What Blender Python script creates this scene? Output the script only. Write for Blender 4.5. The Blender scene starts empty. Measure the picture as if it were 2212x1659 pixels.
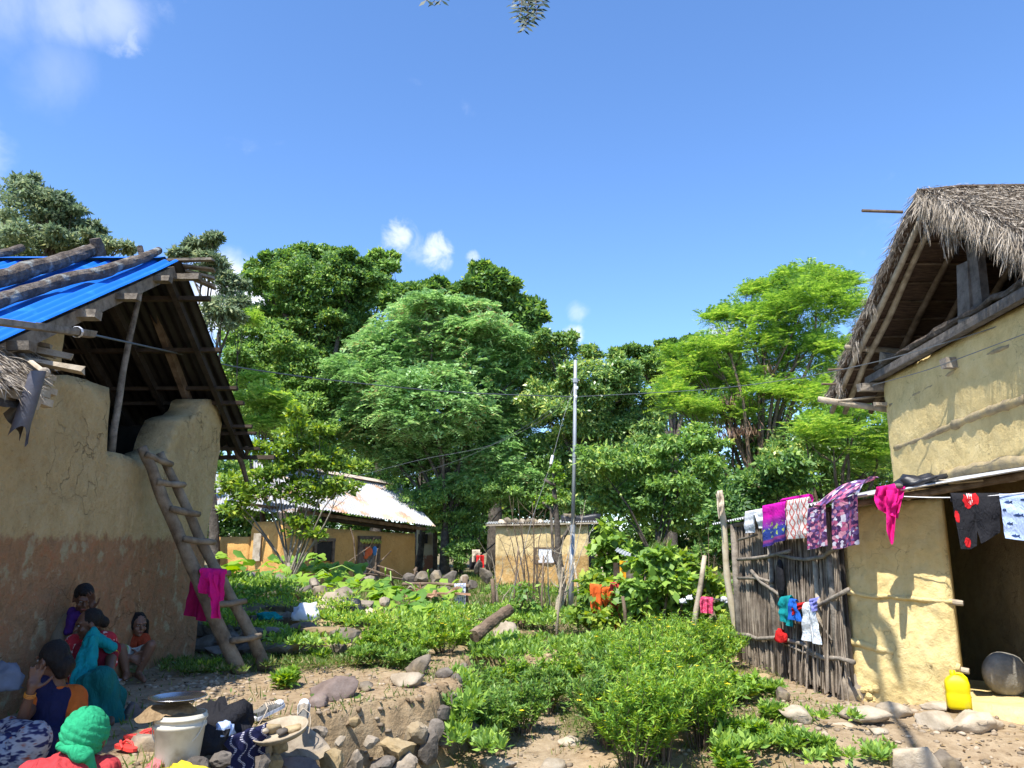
import bpy, bmesh, math, random
import numpy as np
from mathutils import Vector, Matrix, noise, Quaternion
R = math.radians
SC = bpy.context.scene
COL = SC.collection
rnd = random.Random(11)
rng = np.random.default_rng(11)
# ------------------------------------------------------------------ camera, sky, sun, exposure
EYE = Vector((0, 0, 1.65)); PITCH = R(12.0); FPX = 1670.0
cam = bpy.data.cameras.new('camera'); camo = bpy.data.objects.new('camera', cam); COL.objects.link(camo)
camo.location = EYE; camo.rotation_euler = (R(90) + PITCH, 0, 0)
cam.sensor_width = 36; cam.lens = 36 * FPX / 2212; cam.clip_end = 3000; cam.clip_start = .05
SC.camera = camo
SUN = Vector((-.27, -.50, 1.0)).normalized()
W = bpy.data.worlds.new('World'); SC.world = W; W.use_nodes = True
def build_world():
    nt = W.node_tree; N = nt.nodes; L = nt.links; N.clear()
    out = N.new('ShaderNodeOutputWorld'); bg = N.new('ShaderNodeBackground')
    sky = N.new('ShaderNodeTexSky'); sky.sky_type = 'NISHITA'; sky.sun_disc = False
    sky.sun_elevation = math.asin(SUN.z); sky.sun_rotation = math.atan2(SUN.x, SUN.y)
    sky.air_density = .85; sky.dust_density = .05; sky.ozone_density = 3.6; sky.altitude = 300
    hs = N.new('ShaderNodeHueSaturation'); hs.inputs['Saturation'].default_value = 1.12; hs.inputs['Value'].default_value = 1.78
    hs.inputs['Hue'].default_value = .503
    L.new(sky.outputs[0], hs.inputs['Color'])
    tc = N.new('ShaderNodeTexCoord')
    # clouds: soft fields of noise round a few directions of the sky
    nz = N.new('ShaderNodeTexNoise'); nz.inputs['Scale'].default_value = 7.5; nz.inputs['Detail'].default_value = 7; nz.inputs['Roughness'].default_value = .56
    nz.inputs['Distortion'].default_value = .35
    L.new(tc.outputs['Generated'], nz.inputs['Vector'])
    nf = N.new('ShaderNodeTexNoise'); nf.inputs['Scale'].default_value = 30; nf.inputs['Detail'].default_value = 6; nf.inputs['Roughness'].default_value = .58; nf.inputs['Distortion'].default_value = .5
    L.new(tc.outputs['Generated'], nf.inputs['Vector'])
    def dirv(px, py):
        u = (px-1106)/FPX; v = (829.5-py)/FPX
        return Vector((u, math.cos(PITCH)-v*math.sin(PITCH), math.sin(PITCH)+v*math.cos(PITCH))).normalized()
    total = None
    for px, py, rad, amt, thr in [(10, 10, .15, .5, .05), (120, 20, .12, .5, .05), (220, 40, .085, .5, .05), (266, 85, .05, .42, .05), (860, 518, .05, .95, .03), (938, 545, .05, .95, .03), (900, 545, .05, .35, .02), (505, 648, .10, 1.4, -.08),
                             (1020, 560, .022, .7, .02), (1240, 722, .026, .9, .03), (1245, 672, .03, .45, .02), (1560, 740, .055, 1.2, .0), (-500, 300, .3, 1, 0), (3000, 250, .25, 1, 0),
                             (120, 150, .10, .22, 0)]:
        d = dirv(px, py)
        dist = N.new('ShaderNodeVectorMath'); dist.operation = 'DISTANCE'; dist.inputs[1].default_value = d
        L.new(tc.outputs['Generated'], dist.inputs[0])
        mr = N.new('ShaderNodeMapRange'); mr.interpolation_type = 'SMOOTHSTEP'
        mr.inputs['From Min'].default_value = 0; mr.inputs['From Max'].default_value = rad
        mr.inputs['To Min'].default_value = 1; mr.inputs['To Max'].default_value = 0
        L.new(dist.outputs['Value'], mr.inputs['Value'])
        # (noise + mask - 1) * gain
        ad = N.new('ShaderNodeMath'); ad.operation = 'ADD'; sc = N.new('ShaderNodeMath'); sc.operation = 'MULTIPLY_ADD'; L.new(mr.outputs[0], sc.inputs[0]); sc.inputs[1].default_value = .60; L.new((nz if rad > .07 else nf).outputs['Fac'], sc.inputs[2]); L.new(sc.outputs[0], ad.inputs[0]); ad.inputs[1].default_value = 0
        m2 = N.new('ShaderNodeMapRange'); m2.interpolation_type = 'SMOOTHSTEP'; L.new(ad.outputs[0], m2.inputs['Value'])
        m2.inputs['From Min'].default_value = .74+thr; m2.inputs['From Max'].default_value = 1.16+thr
        m2.inputs['To Max'].default_value = amt
        if total is None: total = m2.outputs[0]
        else:
            mx = N.new('ShaderNodeMath'); mx.operation = 'MAXIMUM'; L.new(total, mx.inputs[0]); L.new(m2.outputs[0], mx.inputs[1]); total = mx.outputs[0]
    cl = N.new('ShaderNodeMath'); cl.operation = 'MULTIPLY'; cl.inputs[1].default_value = .78; cl.use_clamp = True; L.new(total, cl.inputs[0])
    mix = N.new('ShaderNodeMix'); mix.data_type = 'RGBA'; L.new(cl.outputs[0], mix.inputs['Factor'])
    L.new(hs.outputs[0], mix.inputs[6]); mix.inputs[7].default_value = (6.9, 7.2, 8.2, 1)
    L.new(mix.outputs[2], bg.inputs['Color']); bg.inputs['Strength'].default_value = .10
    L.new(bg.outputs[0], out.inputs['Surface'])
build_world()
sl = bpy.data.lights.new('sun', 'SUN'); sl.energy = 5.0; sl.angle = R(.53); sl.color = (1, .955, .88)
so = bpy.data.objects.new('sun', sl); COL.objects.link(so); so.rotation_euler = SUN.to_track_quat('Z', 'Y').to_euler(); so.location = (-10, -20, 40)
SC.view_settings.view_transform = 'Standard'; SC.view_settings.look = 'None'; SC.view_settings.gamma = 1
SC.view_settings.use_curve_mapping = False; SC.view_settings.exposure = .9
SC.render.engine = 'CYCLES'; SC.cycles.max_bounces = 6; SC.cycles.transparent_max_bounces = 6; SC.cycles.use_denoising = True
# ------------------------------------------------------------------ helpers
CP, SP = math.cos(PITCH), math.sin(PITCH)
def ray(px, py):
    u = (px-1106)/FPX; v = (829.5-py)/FPX
    return Vector((u, CP - v*SP, SP + v*CP))
def PY(px, py, y): d = ray(px, py); return EYE + d*(y/d.y)
def PX(px, py, x): d = ray(px, py); return EYE + d*(x/d.x)
def PZ(px, py, z): d = ray(px, py); return EYE + d*((z-EYE.z)/d.z)
def PP(px, py, a, n): d = ray(px, py); return EYE + d*((Vector(a)-EYE).dot(n)/d.dot(n))
def V(*a): return Vector(a)
def ss(x, a=0., b=1.):
    t = np.clip((x-a)/(b-a), 0, 1); return t*t*(3-2*t)

class MB:
    "collects shapes and links them as ONE mesh object"
    def __init__(s): s.v = []; s.f = []; s.uv = []; s.m = []
    def add(s, vs, fs, mi=0):
        o = len(s.v); s.v += [tuple(v) for v in vs]; s.f += [tuple(i+o for i in f) for f in fs]; s.m += [mi]*len(fs); return s
    def box(s, c, size, rot=None, mi=0, taper=1., jit=0):
        hx, hy, hz = (a/2 for a in size); M = rot if rot is not None else Matrix.Identity(3)
        vs = []
        for z in (-1, 1):
            k = taper if z > 0 else 1
            for x, y in ((-1, -1), (1, -1), (1, 1), (-1, 1)):
                vs.append(Vector(c) + M @ Vector((x*hx*k+rnd.uniform(-jit, jit), y*hy*k+rnd.uniform(-jit, jit), z*hz+rnd.uniform(-jit, jit))))
        return s.add(vs, [(3, 2, 1, 0), (4, 5, 6, 7), (0, 1, 5, 4), (1, 2, 6, 5), (2, 3, 7, 6), (3, 0, 4, 7)], mi)
    def beam(s, a, b, w, h, up=(0, 0, 1), mi=0, jit=0):
        a, b = Vector(a), Vector(b); d = (b-a); L = d.length; d.normalize()
        x = d.cross(Vector(up)).normalized(); z = x.cross(d)
        M = Matrix((x, d, z)).transposed()
        return s.box((a+b)/2, (w, L, h), M, mi, 1., jit)
    def tube(s, pts, rad, n=6, mi=0, caps=True, wob=0):
        pts = [Vector(p) for p in pts]; m = len(pts)
        if not hasattr(rad, '__len__'): rad = [rad]*m
        t = (pts[1]-pts[0]).normalized(); x = t.orthogonal().normalized(); vs = []
        for i, p in enumerate(pts):
            t2 = (pts[min(i+1, m-1)]-pts[max(i-1, 0)])
            if t2.length > 1e-9: t2.normalize()
            else: t2 = t
            x = (x - t2*x.dot(t2)); x = x.normalized() if x.length > 1e-6 else t2.orthogonal().normalized()
            y = t2.cross(x); t = t2
            for k in range(n):
                a = 2*math.pi*k/n; r = rad[i]*(1+rnd.uniform(-wob, wob))
                vs.append(p + x*(math.cos(a)*r) + y*(math.sin(a)*r))
        fs = [(i*n+k, i*n+(k+1) % n, (i+1)*n+(k+1) % n, (i+1)*n+k) for i in range(m-1) for k in range(n)]
        if caps: fs += [tuple(range(n-1, -1, -1)), tuple(range((m-1)*n, m*n))]
        return s.add(vs, fs, mi)
    def lathe(s, prof, n=24, c=(0, 0, 0), M=None, mi=0):
        vs = []; c = Vector(c); M = M if M is not None else Matrix.Identity(3)
        for r, z in prof:
            for k in range(n):
                a = 2*math.pi*k/n; vs.append(c + M @ Vector((r*math.cos(a), r*math.sin(a), z)))
        m = len(prof)
        return s.add(vs, [(i*n+k, i*n+(k+1) % n, (i+1)*n+(k+1) % n, (i+1)*n+k) for i in range(m-1) for k in range(n)], mi)
    def ell(s, c, rad, rot=None, n=12, m=8, mi=0):
        M = rot if rot is not None else Matrix.Identity(3); c = Vector(c)
        vs = [c + M @ Vector((0, 0, rad[2]))]
        for i in range(1, m):
            p = math.pi*i/m
            for k in range(n):
                a = 2*math.pi*k/n
                vs.append(c + M @ Vector((rad[0]*math.sin(p)*math.cos(a), rad[1]*math.sin(p)*math.sin(a), rad[2]*math.cos(p))))
        vs.append(c + M @ Vector((0, 0, -rad[2])))
        fs = [(0, 1+k, 1+(k+1) % n) for k in range(n)]
        fs += [(1+i*n+k, 1+(i+1)*n+k, 1+(i+1)*n+(k+1) % n, 1+i*n+(k+1) % n) for i in range(m-2) for k in range(n)]
        e = len(vs)-1; b = 1+(m-2)*n
        fs += [(e, b+(k+1) % n, b+k) for k in range(n)]
        return s.add(vs, fs, mi)
    def cap(s, a, b, ra, rb, n=12):
        a, b = Vector(a), Vector(b); d = (b-a); L = d.length
        if L < 1e-6: return s.ell(a, (ra, ra, ra))
        d.normalize(); pts = []; rr = []
        for i in range(1, 5): t = math.pi/2*i/4; pts.append(a - d*ra*math.cos(t)); rr.append(ra*math.sin(t))
        for i in range(0, 4): t = math.pi/2*i/4; pts.append(b + d*rb*math.sin(t)); rr.append(rb*math.cos(t))
        return s.tube(pts, rr, n)
    def grid(s, fn, nu, nv, mi=0, uv=True):
        vs = [fn(i/nu, j/nv) for j in range(nv+1) for i in range(nu+1)]
        w = nu+1
        fs = [(j*w+i, j*w+i+1, (j+1)*w+i+1, (j+1)*w+i) for j in range(nv) for i in range(nu)]
        return s.add(vs, fs, mi)
    def build(s, name, mat, parent=None, origin=None, smooth=False, **kw):
        me = bpy.data.meshes.new(name)
        o = bpy.data.objects.new(name, me); COL.objects.link(o)
        org = place(o, parent, origin, s.v)
        me.from_pydata([(v[0]-org[0], v[1]-org[1], v[2]-org[2]) for v in s.v], [], s.f)
        for m in (mat if isinstance(mat, (list, tuple)) else [mat]): me.materials.append(m)
        if any(s.m): me.polygons.foreach_set('material_index', s.m)
        if smooth: me.polygons.foreach_set('use_smooth', [True]*len(s.f))
        tag(o, **kw); me.update()
        return o
WL = {}
def place(o, parent, origin, vs):
    if parent is not None:
        o.parent = parent; org = WL[parent.name]; WL[o.name] = org
    else:
        if origin is None:
            a = np.array(vs); lo = a.min(0); hi = a.max(0); origin = ((lo[0]+hi[0])/2, (lo[1]+hi[1])/2, lo[2])
        org = tuple(origin); o.location = org; WL[o.name] = org
    return org
def tag(o, label=None, cat=None, group=None, kind=None):
    if label: o['label'] = label
    if cat: o['category'] = cat
    if group: o['group'] = group
    if kind: o['kind'] = kind
    return o
def thing(name, loc, label, cat, group=None):
    o = bpy.data.objects.new(name, None); COL.objects.link(o); o.location = loc; WL[o.name] = tuple(loc)
    o.empty_display_size = .1
    return tag(o, label, cat, group)
def np_mesh(name, Vv, F, mat, parent=None, origin=None, smooth=False, attrs=None, **kw):
    me = bpy.data.meshes.new(name); o = bpy.data.objects.new(name, me); COL.objects.link(o)
    Vv = np.asarray(Vv, dtype=np.float64); F = np.asarray(F, dtype=np.int32)
    org = place(o, parent, origin, Vv)
    Vv = (Vv - np.array(org)).astype(np.float32); k = F.shape[1]
    me.vertices.add(len(Vv)); me.vertices.foreach_set('co', Vv.ravel())
    me.loops.add(F.size); me.loops.foreach_set('vertex_index', F.ravel())
    me.polygons.add(len(F)); me.polygons.foreach_set('loop_start', np.arange(0, F.size, k, dtype=np.int32))
    me.polygons.foreach_set('loop_total', np.full(len(F), k, dtype=np.int32))
    if smooth: me.polygons.foreach_set('use_smooth', np.ones(len(F), dtype=bool))
    for m in (mat if isinstance(mat, (list, tuple)) else [mat]): me.materials.append(m)
    for an, av in (attrs or {}).items():
        at = me.attributes.new(an, 'FLOAT', 'POINT'); at.data.foreach_set('value', np.asarray(av, dtype=np.float32))
    me.update(calc_edges=True); me.validate()
    tag(o, **kw)
    return o
def copy_obj(src, parent, M):
    "a copy of a one-mesh part sharing its mesh; M is its matrix relative to the parent"
    o = src.copy(); COL.objects.link(o); o.parent = parent
    if parent is not None: WL[o.name] = WL[parent.name]
    o.matrix_basis = M
    return o
def nrm(a): return a/np.maximum(np.linalg.norm(a, axis=1, keepdims=True), 1e-9)
def rdir(n): return nrm(rng.normal(size=(n, 3)))
def leaf_arr(c, d, n, L, Wd, mid=.45, fold=0.):
    d = nrm(d); s = np.cross(d, n); s = nrm(s); n = np.cross(s, d)
    L = np.broadcast_to(np.asarray(L, float).reshape(-1, 1), (len(c), 1)); Wd = np.broadcast_to(np.asarray(Wd, float).reshape(-1, 1), (len(c), 1))
    m = c + d*L*mid + n*Wd*fold
    v = np.stack([c, m + s*Wd/2, c + d*L, m - s*Wd/2], 1).reshape(-1, 3)
    f = np.arange(len(c)*4).reshape(-1, 4)
    return v, f
# ------------------------------------------------------------------ materials
MATS = {}
def newmat(name):
    m = bpy.data.materials.new(name); m.use_nodes = True; MATS[name] = m
    nt = m.node_tree; nt.nodes.clear()
    return m, nt.nodes, nt.links
def ramp(N, stops):
    r = N.new('ShaderNodeValToRGB'); e = r.color_ramp.elements
    while len(e) < len(stops): e.new(.5)
    for el, (p, c) in zip(e, stops): el.position = p; el.color = (*c, 1)
    return r
def rough_mat(name, cols, scale=6., rough=.9, bump=.3, bscale=None, detail=6, stretch=None, spec=.2, metal=0, bdist=.02, island=0., coord='Object', crack=0., second=None):
    "noise-mottled surface; cols from low to high noise; second=(colour, scale, lo, hi) lays stains over it"
    m, N, L = newmat(name)
    out = N.new('ShaderNodeOutputMaterial'); b = N.new('ShaderNodeBsdfPrincipled'); L.new(b.outputs[0], out.inputs[0])
    tc = N.new('ShaderNodeTexCoord'); vec = tc.outputs[coord]
    if stretch:
        mp = N.new('ShaderNodeMapping'); mp.inputs['Scale'].default_value = stretch; L.new(vec, mp.inputs['Vector']); vec = mp.outputs[0]
    nz = N.new('ShaderNodeTexNoise'); nz.inputs['Scale'].default_value = scale; nz.inputs['Detail'].default_value = detail; nz.inputs['Roughness'].default_value = .62
    L.new(vec, nz.inputs['Vector'])
    k = len(cols); r = ramp(N, [(.28+.44*i/(max(1, k-1)), c) for i, c in enumerate(cols)])
    L.new(nz.outputs['Fac'], r.inputs[0]); col = r.outputs[0]
    if second:
        for c2, s2, lo, hi in (second if isinstance(second, list) else [second]):
            n2 = N.new('ShaderNodeTexNoise'); n2.inputs['Scale'].default_value = s2; n2.inputs['Detail'].default_value = 5; L.new(vec, n2.inputs['Vector'])
            mr = N.new('ShaderNodeMapRange'); L.new(n2.outputs['Fac'], mr.inputs['Value']); mr.inputs['From Min'].default_value = lo; mr.inputs['From Max'].default_value = hi
            mx = N.new('ShaderNodeMix'); mx.data_type = 'RGBA'; L.new(mr.outputs[0], mx.inputs['Factor']); L.new(col, mx.inputs[6]); mx.inputs[7].default_value = (*c2, 1); col = mx.outputs[2]
    if island:
        g = N.new('ShaderNodeNewGeometry'); oi = N.new('ShaderNodeObjectInfo')
        ad = N.new('ShaderNodeMath'); ad.operation = 'ADD'; L.new(g.outputs['Random Per Island'], ad.inputs[0]); L.new(oi.outputs['Random'], ad.inputs[1])
        fr = N.new('ShaderNodeMath'); fr.operation = 'FRACT'; L.new(ad.outputs[0], fr.inputs[0])
        mr = N.new('ShaderNodeMapRange'); L.new(fr.outputs[0], mr.inputs['Value']); mr.inputs['To Min'].default_value = 1-island; mr.inputs['To Max'].default_value = 1+island
        hs = N.new('ShaderNodeHueSaturation'); L.new(mr.outputs[0], hs.inputs['Value']); L.new(col, hs.inputs['Color']); col = hs.outputs[0]
    L.new(col, b.inputs['Base Color']); b.inputs['Roughness'].default_value = rough; b.inputs['Specular IOR Level'].default_value = spec; b.inputs['Metallic'].default_value = metal
    if bump:
        nb = N.new('ShaderNodeTexNoise'); nb.inputs['Scale'].default_value = bscale or scale*3; nb.inputs['Detail'].default_value = 8; nb.inputs['Roughness'].default_value = .65; L.new(vec, nb.inputs['Vector'])
        h = nb.outputs['Fac']
        if crack:
            vo = N.new('ShaderNodeTexVoronoi'); vo.feature = 'DISTANCE_TO_EDGE'; vo.inputs['Scale'].default_value = crack; L.new(vec, vo.inputs['Vector'])
            n3 = N.new('ShaderNodeMath'); n3.operation = 'MULTIPLY_ADD'; L.new(vo.outputs['Distance'], n3.inputs[0]); n3.inputs[1].default_value = 1.2; L.new(h, n3.inputs[2]); h = n3.outputs[0]
        bp = N.new('ShaderNodeBump'); bp.inputs['Strength'].default_value = bump; bp.inputs['Distance'].default_value = bdist; L.new(h, bp.inputs['Height']); L.new(bp.outputs[0], b.inputs['Normal'])
    return m
def leaf_mat(name, stops, trans=.35, rough=.5, spec=.35, spread=.0):
    m, N, L = newmat(name)
    out = N.new('ShaderNodeOutputMaterial'); b = N.new('ShaderNodeBsdfPrincipled'); t = N.new('ShaderNodeBsdfTranslucent'); mx = N.new('ShaderNodeMixShader')
    g = N.new('ShaderNodeNewGeometry'); r = ramp(N, stops); r.color_ramp.interpolation = 'LINEAR'
    nz = N.new('ShaderNodeTexNoise'); nz.inputs['Scale'].default_value = .55; tc = N.new('ShaderNodeTexCoord'); L.new(tc.outputs['Object'], nz.inputs['Vector'])
    ma = N.new('ShaderNodeMath'); ma.operation = 'MULTIPLY_ADD'; L.new(nz.outputs['Fac'], ma.inputs[0]); ma.inputs[1].default_value = .9; ma.inputs[2].default_value = -.45
    ad = N.new('ShaderNodeMath'); ad.operation = 'ADD'; L.new(ma.outputs[0], ad.inputs[0]); L.new(g.outputs['Random Per Island'], ad.inputs[1])
    L.new(ad.outputs[0], r.inputs[0]); L.new(r.outputs[0], b.inputs['Base Color'])
    b.inputs['Roughness'].default_value = rough; b.inputs['Specular IOR Level'].default_value = spec
    hs = N.new('ShaderNodeHueSaturation'); hs.inputs['Hue'].default_value = .485; hs.inputs['Saturation'].default_value = 1.15; hs.inputs['Value'].default_value = 1.5; L.new(r.outputs[0], hs.inputs['Color']); L.new(hs.outputs[0], t.inputs['Color'])
    mx.inputs[0].default_value = trans; L.new(b.outputs[0], mx.inputs[1]); L.new(t.outputs[0], mx.inputs[2]); L.new(mx.outputs[0], out.inputs[0])
    return m
def plain(name, col, rough=.7, spec=.3, metal=0, bump=.15, scale=40, var=.12, trans=0.):
    c0 = tuple(x*(1-var) for x in col); c1 = tuple(min(1, x*(1+var)) for x in col)
    return rough_mat(name, [c0, c1], scale=scale*.3, rough=rough, bump=bump, bscale=scale, spec=spec, metal=metal, bdist=.006)
def cloth_mat(name, col, var=.10, rough=.85, trans=.2):
    m, N, L = newmat(name)
    out = N.new('ShaderNodeOutputMaterial'); b = N.new('ShaderNodeBsdfPrincipled'); t = N.new('ShaderNodeBsdfTranslucent'); mx = N.new('ShaderNodeMixShader')
    tc = N.new('ShaderNodeTexCoord'); nz = N.new('ShaderNodeTexNoise'); nz.inputs['Scale'].default_value = 14; nz.inputs['Detail'].default_value = 5; L.new(tc.outputs['Object'], nz.inputs['Vector'])
    r = ramp(N, [(.3, tuple(x*(1-var) for x in col)), (.7, tuple(min(1, x*(1+var)) for x in col))]); L.new(nz.outputs['Fac'], r.inputs[0])
    L.new(r.outputs[0], b.inputs['Base Color']); L.new(r.outputs[0], t.inputs['Color']); b.inputs['Roughness'].default_value = rough; b.inputs['Specular IOR Level'].default_value = .15
    b.inputs['Sheen Weight'].default_value = 0
    nb = N.new('ShaderNodeTexNoise'); nb.inputs['Scale'].default_value = 17; nb.inputs['Detail'].default_value = 7; nb.inputs['Distortion'].default_value = 1.1; mpn = N.new('ShaderNodeMapping'); mpn.inputs['Scale'].default_value = (1.5, 1.5, .7); L.new(tc.outputs['Object'], mpn.inputs['Vector']); L.new(mpn.outputs[0], nb.inputs['Vector'])
    bp = N.new('ShaderNodeBump'); bp.inputs['Strength'].default_value = .7; bp.inputs['Distance'].default_value = .03; L.new(nb.outputs['Fac'], bp.inputs['Height']); L.new(bp.outputs[0], b.inputs['Normal'])
    mx.inputs[0].default_value = trans; L.new(b.outputs[0], mx.inputs[1]); L.new(t.outputs[0], mx.inputs[2]); L.new(mx.outputs[0], out.inputs[0])
    return m
def band_wall(name, base, low, zband, wob=.12, flake=(.42, .36, .24), bump=.5, lowtop=None):
    "mud plaster with a band of other wash below zband (world height), flaked and pitted"
    m, N, L = newmat(name)
    out = N.new('ShaderNodeOutputMaterial'); b = N.new('ShaderNodeBsdfPrincipled'); L.new(b.outputs[0], out.inputs[0])
    g = N.new('ShaderNodeNewGeometry'); sx = N.new('ShaderNodeSeparateXYZ'); L.new(g.outputs['Position'], sx.inputs[0])
    def nzt(sc, de=6, ro=.6, vec=None):
        n = N.new('ShaderNodeTexNoise'); n.inputs['Scale'].default_value = sc; n.inputs['Detail'].default_value = de; n.inputs['Roughness'].default_value = ro; L.new(vec or g.outputs['Position'], n.inputs['Vector']); return n.outputs['Fac']
    def mrng(v, a, b_, c=0, d=1):
        x = N.new('ShaderNodeMapRange'); L.new(v, x.inputs['Value']); x.inputs['From Min'].default_value = a; x.inputs['From Max'].default_value = b_; x.inputs['To Min'].default_value = c; x.inputs['To Max'].default_value = d; return x.outputs[0]
    def mixc(f, c1, c2):
        x = N.new('ShaderNodeMix'); x.data_type = 'RGBA'; L.new(f, x.inputs['Factor'])
        for s, c in ((6, c1), (7, c2)):
            if isinstance(c, tuple): x.inputs[s].default_value = (*c, 1)
            else: L.new(c, x.inputs[s])
        return x.outputs[2]
    def ma(op, a, b_):
        x = N.new('ShaderNodeMath'); x.operation = op
        for s, c in ((0, a), (1, b_)):
            if isinstance(c, (int, float)): x.inputs[s].default_value = c
            else: L.new(c, x.inputs[s])
        return x.outputs[0]
    n1 = nzt(2.2); n2 = nzt(9, 8, .7); n3 = nzt(26, 6, .7)
    r = ramp(N, [(.3, base[0]), (.5, base[1]), (.72, base[2])]); L.new(ma('ADD', ma('MULTIPLY', n1, .5), ma('MULTIPLY', n2, .5)), r.inputs[0]); col = r.outputs[0]
    pits = mrng(n3, .60, .70); col = mixc(ma('MULTIPLY', pits, .5), col, tuple(x*.55 for x in base[0]))
    if low:
        n4 = nzt(7, 7, .7); h = ma('ADD', sx.outputs['Z'], ma('MULTIPLY', ma('SUBTRACT', n4, .5), wob*3))
        below = mrng(h, zband+.03, zband-.03)
        rl = ramp(N, [(.3, low[0]), (.5, low[1]), (.68, low[2])]); L.new(n2, rl.inputs[0])
        lowc = rl.outputs[0]
        fl = mrng(nzt(4.5, 7, .65), .54, .62); lowc = mixc(fl, lowc, flake)
        col = mixc(below, col, lowc)
    vo = N.new('ShaderNodeTexVoronoi'); vo.feature = 'DISTANCE_TO_EDGE'; vo.inputs['Scale'].default_value = 2.6
    wv = N.new('ShaderNodeVectorMath'); wv.operation = 'ADD'; wn_ = N.new('ShaderNodeTexNoise'); wn_.inputs['Scale'].default_value = 5; wn_.inputs['Detail'].default_value = 6; L.new(g.outputs['Position'], wn_.inputs['Vector'])
    ws = N.new('ShaderNodeVectorMath'); ws.operation = 'SCALE'; ws.inputs['Scale'].default_value = .35; L.new(wn_.outputs['Color'], ws.inputs[0]); L.new(g.outputs['Position'], wv.inputs[0]); L.new(ws.outputs[0], wv.inputs[1]); L.new(wv.outputs[0], vo.inputs['Vector'])
    crk = ma('MULTIPLY', mrng(vo.outputs['Distance'], .014, .003), mrng(nzt(1.6, 3), .50, .58)); col = mixc(ma('MULTIPLY', crk, .42), col, tuple(x*.32 for x in base[0]))
    stain = mrng(nzt(.9, 5, .65), .50, .72); col = mixc(ma('MULTIPLY', stain, .35), col, tuple(x*.62 for x in base[0]))
    L.new(col, b.inputs['Base Color']); b.inputs['Roughness'].default_value = .95; b.inputs['Specular IOR Level'].default_value = .12
    hgt = ma('ADD', ma('MULTIPLY', n1, 1.2), ma('ADD', ma('MULTIPLY', n2, 1.3), ma('SUBTRACT', ma('MULTIPLY', n3, .7), ma('MULTIPLY', crk, .6))))
    bp = N.new('ShaderNodeBump'); bp.inputs['Strength'].default_value = bump; bp.inputs['Distance'].default_value = .05; L.new(hgt, bp.inputs['Height']); L.new(bp.outputs[0], b.inputs['Normal'])
    return m
M_wood = rough_mat('grey_weathered_wood', [(.075, .062, .048), (.20, .17, .135), (.30, .26, .21)], scale=9, stretch=(1, 1, 1), bump=.6, bscale=30, island=.25)
M_wood_brown = rough_mat('brown_wood', [(.055, .037, .024), (.14, .10, .068), (.22, .165, .115)], scale=6, bump=.6, bscale=30, island=.25)
M_wood_red = rough_mat('reddish_split_wood', [(.14, .07, .04), (.30, .17, .10), (.42, .28, .19)], scale=6, bump=.5, bscale=30, island=.2)
M_wood_pale = rough_mat('pale_dry_wood', [(.20, .16, .11), (.36, .30, .22), (.46, .40, .31)], scale=6, bump=.5, bscale=35, island=.2)
M_bark = rough_mat('rough_bark', [(.03, .024, .02), (.12, .095, .075), (.22, .19, .16)], scale=9, bump=1., bscale=22, bdist=.05, second=((.26, .27, .25), 7, .56, .66))
M_trunk = rough_mat('tree_bark', [(.03, .026, .02), (.09, .075, .06), (.17, .15, .12)], scale=5, bump=.8, bscale=16, bdist=.05)
M_dark = rough_mat('soot_and_shade_mud', [(.02, .017, .014), (.045, .038, .03)], scale=4, bump=.4)  # soot, kept near black so rooms, windows and gaps look shaded
M_stone = rough_mat('field_stone', [(.085, .068, .05), (.19, .157, .12), (.28, .24, .185)], scale=5, bump=.7, bscale=14, bdist=.02, island=.35, second=((.27, .21, .13), 3, .53, .66))
M_stone_dark = rough_mat('dark_stone', [(.06, .05, .04), (.135, .115, .095), (.19, .165, .14)], scale=5, bump=.7, bscale=14, island=.3)
M_stone_pale = rough_mat('pale_stone', [(.24, .19, .13), (.38, .315, .23), (.48, .415, .32)], scale=5, bump=.7, bscale=14, island=.2)
M_stone_ochre = rough_mat('ochre_stone', [(.18, .125, .06), (.29, .215, .115), (.38, .30, .18)], scale=5, bump=.6, bscale=14, island=.2)
M_stone_mauve = rough_mat('mauve_stone', [(.10, .073, .062), (.185, .14, .12), (.25, .20, .175)], scale=5, bump=.6, bscale=14, island=.15)
# ------------------------------------------------------------------ ground
ED = np.array([(1.0, -1.5), (3.0, -1.75), (5.13, -1.95), (5.96, -1.85), (6.75, -1.62), (7.2, -1.12), (7.5, -.72), (8.2, -.60), (9.6, -.55), (11., -.42), (13., .3), (16, 1.2)])
def edge_x(y): return np.interp(y, ED[:, 0], ED[:, 1])
def nz2(x, y, s, seed=0):
    "cheap smooth value noise on arrays"
    x = x*s + seed*17.3; y = y*s - seed*9.1
    xi = np.floor(x); yi = np.floor(y); fx = x-xi; fy = y-yi; fx = fx*fx*(3-2*fx); fy = fy*fy*(3-2*fy)
    def h(a, b): return np.modf(np.abs(np.sin(a*127.1 + b*311.7 + seed*3.7)*43758.5453))[0]
    return (h(xi, yi)*(1-fx)+h(xi+1, yi)*fx)*(1-fy) + (h(xi, yi+1)*(1-fx)+h(xi+1, yi+1)*fx)*fy
def path_c(y): return np.interp(y, [3, 7, 8, 9, 10.5, 12.5, 15], [.2, .26, .27, .18, .08, .12, .5])
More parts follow.
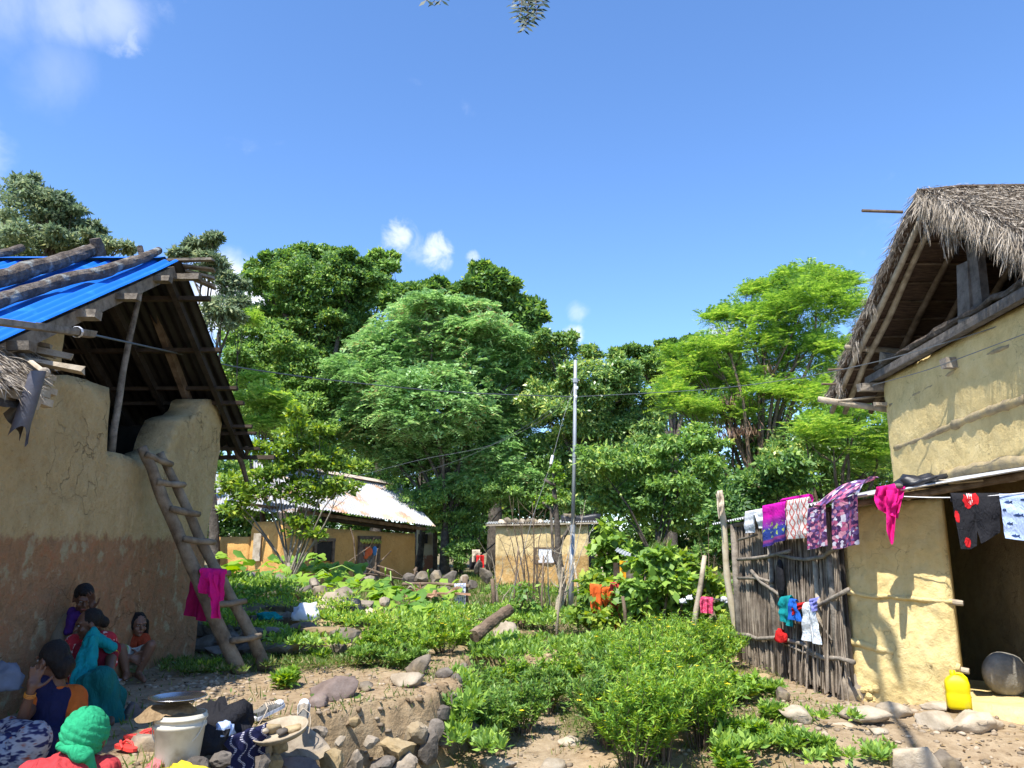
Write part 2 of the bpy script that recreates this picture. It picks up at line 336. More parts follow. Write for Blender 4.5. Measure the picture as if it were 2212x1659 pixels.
def gz(x, y, rough=True):
    x = np.asarray(x, float); y = np.asarray(y, float)
    low = np.interp(y, [0, 7.5, 9.5, 12, 14], [-.33, -.33, -.16, .06, .16])
    right = np.interp(y, [0, 7, 9, 14], [-.05, -.03, .0, .05])
    bank = ss(x, 1.55, 2.5)
    z = low*(1-bank) + right*bank
    z = z + .10*np.exp(-((x-1.3)/.5)**2)*(y < 14)
    # front bank falling to the camera in front of the right house
    z = z - .16*ss(y, 7.9, 6.9)*ss(x, 1.6, 2.3)
    # dug terrace on the left
    tz = np.interp(y, [0, 9.5, 12, 16], [.33, .33, .30, .24])
    wob = (nz2(x, y, 2.1, 3)-.5)*.35 + (nz2(x, y, 6, 4)-.5)*.16
    t = ss((edge_x(y) - x) + wob*.6, -.085, .06)
    z = z*(1-t) + tz*t
    z = z + .25*ss(y, 16, 30)
    if rough:
        near = ss(y, 40, 14)
        a = (nz2(x, y, 1.3, 1)-.5)*.06 + (nz2(x, y, 4.7, 2)-.5)*.035 + (nz2(x, y, 13, 5)-.5)*.016
        face = t*(1-t)*4
        z = z + a*near + face*((nz2(x, y, 5, 6)-.5)*.34 + (nz2(x, y, 15, 7)-.5)*.20)
    z = z + 6*ss(y, 60, 300)*ss(np.abs(x)+y, 60, 400)
    return z
def G(x, y): return float(gz(np.array([x]), np.array([y]))[0])
def veg(x, y):
    "how green the ground is, 0..1"
    n = nz2(x, y, .9, 8)*.55 + nz2(x, y, 3.1, 9)*.45
    e = edge_x(y) - x
    v = np.clip((n-.42)*3.2+.35, 0, 1)
    bare = ss(e, .15, .5)*ss(y, 9.6, 9.0)                       # terrace yard
    strip = ss(y, 8.75, 9.25)*ss(x, -3.9, -3.3)*ss(x, -.7, -1.1)
    v = v*(1-bare*.93) + strip*bare
    v = v*(1-.9*ss(np.abs(x-path_c(y)), .42, .22)*ss(y, 12, 9.5))
    yard = ss(x, 2.35, 2.9)*ss(y, 12, 9.5)
    v = v*(1-yard*(.55+.45*ss(x, 3.2, 3.9)))
    v = v*(1-.6*ss(x, 1.7, 2.1)*ss(y, 8.6, 7.9))
    face = ss(e, -.25, -.05)*ss(e, .35, .1)*ss(y, 9.3, 8.8)
    v = v*(1-.85*face)
    v = np.where(y > 14, np.maximum(v, .75), v)
    return v
def ground_mat():
    m, N, L = newmat('earth')
    out = N.new('ShaderNodeOutputMaterial'); b = N.new('ShaderNodeBsdfPrincipled'); L.new(b.outputs[0], out.inputs[0])
    g = N.new('ShaderNodeNewGeometry')
    def nzt(sc, de=8, ro=.62):
        n = N.new('ShaderNodeTexNoise'); n.inputs['Scale'].default_value = sc; n.inputs['Detail'].default_value = de; n.inputs['Roughness'].default_value = ro; L.new(g.outputs['Position'], n.inputs['Vector']); return n.outputs['Fac']
    n1 = nzt(1.1); n2 = nzt(9); n3 = nzt(40, 5)
    r = ramp(N, [(.28, (.12, .08, .045)), (.48, (.29, .205, .12)), (.70, (.43, .33, .21))])
    ad = N.new('ShaderNodeMath'); ad.operation = 'MULTIPLY_ADD'; L.new(n1, ad.inputs[0]); ad.inputs[1].default_value = .45
    m2 = N.new('ShaderNodeMath'); m2.operation = 'MULTIPLY'; L.new(n2, m2.inputs[0]); m2.inputs[1].default_value = .55; L.new(m2.outputs[0], ad.inputs[2]); L.new(ad.outputs[0], r.inputs[0])
    at = N.new('ShaderNodeAttribute'); at.attribute_name = 'veg'
    gr = ramp(N, [(.3, (.035, .05, .014)), (.7, (.085, .10, .03))]); L.new(n3, gr.inputs[0])
    mx = N.new('ShaderNodeMix'); mx.data_type = 'RGBA'
    k = N.new('ShaderNodeMath'); k.operation = 'MULTIPLY'; L.new(at.outputs['Fac'], k.inputs[0]); k.inputs[1].default_value = .62; L.new(k.outputs[0], mx.inputs['Factor']); L.new(r.outputs[0], mx.inputs[6]); L.new(gr.outputs[0], mx.inputs[7])
    pt = N.new('ShaderNodeAttribute'); pt.attribute_name = 'path'
    mp = N.new('ShaderNodeMix'); mp.data_type = 'RGBA'; k2 = N.new('ShaderNodeMath'); k2.operation = 'MULTIPLY'; L.new(pt.outputs['Fac'], k2.inputs[0]); k2.inputs[1].default_value = .75; L.new(k2.outputs[0], mp.inputs['Factor'])
    L.new(mx.outputs[2], mp.inputs[6]); pr = ramp(N, [(.3, (.23, .17, .105)), (.7, (.37, .295, .20))]); L.new(n2, pr.inputs[0]); L.new(pr.outputs[0], mp.inputs[7])
    L.new(mp.outputs[2], b.inputs['Base Color']); b.inputs['Roughness'].default_value = .96; b.inputs['Specular IOR Level'].default_value = .1
    h = N.new('ShaderNodeMath'); h.operation = 'MULTIPLY_ADD'; L.new(n3, h.inputs[0]); h.inputs[1].default_value = .5; L.new(n2, h.inputs[2])
    bp = N.new('ShaderNodeBump'); bp.inputs['Strength'].default_value = .75; bp.inputs['Distance'].default_value = .04; L.new(h.outputs[0], bp.inputs['Height']); L.new(bp.outputs[0], b.inputs['Normal'])
    return m
def build_ground():
    def axis(lo, hi, st, far):
        a = list(np.arange(lo, hi+1e-6, st)); s = st; x = hi; right = []
        while x < far: s *= 1.22; x += s; right.append(x)
        s = st; x = lo; left = []
        while x > -far: s *= 1.22; x -= s; left.append(x)
        return np.array(left[::-1] + a + right)
    xs = axis(-5.5, 6.0, .05, 900); ys = axis(2.0, 14.0, .055, 900)
    X, Y = np.meshgrid(xs, ys); Z = gz(X, Y); n, m = X.shape
    idx = np.arange(n*m).reshape(n, m)
    F = np.stack([idx[:-1, :-1], idx[:-1, 1:], idx[1:, 1:], idx[1:, :-1]], -1).reshape(-1, 4)
    pa = ss(np.abs(X-path_c(Y)), .5, .2)*ss(Y, 11.5, 9.5) + ss(X, 2.3, 3.0)*ss(Y, 11, 9.6)*ss(Y, 6.6, 7.4)*.8 + ss(edge_x(Y)-X, .1, .4)*ss(Y, 9.2, 8.8)*.35
    np_mesh('ground', np.stack([X, Y, Z], -1).reshape(-1, 3), F, ground_mat(), origin=(0, 0, 0), smooth=True, attrs={'veg': veg(X, Y).ravel(), 'path': np.clip(pa, 0, 1).ravel()}, kind='structure')
build_ground()
# ------------------------------------------------------------------ buildings
def mud_wall(name, mat, a, b, zb, top, thick, parent, n=60, m=24, amp=.03, batter=0., rnd_top=.06, nrm_side=1, **kw):
    "a plastered wall from a to b (xy); top(s) and zb(s) give heights; its outer face is on the right of a->b when nrm_side = 1"
    a = Vector((a[0], a[1], 0)); b = Vector((b[0], b[1], 0)); d = (b-a); Ln = d.length; d.normalize(); nn = Vector((d.y, -d.x, 0))*nrm_side
    zf = zb if callable(zb) else (lambda s: zb); tf = top if callable(top) else (lambda s: top)
    vs = []
    def pt(s, k, side):
        z0, z1 = zf(s), tf(s); z = z0 + (z1-z0)*k/m
        p = a + d*s; q = Vector((p.x, p.y, z))
        nz = (noise.noise(q*1.1)*1.3 + noise.noise(q*3.1)*.7 + noise.noise(q*8)*.45 + (.5-abs(noise.noise(q*11)))*.5 + noise.noise(q*21)*.22)*amp
        off = nz + batter*(z1-z)/max(.1, z1-z0)
        if side: off = -thick + nz*.5
        if k == m: off += (-rnd_top if not side else rnd_top)
        if k == m: z -= 0
        elif k == m-1: z -= rnd_top*.6; off += (-rnd_top*.25 if not side else rnd_top*.25)
        e = min(s, Ln-s)
        if e < .05: off += (-.05+e)*(1 if not side else -1)*.8
        return Vector((p.x, p.y, z)) + nn*off
    ss_ = [Ln*i/n for i in range(n+1)]
    for side in (0, 1):
        for s in ss_:
            for k in range(m+1): vs.append(pt(s, k, side))
    w = m+1; B = (n+1)*w; fs = []
    for i in range(n):
        for k in range(m):
            q = (i*w+k, (i+1)*w+k, (i+1)*w+k+1, i*w+k+1)
            fs.append(q); fs.append(tuple(B+x for x in reversed(q)))
        fs.append((i*w+m, (i+1)*w+m, B+(i+1)*w+m, B+i*w+m))
    for k in range(m):
        fs.append((k, k+1, B+k+1, B+k)); fs.append((n*w+k+1, n*w+k, B+n*w+k, B+n*w+k+1))
    mb = MB(); mb.add(vs, fs)
    return mb.build(name, mat, parent, smooth=True, **kw)
def corr(mb, A, B, C, D, waves, amp, nv=6, per=6, sag=0):
    "corrugated sheet: A->B runs across the waves, A->D along them"
    A, B, C, D = (Vector(p) for p in (A, B, C, D)); nn = (B-A).cross(D-A).normalized()
    if nn.z < 0: nn = -nn
    nu = waves*per
    def fn(u, v):
        p = (A*(1-u)+B*u)*(1-v) + (D*(1-u)+C*u)*v
        return p + nn*(amp*math.sin(2*math.pi*waves*u) - sag*math.sin(math.pi*v) + noise.noise(p*1.7)*amp*.5)
    mb.grid(fn, nu, nv)
def log_tube(a, b, r0, r1, n=12, seg=14, wob=.06, bend=.02, seed=0, knots=0):
    a, b = Vector(a), Vector(b); pts = []; rr = []
    for i in range(seg+1):
        t = i/seg; p = a.lerp(b, t); q = Vector((p.x*2+seed, p.y*2, p.z*2))
        p = p + Vector((noise.noise(q), noise.noise(q+V(9, 3, 1)), noise.noise(q+V(2, 7, 5))))*bend
        pts.append(p); rr.append((r0+(r1-r0)*t)*(1+noise.noise(q*3)*.18))
    mb = MB(); mb.tube(pts, rr, n, wob=wob); return mb
M_soot_shade = rough_mat('soot_and_shade_timber', [(.02, .016, .013), (.06, .048, .038)], scale=6, bump=.5, bscale=30)  # soot on rafters; its dark tone also stands in for shade between sticks
M_purlin = rough_mat('dark_purlin', [(.03, .022, .016), (.085, .064, .047)], scale=6, bump=.5, bscale=30)
M_beam = rough_mat('dark_grey_beam', [(.045, .04, .035), (.12, .105, .09), (.17, .15, .13)], scale=7, bump=.7, bscale=26)  # dark grey, deeper than the other weathered wood
M_mudL = band_wall('ochre_mud_plaster', [(.42, .29, .135), (.58, .425, .215), (.66, .52, .29)], [(.28, .17, .09), (.42, .235, .12), (.46, .185, .085)], 1.75, flake=(.46, .37, .22), bump=1.0)
M_mudR = band_wall('yellow_mud_plaster', [(.50, .37, .155), (.63, .485, .22), (.70, .57, .30)], None, 0, bump=.45)
M_mudD = band_wall('dark_brown_mud', [(.13, .085, .04), (.19, .13, .06), (.25, .175, .085)], None, 0, bump=.5)  # brown mud, made darker so the porch interior looks shaded
M_mudC = band_wall('pale_yellow_mud', [(.46, .33, .15), (.58, .44, .22), (.66, .52, .29)], [(.40, .24, .09), (.50, .31, .12), (.56, .38, .17)], 1.42, flake=(.55, .42, .22), bump=.5)
M_mudO = band_wall('orange_mud', [(.45, .24, .075), (.55, .31, .10), (.60, .36, .13)], None, 0, bump=.4)
M_blue = rough_mat('blue_painted_tin', [(.002, .10, .46), (.004, .13, .56)], scale=2, rough=.42, bump=.05, spec=.5, second=((.03, .22, .62), 5, .58, .75))
M_tin = rough_mat('galvanised_tin', [(.42, .43, .44), (.55, .56, .57)], scale=3, rough=.42, bump=.08, spec=.5, metal=.35, second=[((.30, .16, .07), 1.3, .57, .68), ((.62, .63, .65), 5, .5, .7)])
M_tin_dark = rough_mat('soot_and_shade_tin', [(.012, .011, .010), (.032, .029, .027)], scale=4, rough=.6, bump=.1, spec=.3)  # soot, made near black to deepen the shade inside the gable
M_rust = rough_mat('rusty_tin', [(.40, .30, .22), (.52, .46, .40), (.30, .15, .07)], scale=2, rough=.6, bump=.1, spec=.3)
M_thatch_core = rough_mat('old_thatch', [(.05, .038, .028), (.13, .10, .075), (.22, .18, .14)], scale=12, stretch=(3, 1, 1), bump=1., bscale=40, bdist=.05)
M_straw = rough_mat('grey_straw', [(.15, .12, .09), (.31, .265, .21), (.44, .39, .32)], scale=7, bump=0, island=.3)
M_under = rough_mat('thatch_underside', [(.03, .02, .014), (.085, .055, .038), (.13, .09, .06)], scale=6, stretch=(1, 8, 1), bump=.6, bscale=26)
M_black = rough_mat('black_plastic', [(.012, .012, .014), (.03, .03, .034)], scale=5, rough=.4, bump=.35, bscale=14, spec=.5)
M_greyplastic = rough_mat('grey_plastic_sheet', [(.04, .04, .05), (.12, .12, .145)], scale=5, rough=.45, bump=.35, bscale=14, spec=.5)

def left_house():
    XW, XO = -4.0, -3.75
    h = thing('mud_house', (-5.6, 8.2, .33), 'tall ochre mud house with red washed base, broken gable and blue tin roof', 'house')
    pr = [(0, 790), (60, 800), (97, 811), (149, 810), (194, 821), (238, 838), (239, 846), (232, 872), (226, 900), (221, 916), (212, 947), (221, 970), (235, 974), (266, 980), (290, 991), (322, 998), (346, 979), (362, 974), (366, 950), (374, 930), (384, 908), (398, 901), (418, 897), (430, 886), (437, 866), (445, 862), (458, 863), (470, 872), (479, 894)]
    ys, zs = [], []
    for px, py in pr:
        p = PX(px, py, XW)
        y = p.y if not ys else max(p.y, ys[-1]+.004)
        ys.append(y); zs.append(p.z)
    yend = ys[-1]+.06
    ys = [3.6] + ys + [yend]; zs = [zs[0]] + zs + [zs[-1]-.25]
    top = lambda s: float(np.interp(3.6+s, ys, zs))
    zb = lambda s: .15
    w = mud_wall('gable_wall', M_mudL, (XW, 3.6), (XW, yend), zb, top, .42, h, n=220, m=44, amp=.022, batter=.02, rnd_top=.025)
    # lean the free corner inwards towards its foot as in the photograph
    me = w.data; o = WL[w.name]
    for v in me.vertices:
        y = v.co.y+o[1]; z = v.co.z+o[2]
        k = max(0, (y-(yend-.8))/.8); v.co.y -= k*.32*max(0, min(1, (2.9-z)/2.0))
    # upper left scrap of gable wall under the verge
    a1, a2 = PX(62, 800, XW), PX(150, 735, XW)
    def top2(s): return min(float(np.interp(s, [0, a2.y-a1.y-.25, a2.y-a1.y], [3.35, 3.78, 3.62])), 4.84-.61*(8.27-(a1.y+s))-.10)
    mud_wall('gable_scrap', M_mudL, (XW-.03, a1.y), (XW-.03, a2.y), 3.2, top2, .3, h, n=24, m=10, amp=.02)
    # dark room behind
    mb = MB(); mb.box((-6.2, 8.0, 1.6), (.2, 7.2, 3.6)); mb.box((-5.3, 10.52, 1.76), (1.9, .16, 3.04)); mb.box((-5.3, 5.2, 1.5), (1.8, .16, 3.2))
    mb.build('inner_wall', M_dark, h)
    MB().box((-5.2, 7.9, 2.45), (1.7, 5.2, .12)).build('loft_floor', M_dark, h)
    # roof
    ridge = lambda x: V(x, 8.27, 4.84); zfr = lambda y: 4.84-.61*(8.27-y); zbk = lambda y: 4.84-.60*(y-8.27)
    mb = MB(); corr(mb, (XO, 8.22, zfr(8.22)), (-11, 8.22, zfr(8.22)), (-11, 4.3, zfr(4.3)), (XO, 4.3, zfr(4.3)), 58, .017, nv=10, per=8, sag=.0)
    mb.build('blue_roof_sheet', M_blue, h, smooth=True)
    mb = MB(); corr(mb, (XO, 8.3, zbk(8.3)), (-11, 8.3, zbk(8.3)), (-11, 11.25, zbk(11.25)), (XO, 11.25, zbk(11.25)), 58, .017, nv=8, per=8)
    mb.build('rear_roof_sheet', M_tin_dark, h, smooth=True)
    mb = MB()
    def rc(u, v):
        x = XO-.18-7*u; a = (v-.5)*2
        return V(x, 8.27+a*.16, 4.885-abs(a)*.075-.0)
    mb.grid(rc, 30, 6); mb.build('ridge_cap', M_blue, h, smooth=True)
    # rafters along both verges, purlin stubs poking out past the sheets
    def vrt(y): return (zfr(y) if y < 8.27 else zbk(y))-.125
    MB().beam((XO-.10, 4.4, vrt(4.4)), (XO-.10, 8.3, vrt(8.27)), .07, .11, jit=.006).build('rafter', M_wood, h)
    MB().beam((XO-.16, 8.25, vrt(8.27)), (XO-.16, 11.2, vrt(11.2)), .06, .09, jit=.006).build('rafter', M_soot_shade, h)
    for yy in (8.9, 9.9): pass
    for x in (-4.7, -5.3):
        MB().beam((x, 8.25, vrt(8.27)), (x, 11.2, vrt(11.2)), .07, .1, jit=.006).build('rafter', M_soot_shade, h)
    for y, out, th in [(5.7, .10, .07), (6.55, .10, .075), (7.15, .14, .06), (7.85, .1, .06), (8.35, .20, .06), (8.62, .22, .05), (9.35, .12, .05), (9.95, .14, .045), (10.2, .15, .045), (10.62, .14, .045), (10.75, .16, .045), (11.05, .13, .04), (11.22, .30, .06)]:
        z = vrt(y)-.0
        mb = MB(); mb.beam((XO+out, y, z), (-6.8, y+rnd.uniform(-.03, .03), z-.02), th*1.5, th, jit=.007); mb.build('purlin', M_wood if y < 8.5 else M_purlin, h)  # rear purlins coloured darker to deepen the shade inside the gable
    # crossed plank ends on the ridge corner
    mb = MB()
    for k in range(4):
        p = PY(410+k*8, 562+k*8, 8.35+.05*k); mb.beam(p+V(-.3, 0, .0), p+V(.27-.05*k, .05*k, -.05*k), .09, .03, jit=.012)
    mb.build('ridge_plank', M_wood, h)
    # thin prop pole in the gap, slanting timber behind it
    pts = [PX(px, py, XW-.22) for px, py in [(306, 618), (292, 680), (278, 740), (266, 800), (256, 870), (246, 930), (240, 985)]]
    mb = MB(); mb.tube(pts, [.028, .03, .033, .034, .037, .04, .042], 8, wob=.06); mb.build('prop_pole', M_wood, h, smooth=True)
    a, b = PX(322, 640, XW-.35), PX(412, 880, XW-.30)
    MB().beam(a, b, .07, .12, jit=.006).build('slanting_timber', M_wood_brown, h)
    a, b = PX(418, 742, XW-.45), PX(448, 830, XW-.4)
    MB().beam(a, b, .05, .08, jit=.006).build('slanting_timber', M_wood_brown, h)
    # prop under the rear eave
    for (x0, y0, x1, y1, r) in [(507, 968, 533, 1040, .04), (487, 965, 495, 985, .035), (533, 966, 528, 990, .03)]:
        p, q = PY(x0, y0, 11.1), PY(x1, y1, 11.3)
        mb = MB(); mb.tube([p, p.lerp(q, .5)+V(.02, 0, 0), q], [r, r*.9, r*.8], 7, wob=.08); mb.build('eave_prop', M_wood_brown, h)
    # ---- thatched lean-to at the left edge
    L0 = thing('lean_to', (-3.6, 4.6, .33), 'low thatched lean-to with pole rafters against the near end of the ochre house', 'shed')
    # roof falls from the wall outwards; right far corner is what the photograph shows
    c_in = V(-4.0, 5.35, 3.18); c_out = V(-3.05, 5.05, 2.62)
    mb = MB()
    def lt(u, v):
        a = V(-3.99, 6.5, 3.24).lerp(V(-3.36, 5.3, 2.72), u); b = V(-4.0, 3.0, 3.20).lerp(V(-3.3, 2.6, 2.66), u)
        p = a.lerp(b, v); return p + V(0, 0, noise.noise(p*4)*.04)
    mb.grid(lt, 10, 18); 
    mb2 = MB(); mb2.grid(lambda u, v: lt(u, v)-V(0, 0, .14), 10, 18); mb.add(mb2.v, [tuple(reversed(f)) for f in mb2.f])
    mb.build('thatch', M_thatch_core, L0, smooth=True)
    n = 2600; u = rng.random(n); v = rng.random(n)*.75
    c = np.array([lt(a, b) for a, b in zip(u, v)]) + np.array([0, 0, .015]); d = np.tile([.70, -.1, -.55], (n, 1)) + rng.normal(size=(n, 3))*.22
    vv, ff = leaf_arr(c, d, rdir(n)*.5+np.array([0, 0, 1]), rng.uniform(.08, .2, n), .008)
    np_mesh('straw', vv, ff, M_straw, L0, kind='stuff')
    for k in range(6):
        a = lt(.04+.16*k, .0)+V(0, .0, -.05); b = lt(.04+.16*k, 1)+V(0, 0, -.05)
        e = (a-b).normalized()
        mb = MB(); mb.beam(b, a+e*rnd.uniform(.04, .2)+V(0, 0, -.10), .055, .05, jit=.008); mb.build('rafter', M_wood_pale, L0)
    a, b = PY(22, 753, 6.0), PY(101, 808, 5.5)
    mb = MB(); mb.tube([a, a.lerp(b, .5)+V(0, 0, .01), b], [.02, .022, .02], 7, wob=.1); mb.build('binding_pole', M_wood_pale, L0)
    for t in (.05, .95):
        p = a.lerp(b, t); mb = MB(); mb.ell(p, (.04, .04, .04), n=8, m=6); mb.build('rope_lashing', M_straw, L0)
    for (px, py, y, ln) in [(162, 797, 6.1, .22), (138, 768, 6.3, .22), (100, 764, 6.3, .25), (56, 842, 5.3, .18), (34, 853, 5.2, .18), (90, 745, 6.3, .25)]:
        p = PY(px, py, y); mb = MB(); mb.beam(p-V(ln*1.4, .1, -.05), p+V(.06, .02, -.01), .07, .045, jit=.012); mb.build('rafter', M_wood_pale, L0)
    for x, y in ((-3.1, 2.7), (-3.3, 4.6)):
        MB().tube([(x-.6, y-.6, .2), (x-.6, y-.6, 2.7)], .05, 8, wob=.08).build('post', M_wood, L0)
    # torn grey plastic hanging from the lean-to
    def ps(u, v):
        tl, tr = PY(54, 808, 5.15), PY(97, 800, 5.2); ww = .8+.3*v
        p = tl.lerp(tr, .5+(u-.5)*ww) + V(-.05*v, 0, -(.36+.13*u+.05*math.sin(u*9))*v)
        return p + V(.03*math.sin(u*9+v*3), .035*math.sin(u*7+2*v), 0)
    mb = MB(); mb.grid(ps, 14, 16)
    mb.build('plastic_sheet', M_greyplastic, smooth=True, label='torn grey plastic sheet hanging off the lean-to against the ochre wall', cat='plastic sheet')
    def ps2(u, v):
        tl = PY(46, 850, 5.25); p = tl + V(-.02+.08*u-.09*v*(1-u), 0, -(.14+.20*u)*v); return p+V(.02*math.sin(7*u+3*v), .03*math.sin(u*5), 0)
    mb = MB(); mb.grid(ps2, 8, 8)
    mb.build('plastic_sheet', M_black, smooth=True, label='pointed black plastic flap hanging left of the torn grey sheet', cat='plastic sheet')
    # logs weighing the blue roof down
    nfr = V(0, -.61, 1).normalized()
    def onroof(px, py, up): p = PP(px, py, (XO, 8.27, 4.84+up), nfr); return p
    def log(pts, rad, label):
        mb = MB(); P_ = []; rr = []
        fine = []
        for i in range(len(pts)-1):
            for k in range(5):
                t = k/5; fine.append((pts[i][0]*(1-t)+pts[i+1][0]*t, pts[i][1]*(1-t)+pts[i+1][1]*t, rad[i]*(1-t)+rad[i+1]*t))
        fine.append((*pts[-1], rad[-1]))
        for (px, py, r) in fine:
            p = onroof(px, py, .05+r); q = p*3
            P_.append(p+V(noise.noise(q), noise.noise(q+V(4, 4, 4)), noise.noise(q+V(7, 1, 0)))*.012); rr.append(r*(1+.14*noise.noise(q*2.5)+.10*noise.noise(q*9)))
        mb.tube(P_, rr, 14, wob=.05)
        return mb.build('log', M_bark, smooth=False, label=label, cat='log', group='logs weighing down the blue roof')
    log([(-40, 611), (40, 590), (110, 570), (180, 547), (214, 535)], [.085, .09, .085, .075, .06], 'thick bark log, middle one of the three lying up the blue roof')
    log([(-40, 662), (30, 640), (130, 608), (235, 583), (300, 560), (342, 541)], [.062, .066, .062, .06, .052, .045], 'knobbly log nearest the gable edge of the blue roof, ending in a pale cut')
    log([(-30, 551), (15, 545), (46, 536)], [.05, .05, .045], 'short log end at the far left of the blue roof')
    p = PY(216, 553, 8.35); q = PY(206, 515, 8.25)
    MB().tube([p, p.lerp(q, .6), q], [.075, .068, .06], 12, wob=.08).build('log_stump', M_bark, label='upright dark stump wedged at the ridge against the middle roof log', cat='log')
    p = PY(308, 556, 8.5); q = PY(302, 533, 8.5)
    MB().tube([p, q], [.035, .035], 9, wob=.08).build('log_stump', M_bark, label='small stub peg holding the log nearest the gable edge', cat='log')
    # grey pole lashed across the verge, cable running off its end
    a, b = PX(-30, 690, -3.30), PX(202, 722, -3.45)
    mb = MB(); mb.beam(a, a.lerp(b, .45), .05, .045, jit=.008); mb.beam(a.lerp(b, .42), b, .045, .055, jit=.008)
    po = mb.build('service_pole', M_wood, label='grey split pole lashed across the lower corner of the blue roof', cat='pole')
    c = a.lerp(b, .80); mb = MB()
    for k in range(3): mb.lathe([(.042, -.004+.012*k), (.046, .002+.012*k), (.042, .008+.012*k)], 10, c, (b-a).to_track_quat('Z', 'Y').to_matrix())
    mb.build('lashing', M_tin, po)
    return b
CABLE_A = left_house()

def right_house():
    wx = lambda y: 5.58+(y-8.2)*.0763
    h = thing('thatched_house', (7.4, 9.2, .05), 'two storey yellow mud house with a shaggy grey thatched roof', 'house')
    zT, zM = 4.26, 2.58
    mud_wall('upper_wall', M_mudR, (wx(12), 12.0), (wx(5.4), 5.4), zM, zT, .3, h, n=110, m=30, amp=.022, rnd_top=.02)
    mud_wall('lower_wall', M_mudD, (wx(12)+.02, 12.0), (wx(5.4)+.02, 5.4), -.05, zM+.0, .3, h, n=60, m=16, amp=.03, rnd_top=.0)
    mud_wall('end_wall', M_mudR, (11, 12.06), (wx(12)+.31, 12.06), 0, zT-.02, .28, h, n=30, m=16, amp=.02, rnd_top=.0)
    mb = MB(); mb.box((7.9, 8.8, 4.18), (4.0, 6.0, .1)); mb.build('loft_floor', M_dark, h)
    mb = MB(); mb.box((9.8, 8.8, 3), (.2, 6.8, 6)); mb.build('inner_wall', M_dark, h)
    # exposed timber bands
    def onw(px, py, out=.02):
        d = ray(px, py); t = (wx(0)-EYE.x)/(d.x - .0763*d.y); p = EYE + d*t; return p + V(-out, 0, 0)
    for pts, th in [([(1921, 876), (1985, 848), (2040, 818)], .03), ([(2020, 826), (2100, 780), (2215, 730)], .035), ([(1933, 968), (2000, 944), (2060, 916)], .05), ([(2060, 918), (2130, 890), (2215, 862)], .07), ([(2040, 1029), (2120, 1012), (2215, 994)], .09)]:
        mb = MB(); P_ = []
        for i in range(len(pts)-1):
            for k in range(8): t = k/8; P_.append(onw(pts[i][0]*(1-t)+pts[i+1][0]*t, pts[i][1]*(1-t)+pts[i+1][1]*t, -.02))
        P_.append(onw(*pts[-1], -.02)); mb.tube([p+V(noise.noise(p*5)*.012, 0, noise.noise(p*4+V(3, 3, 3))*.012) for p in P_], [th*.9+noise.noise(p*6)*th*.35 for p in P_], 7, wob=.14); mb.build('tie_timber', M_wood_mud, h, smooth=True)
    # wall-plate beam
    MB().beam((wx(12.15)-.08, 12.28, zT+.04), (wx(5.3)-.08, 5.3, zT+.04), .14, .11, jit=.012).build('wall_plate', M_beam, h)
    mb = MB(); mb.beam((wx(12)-.36, 12.02, zT-.11), (wx(12)+.4, 12.02, zT-.10), .12, .13, jit=.01); mb.build('wall_plate', M_wood, h)
    mb = MB(); p = onw(2065, 785, .0); mb.beam(p+V(-.16, 0, 0), p+V(.3, 0, 0), .14, .13, jit=.01); mb.build('joist_end', M_wood, h)
    p = onw(1914, 873, 0); MB().beam(p+V(-.18, 0, 0), p+V(.3, 0, 0), .07, .06, jit=.01).build('joist_end', M_wood_pale, h)
    # rolled straw along the plate
    P_ = [(wx(12-.27*k)-.07+.04*noise.noise(V(k*.8, 0, 0)), 12-.27*k, zT+.19+.045*noise.noise(V(0, k*.9, 2))) for k in range(25)]
    mb = MB(); mb.tube(P_, [.045+.035*abs(noise.noise(V(k*.7, 5, 1))) for k in range(25)], 8, wob=.25); mb.build('straw_roll', M_thatch_core, h)
    # king post and braces
    MB().beam((wx(8.9)+.02, 8.92, zT+.1), (wx(8.9)-.02, 8.80, 5.85), .20, .10, up=(1, 0, 0), jit=.01).build('king_post', M_beam, h)
    MB().beam((wx(9.1)-.06, 9.13, zT+.1), (wx(9.1)-.06, 9.05, 5.1), .24, .06, up=(1, 0, 0), jit=.01).build('post_board', M_beam, h)
    MB().beam((wx(11.6)-.02, 11.75, zT+.1), (wx(11.6)-.02, 11.65, 4.62), .2, .12, up=(1, 0, 0), jit=.01).build('short_post', M_wood, h)
    # thatch slabs
    RY, RZ = 9.46, 6.14
    def far(u, v): # u along x, v down the slope
        p = V(5.36+.13*v+5.5*u, RY+3.75*v, RZ-.545*3.75*v + .03*math.sin(v*3.1)); return p+V(noise.noise(p*3)*.05, 0, noise.noise(p*2.5)*.03)
    def near(u, v):
        p = V(5.36-.05*v+5.5*u, RY-3.9*v, RZ-.80*3.9*v+.10*math.sin(v*3.1)); return p+V(noise.noise(p*3)*.05, 0, noise.noise(p*2.5)*.04)
    for nm, fn in (('rear_thatch', far), ('front_thatch', near)):
        mb = MB(); top = MB(); bot = MB(); nu, nv = 40, 30
        T = [[fn(i/nu, j/nv) for i in range(nu+1)] for j in range(nv+1)]
        vs = []; fs = []
        for lay in (.17, 0):
            for row in T:
                for p in row: vs.append(p+V(0, 0, lay))
        w = nu+1; Bq = (nv+1)*w
        for j in range(nv):
            for i in range(nu):
                q = (j*w+i, j*w+i+1, (j+1)*w+i+1, (j+1)*w+i); fs.append(q); fs.append(tuple(Bq+x for x in reversed(q)))
        for i in range(nu): fs.append((nv*w+i, nv*w+i+1, Bq+nv*w+i+1, Bq+nv*w+i))
        for j in range(nv): fs.append((j*w, (j+1)*w, Bq+(j+1)*w, Bq+j*w))
        mb.add(vs, fs, 0)
        half = len(fs)
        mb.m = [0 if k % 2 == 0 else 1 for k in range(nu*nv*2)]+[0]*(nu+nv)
        mb.build(nm, [M_thatch_core, M_under], h, smooth=False)
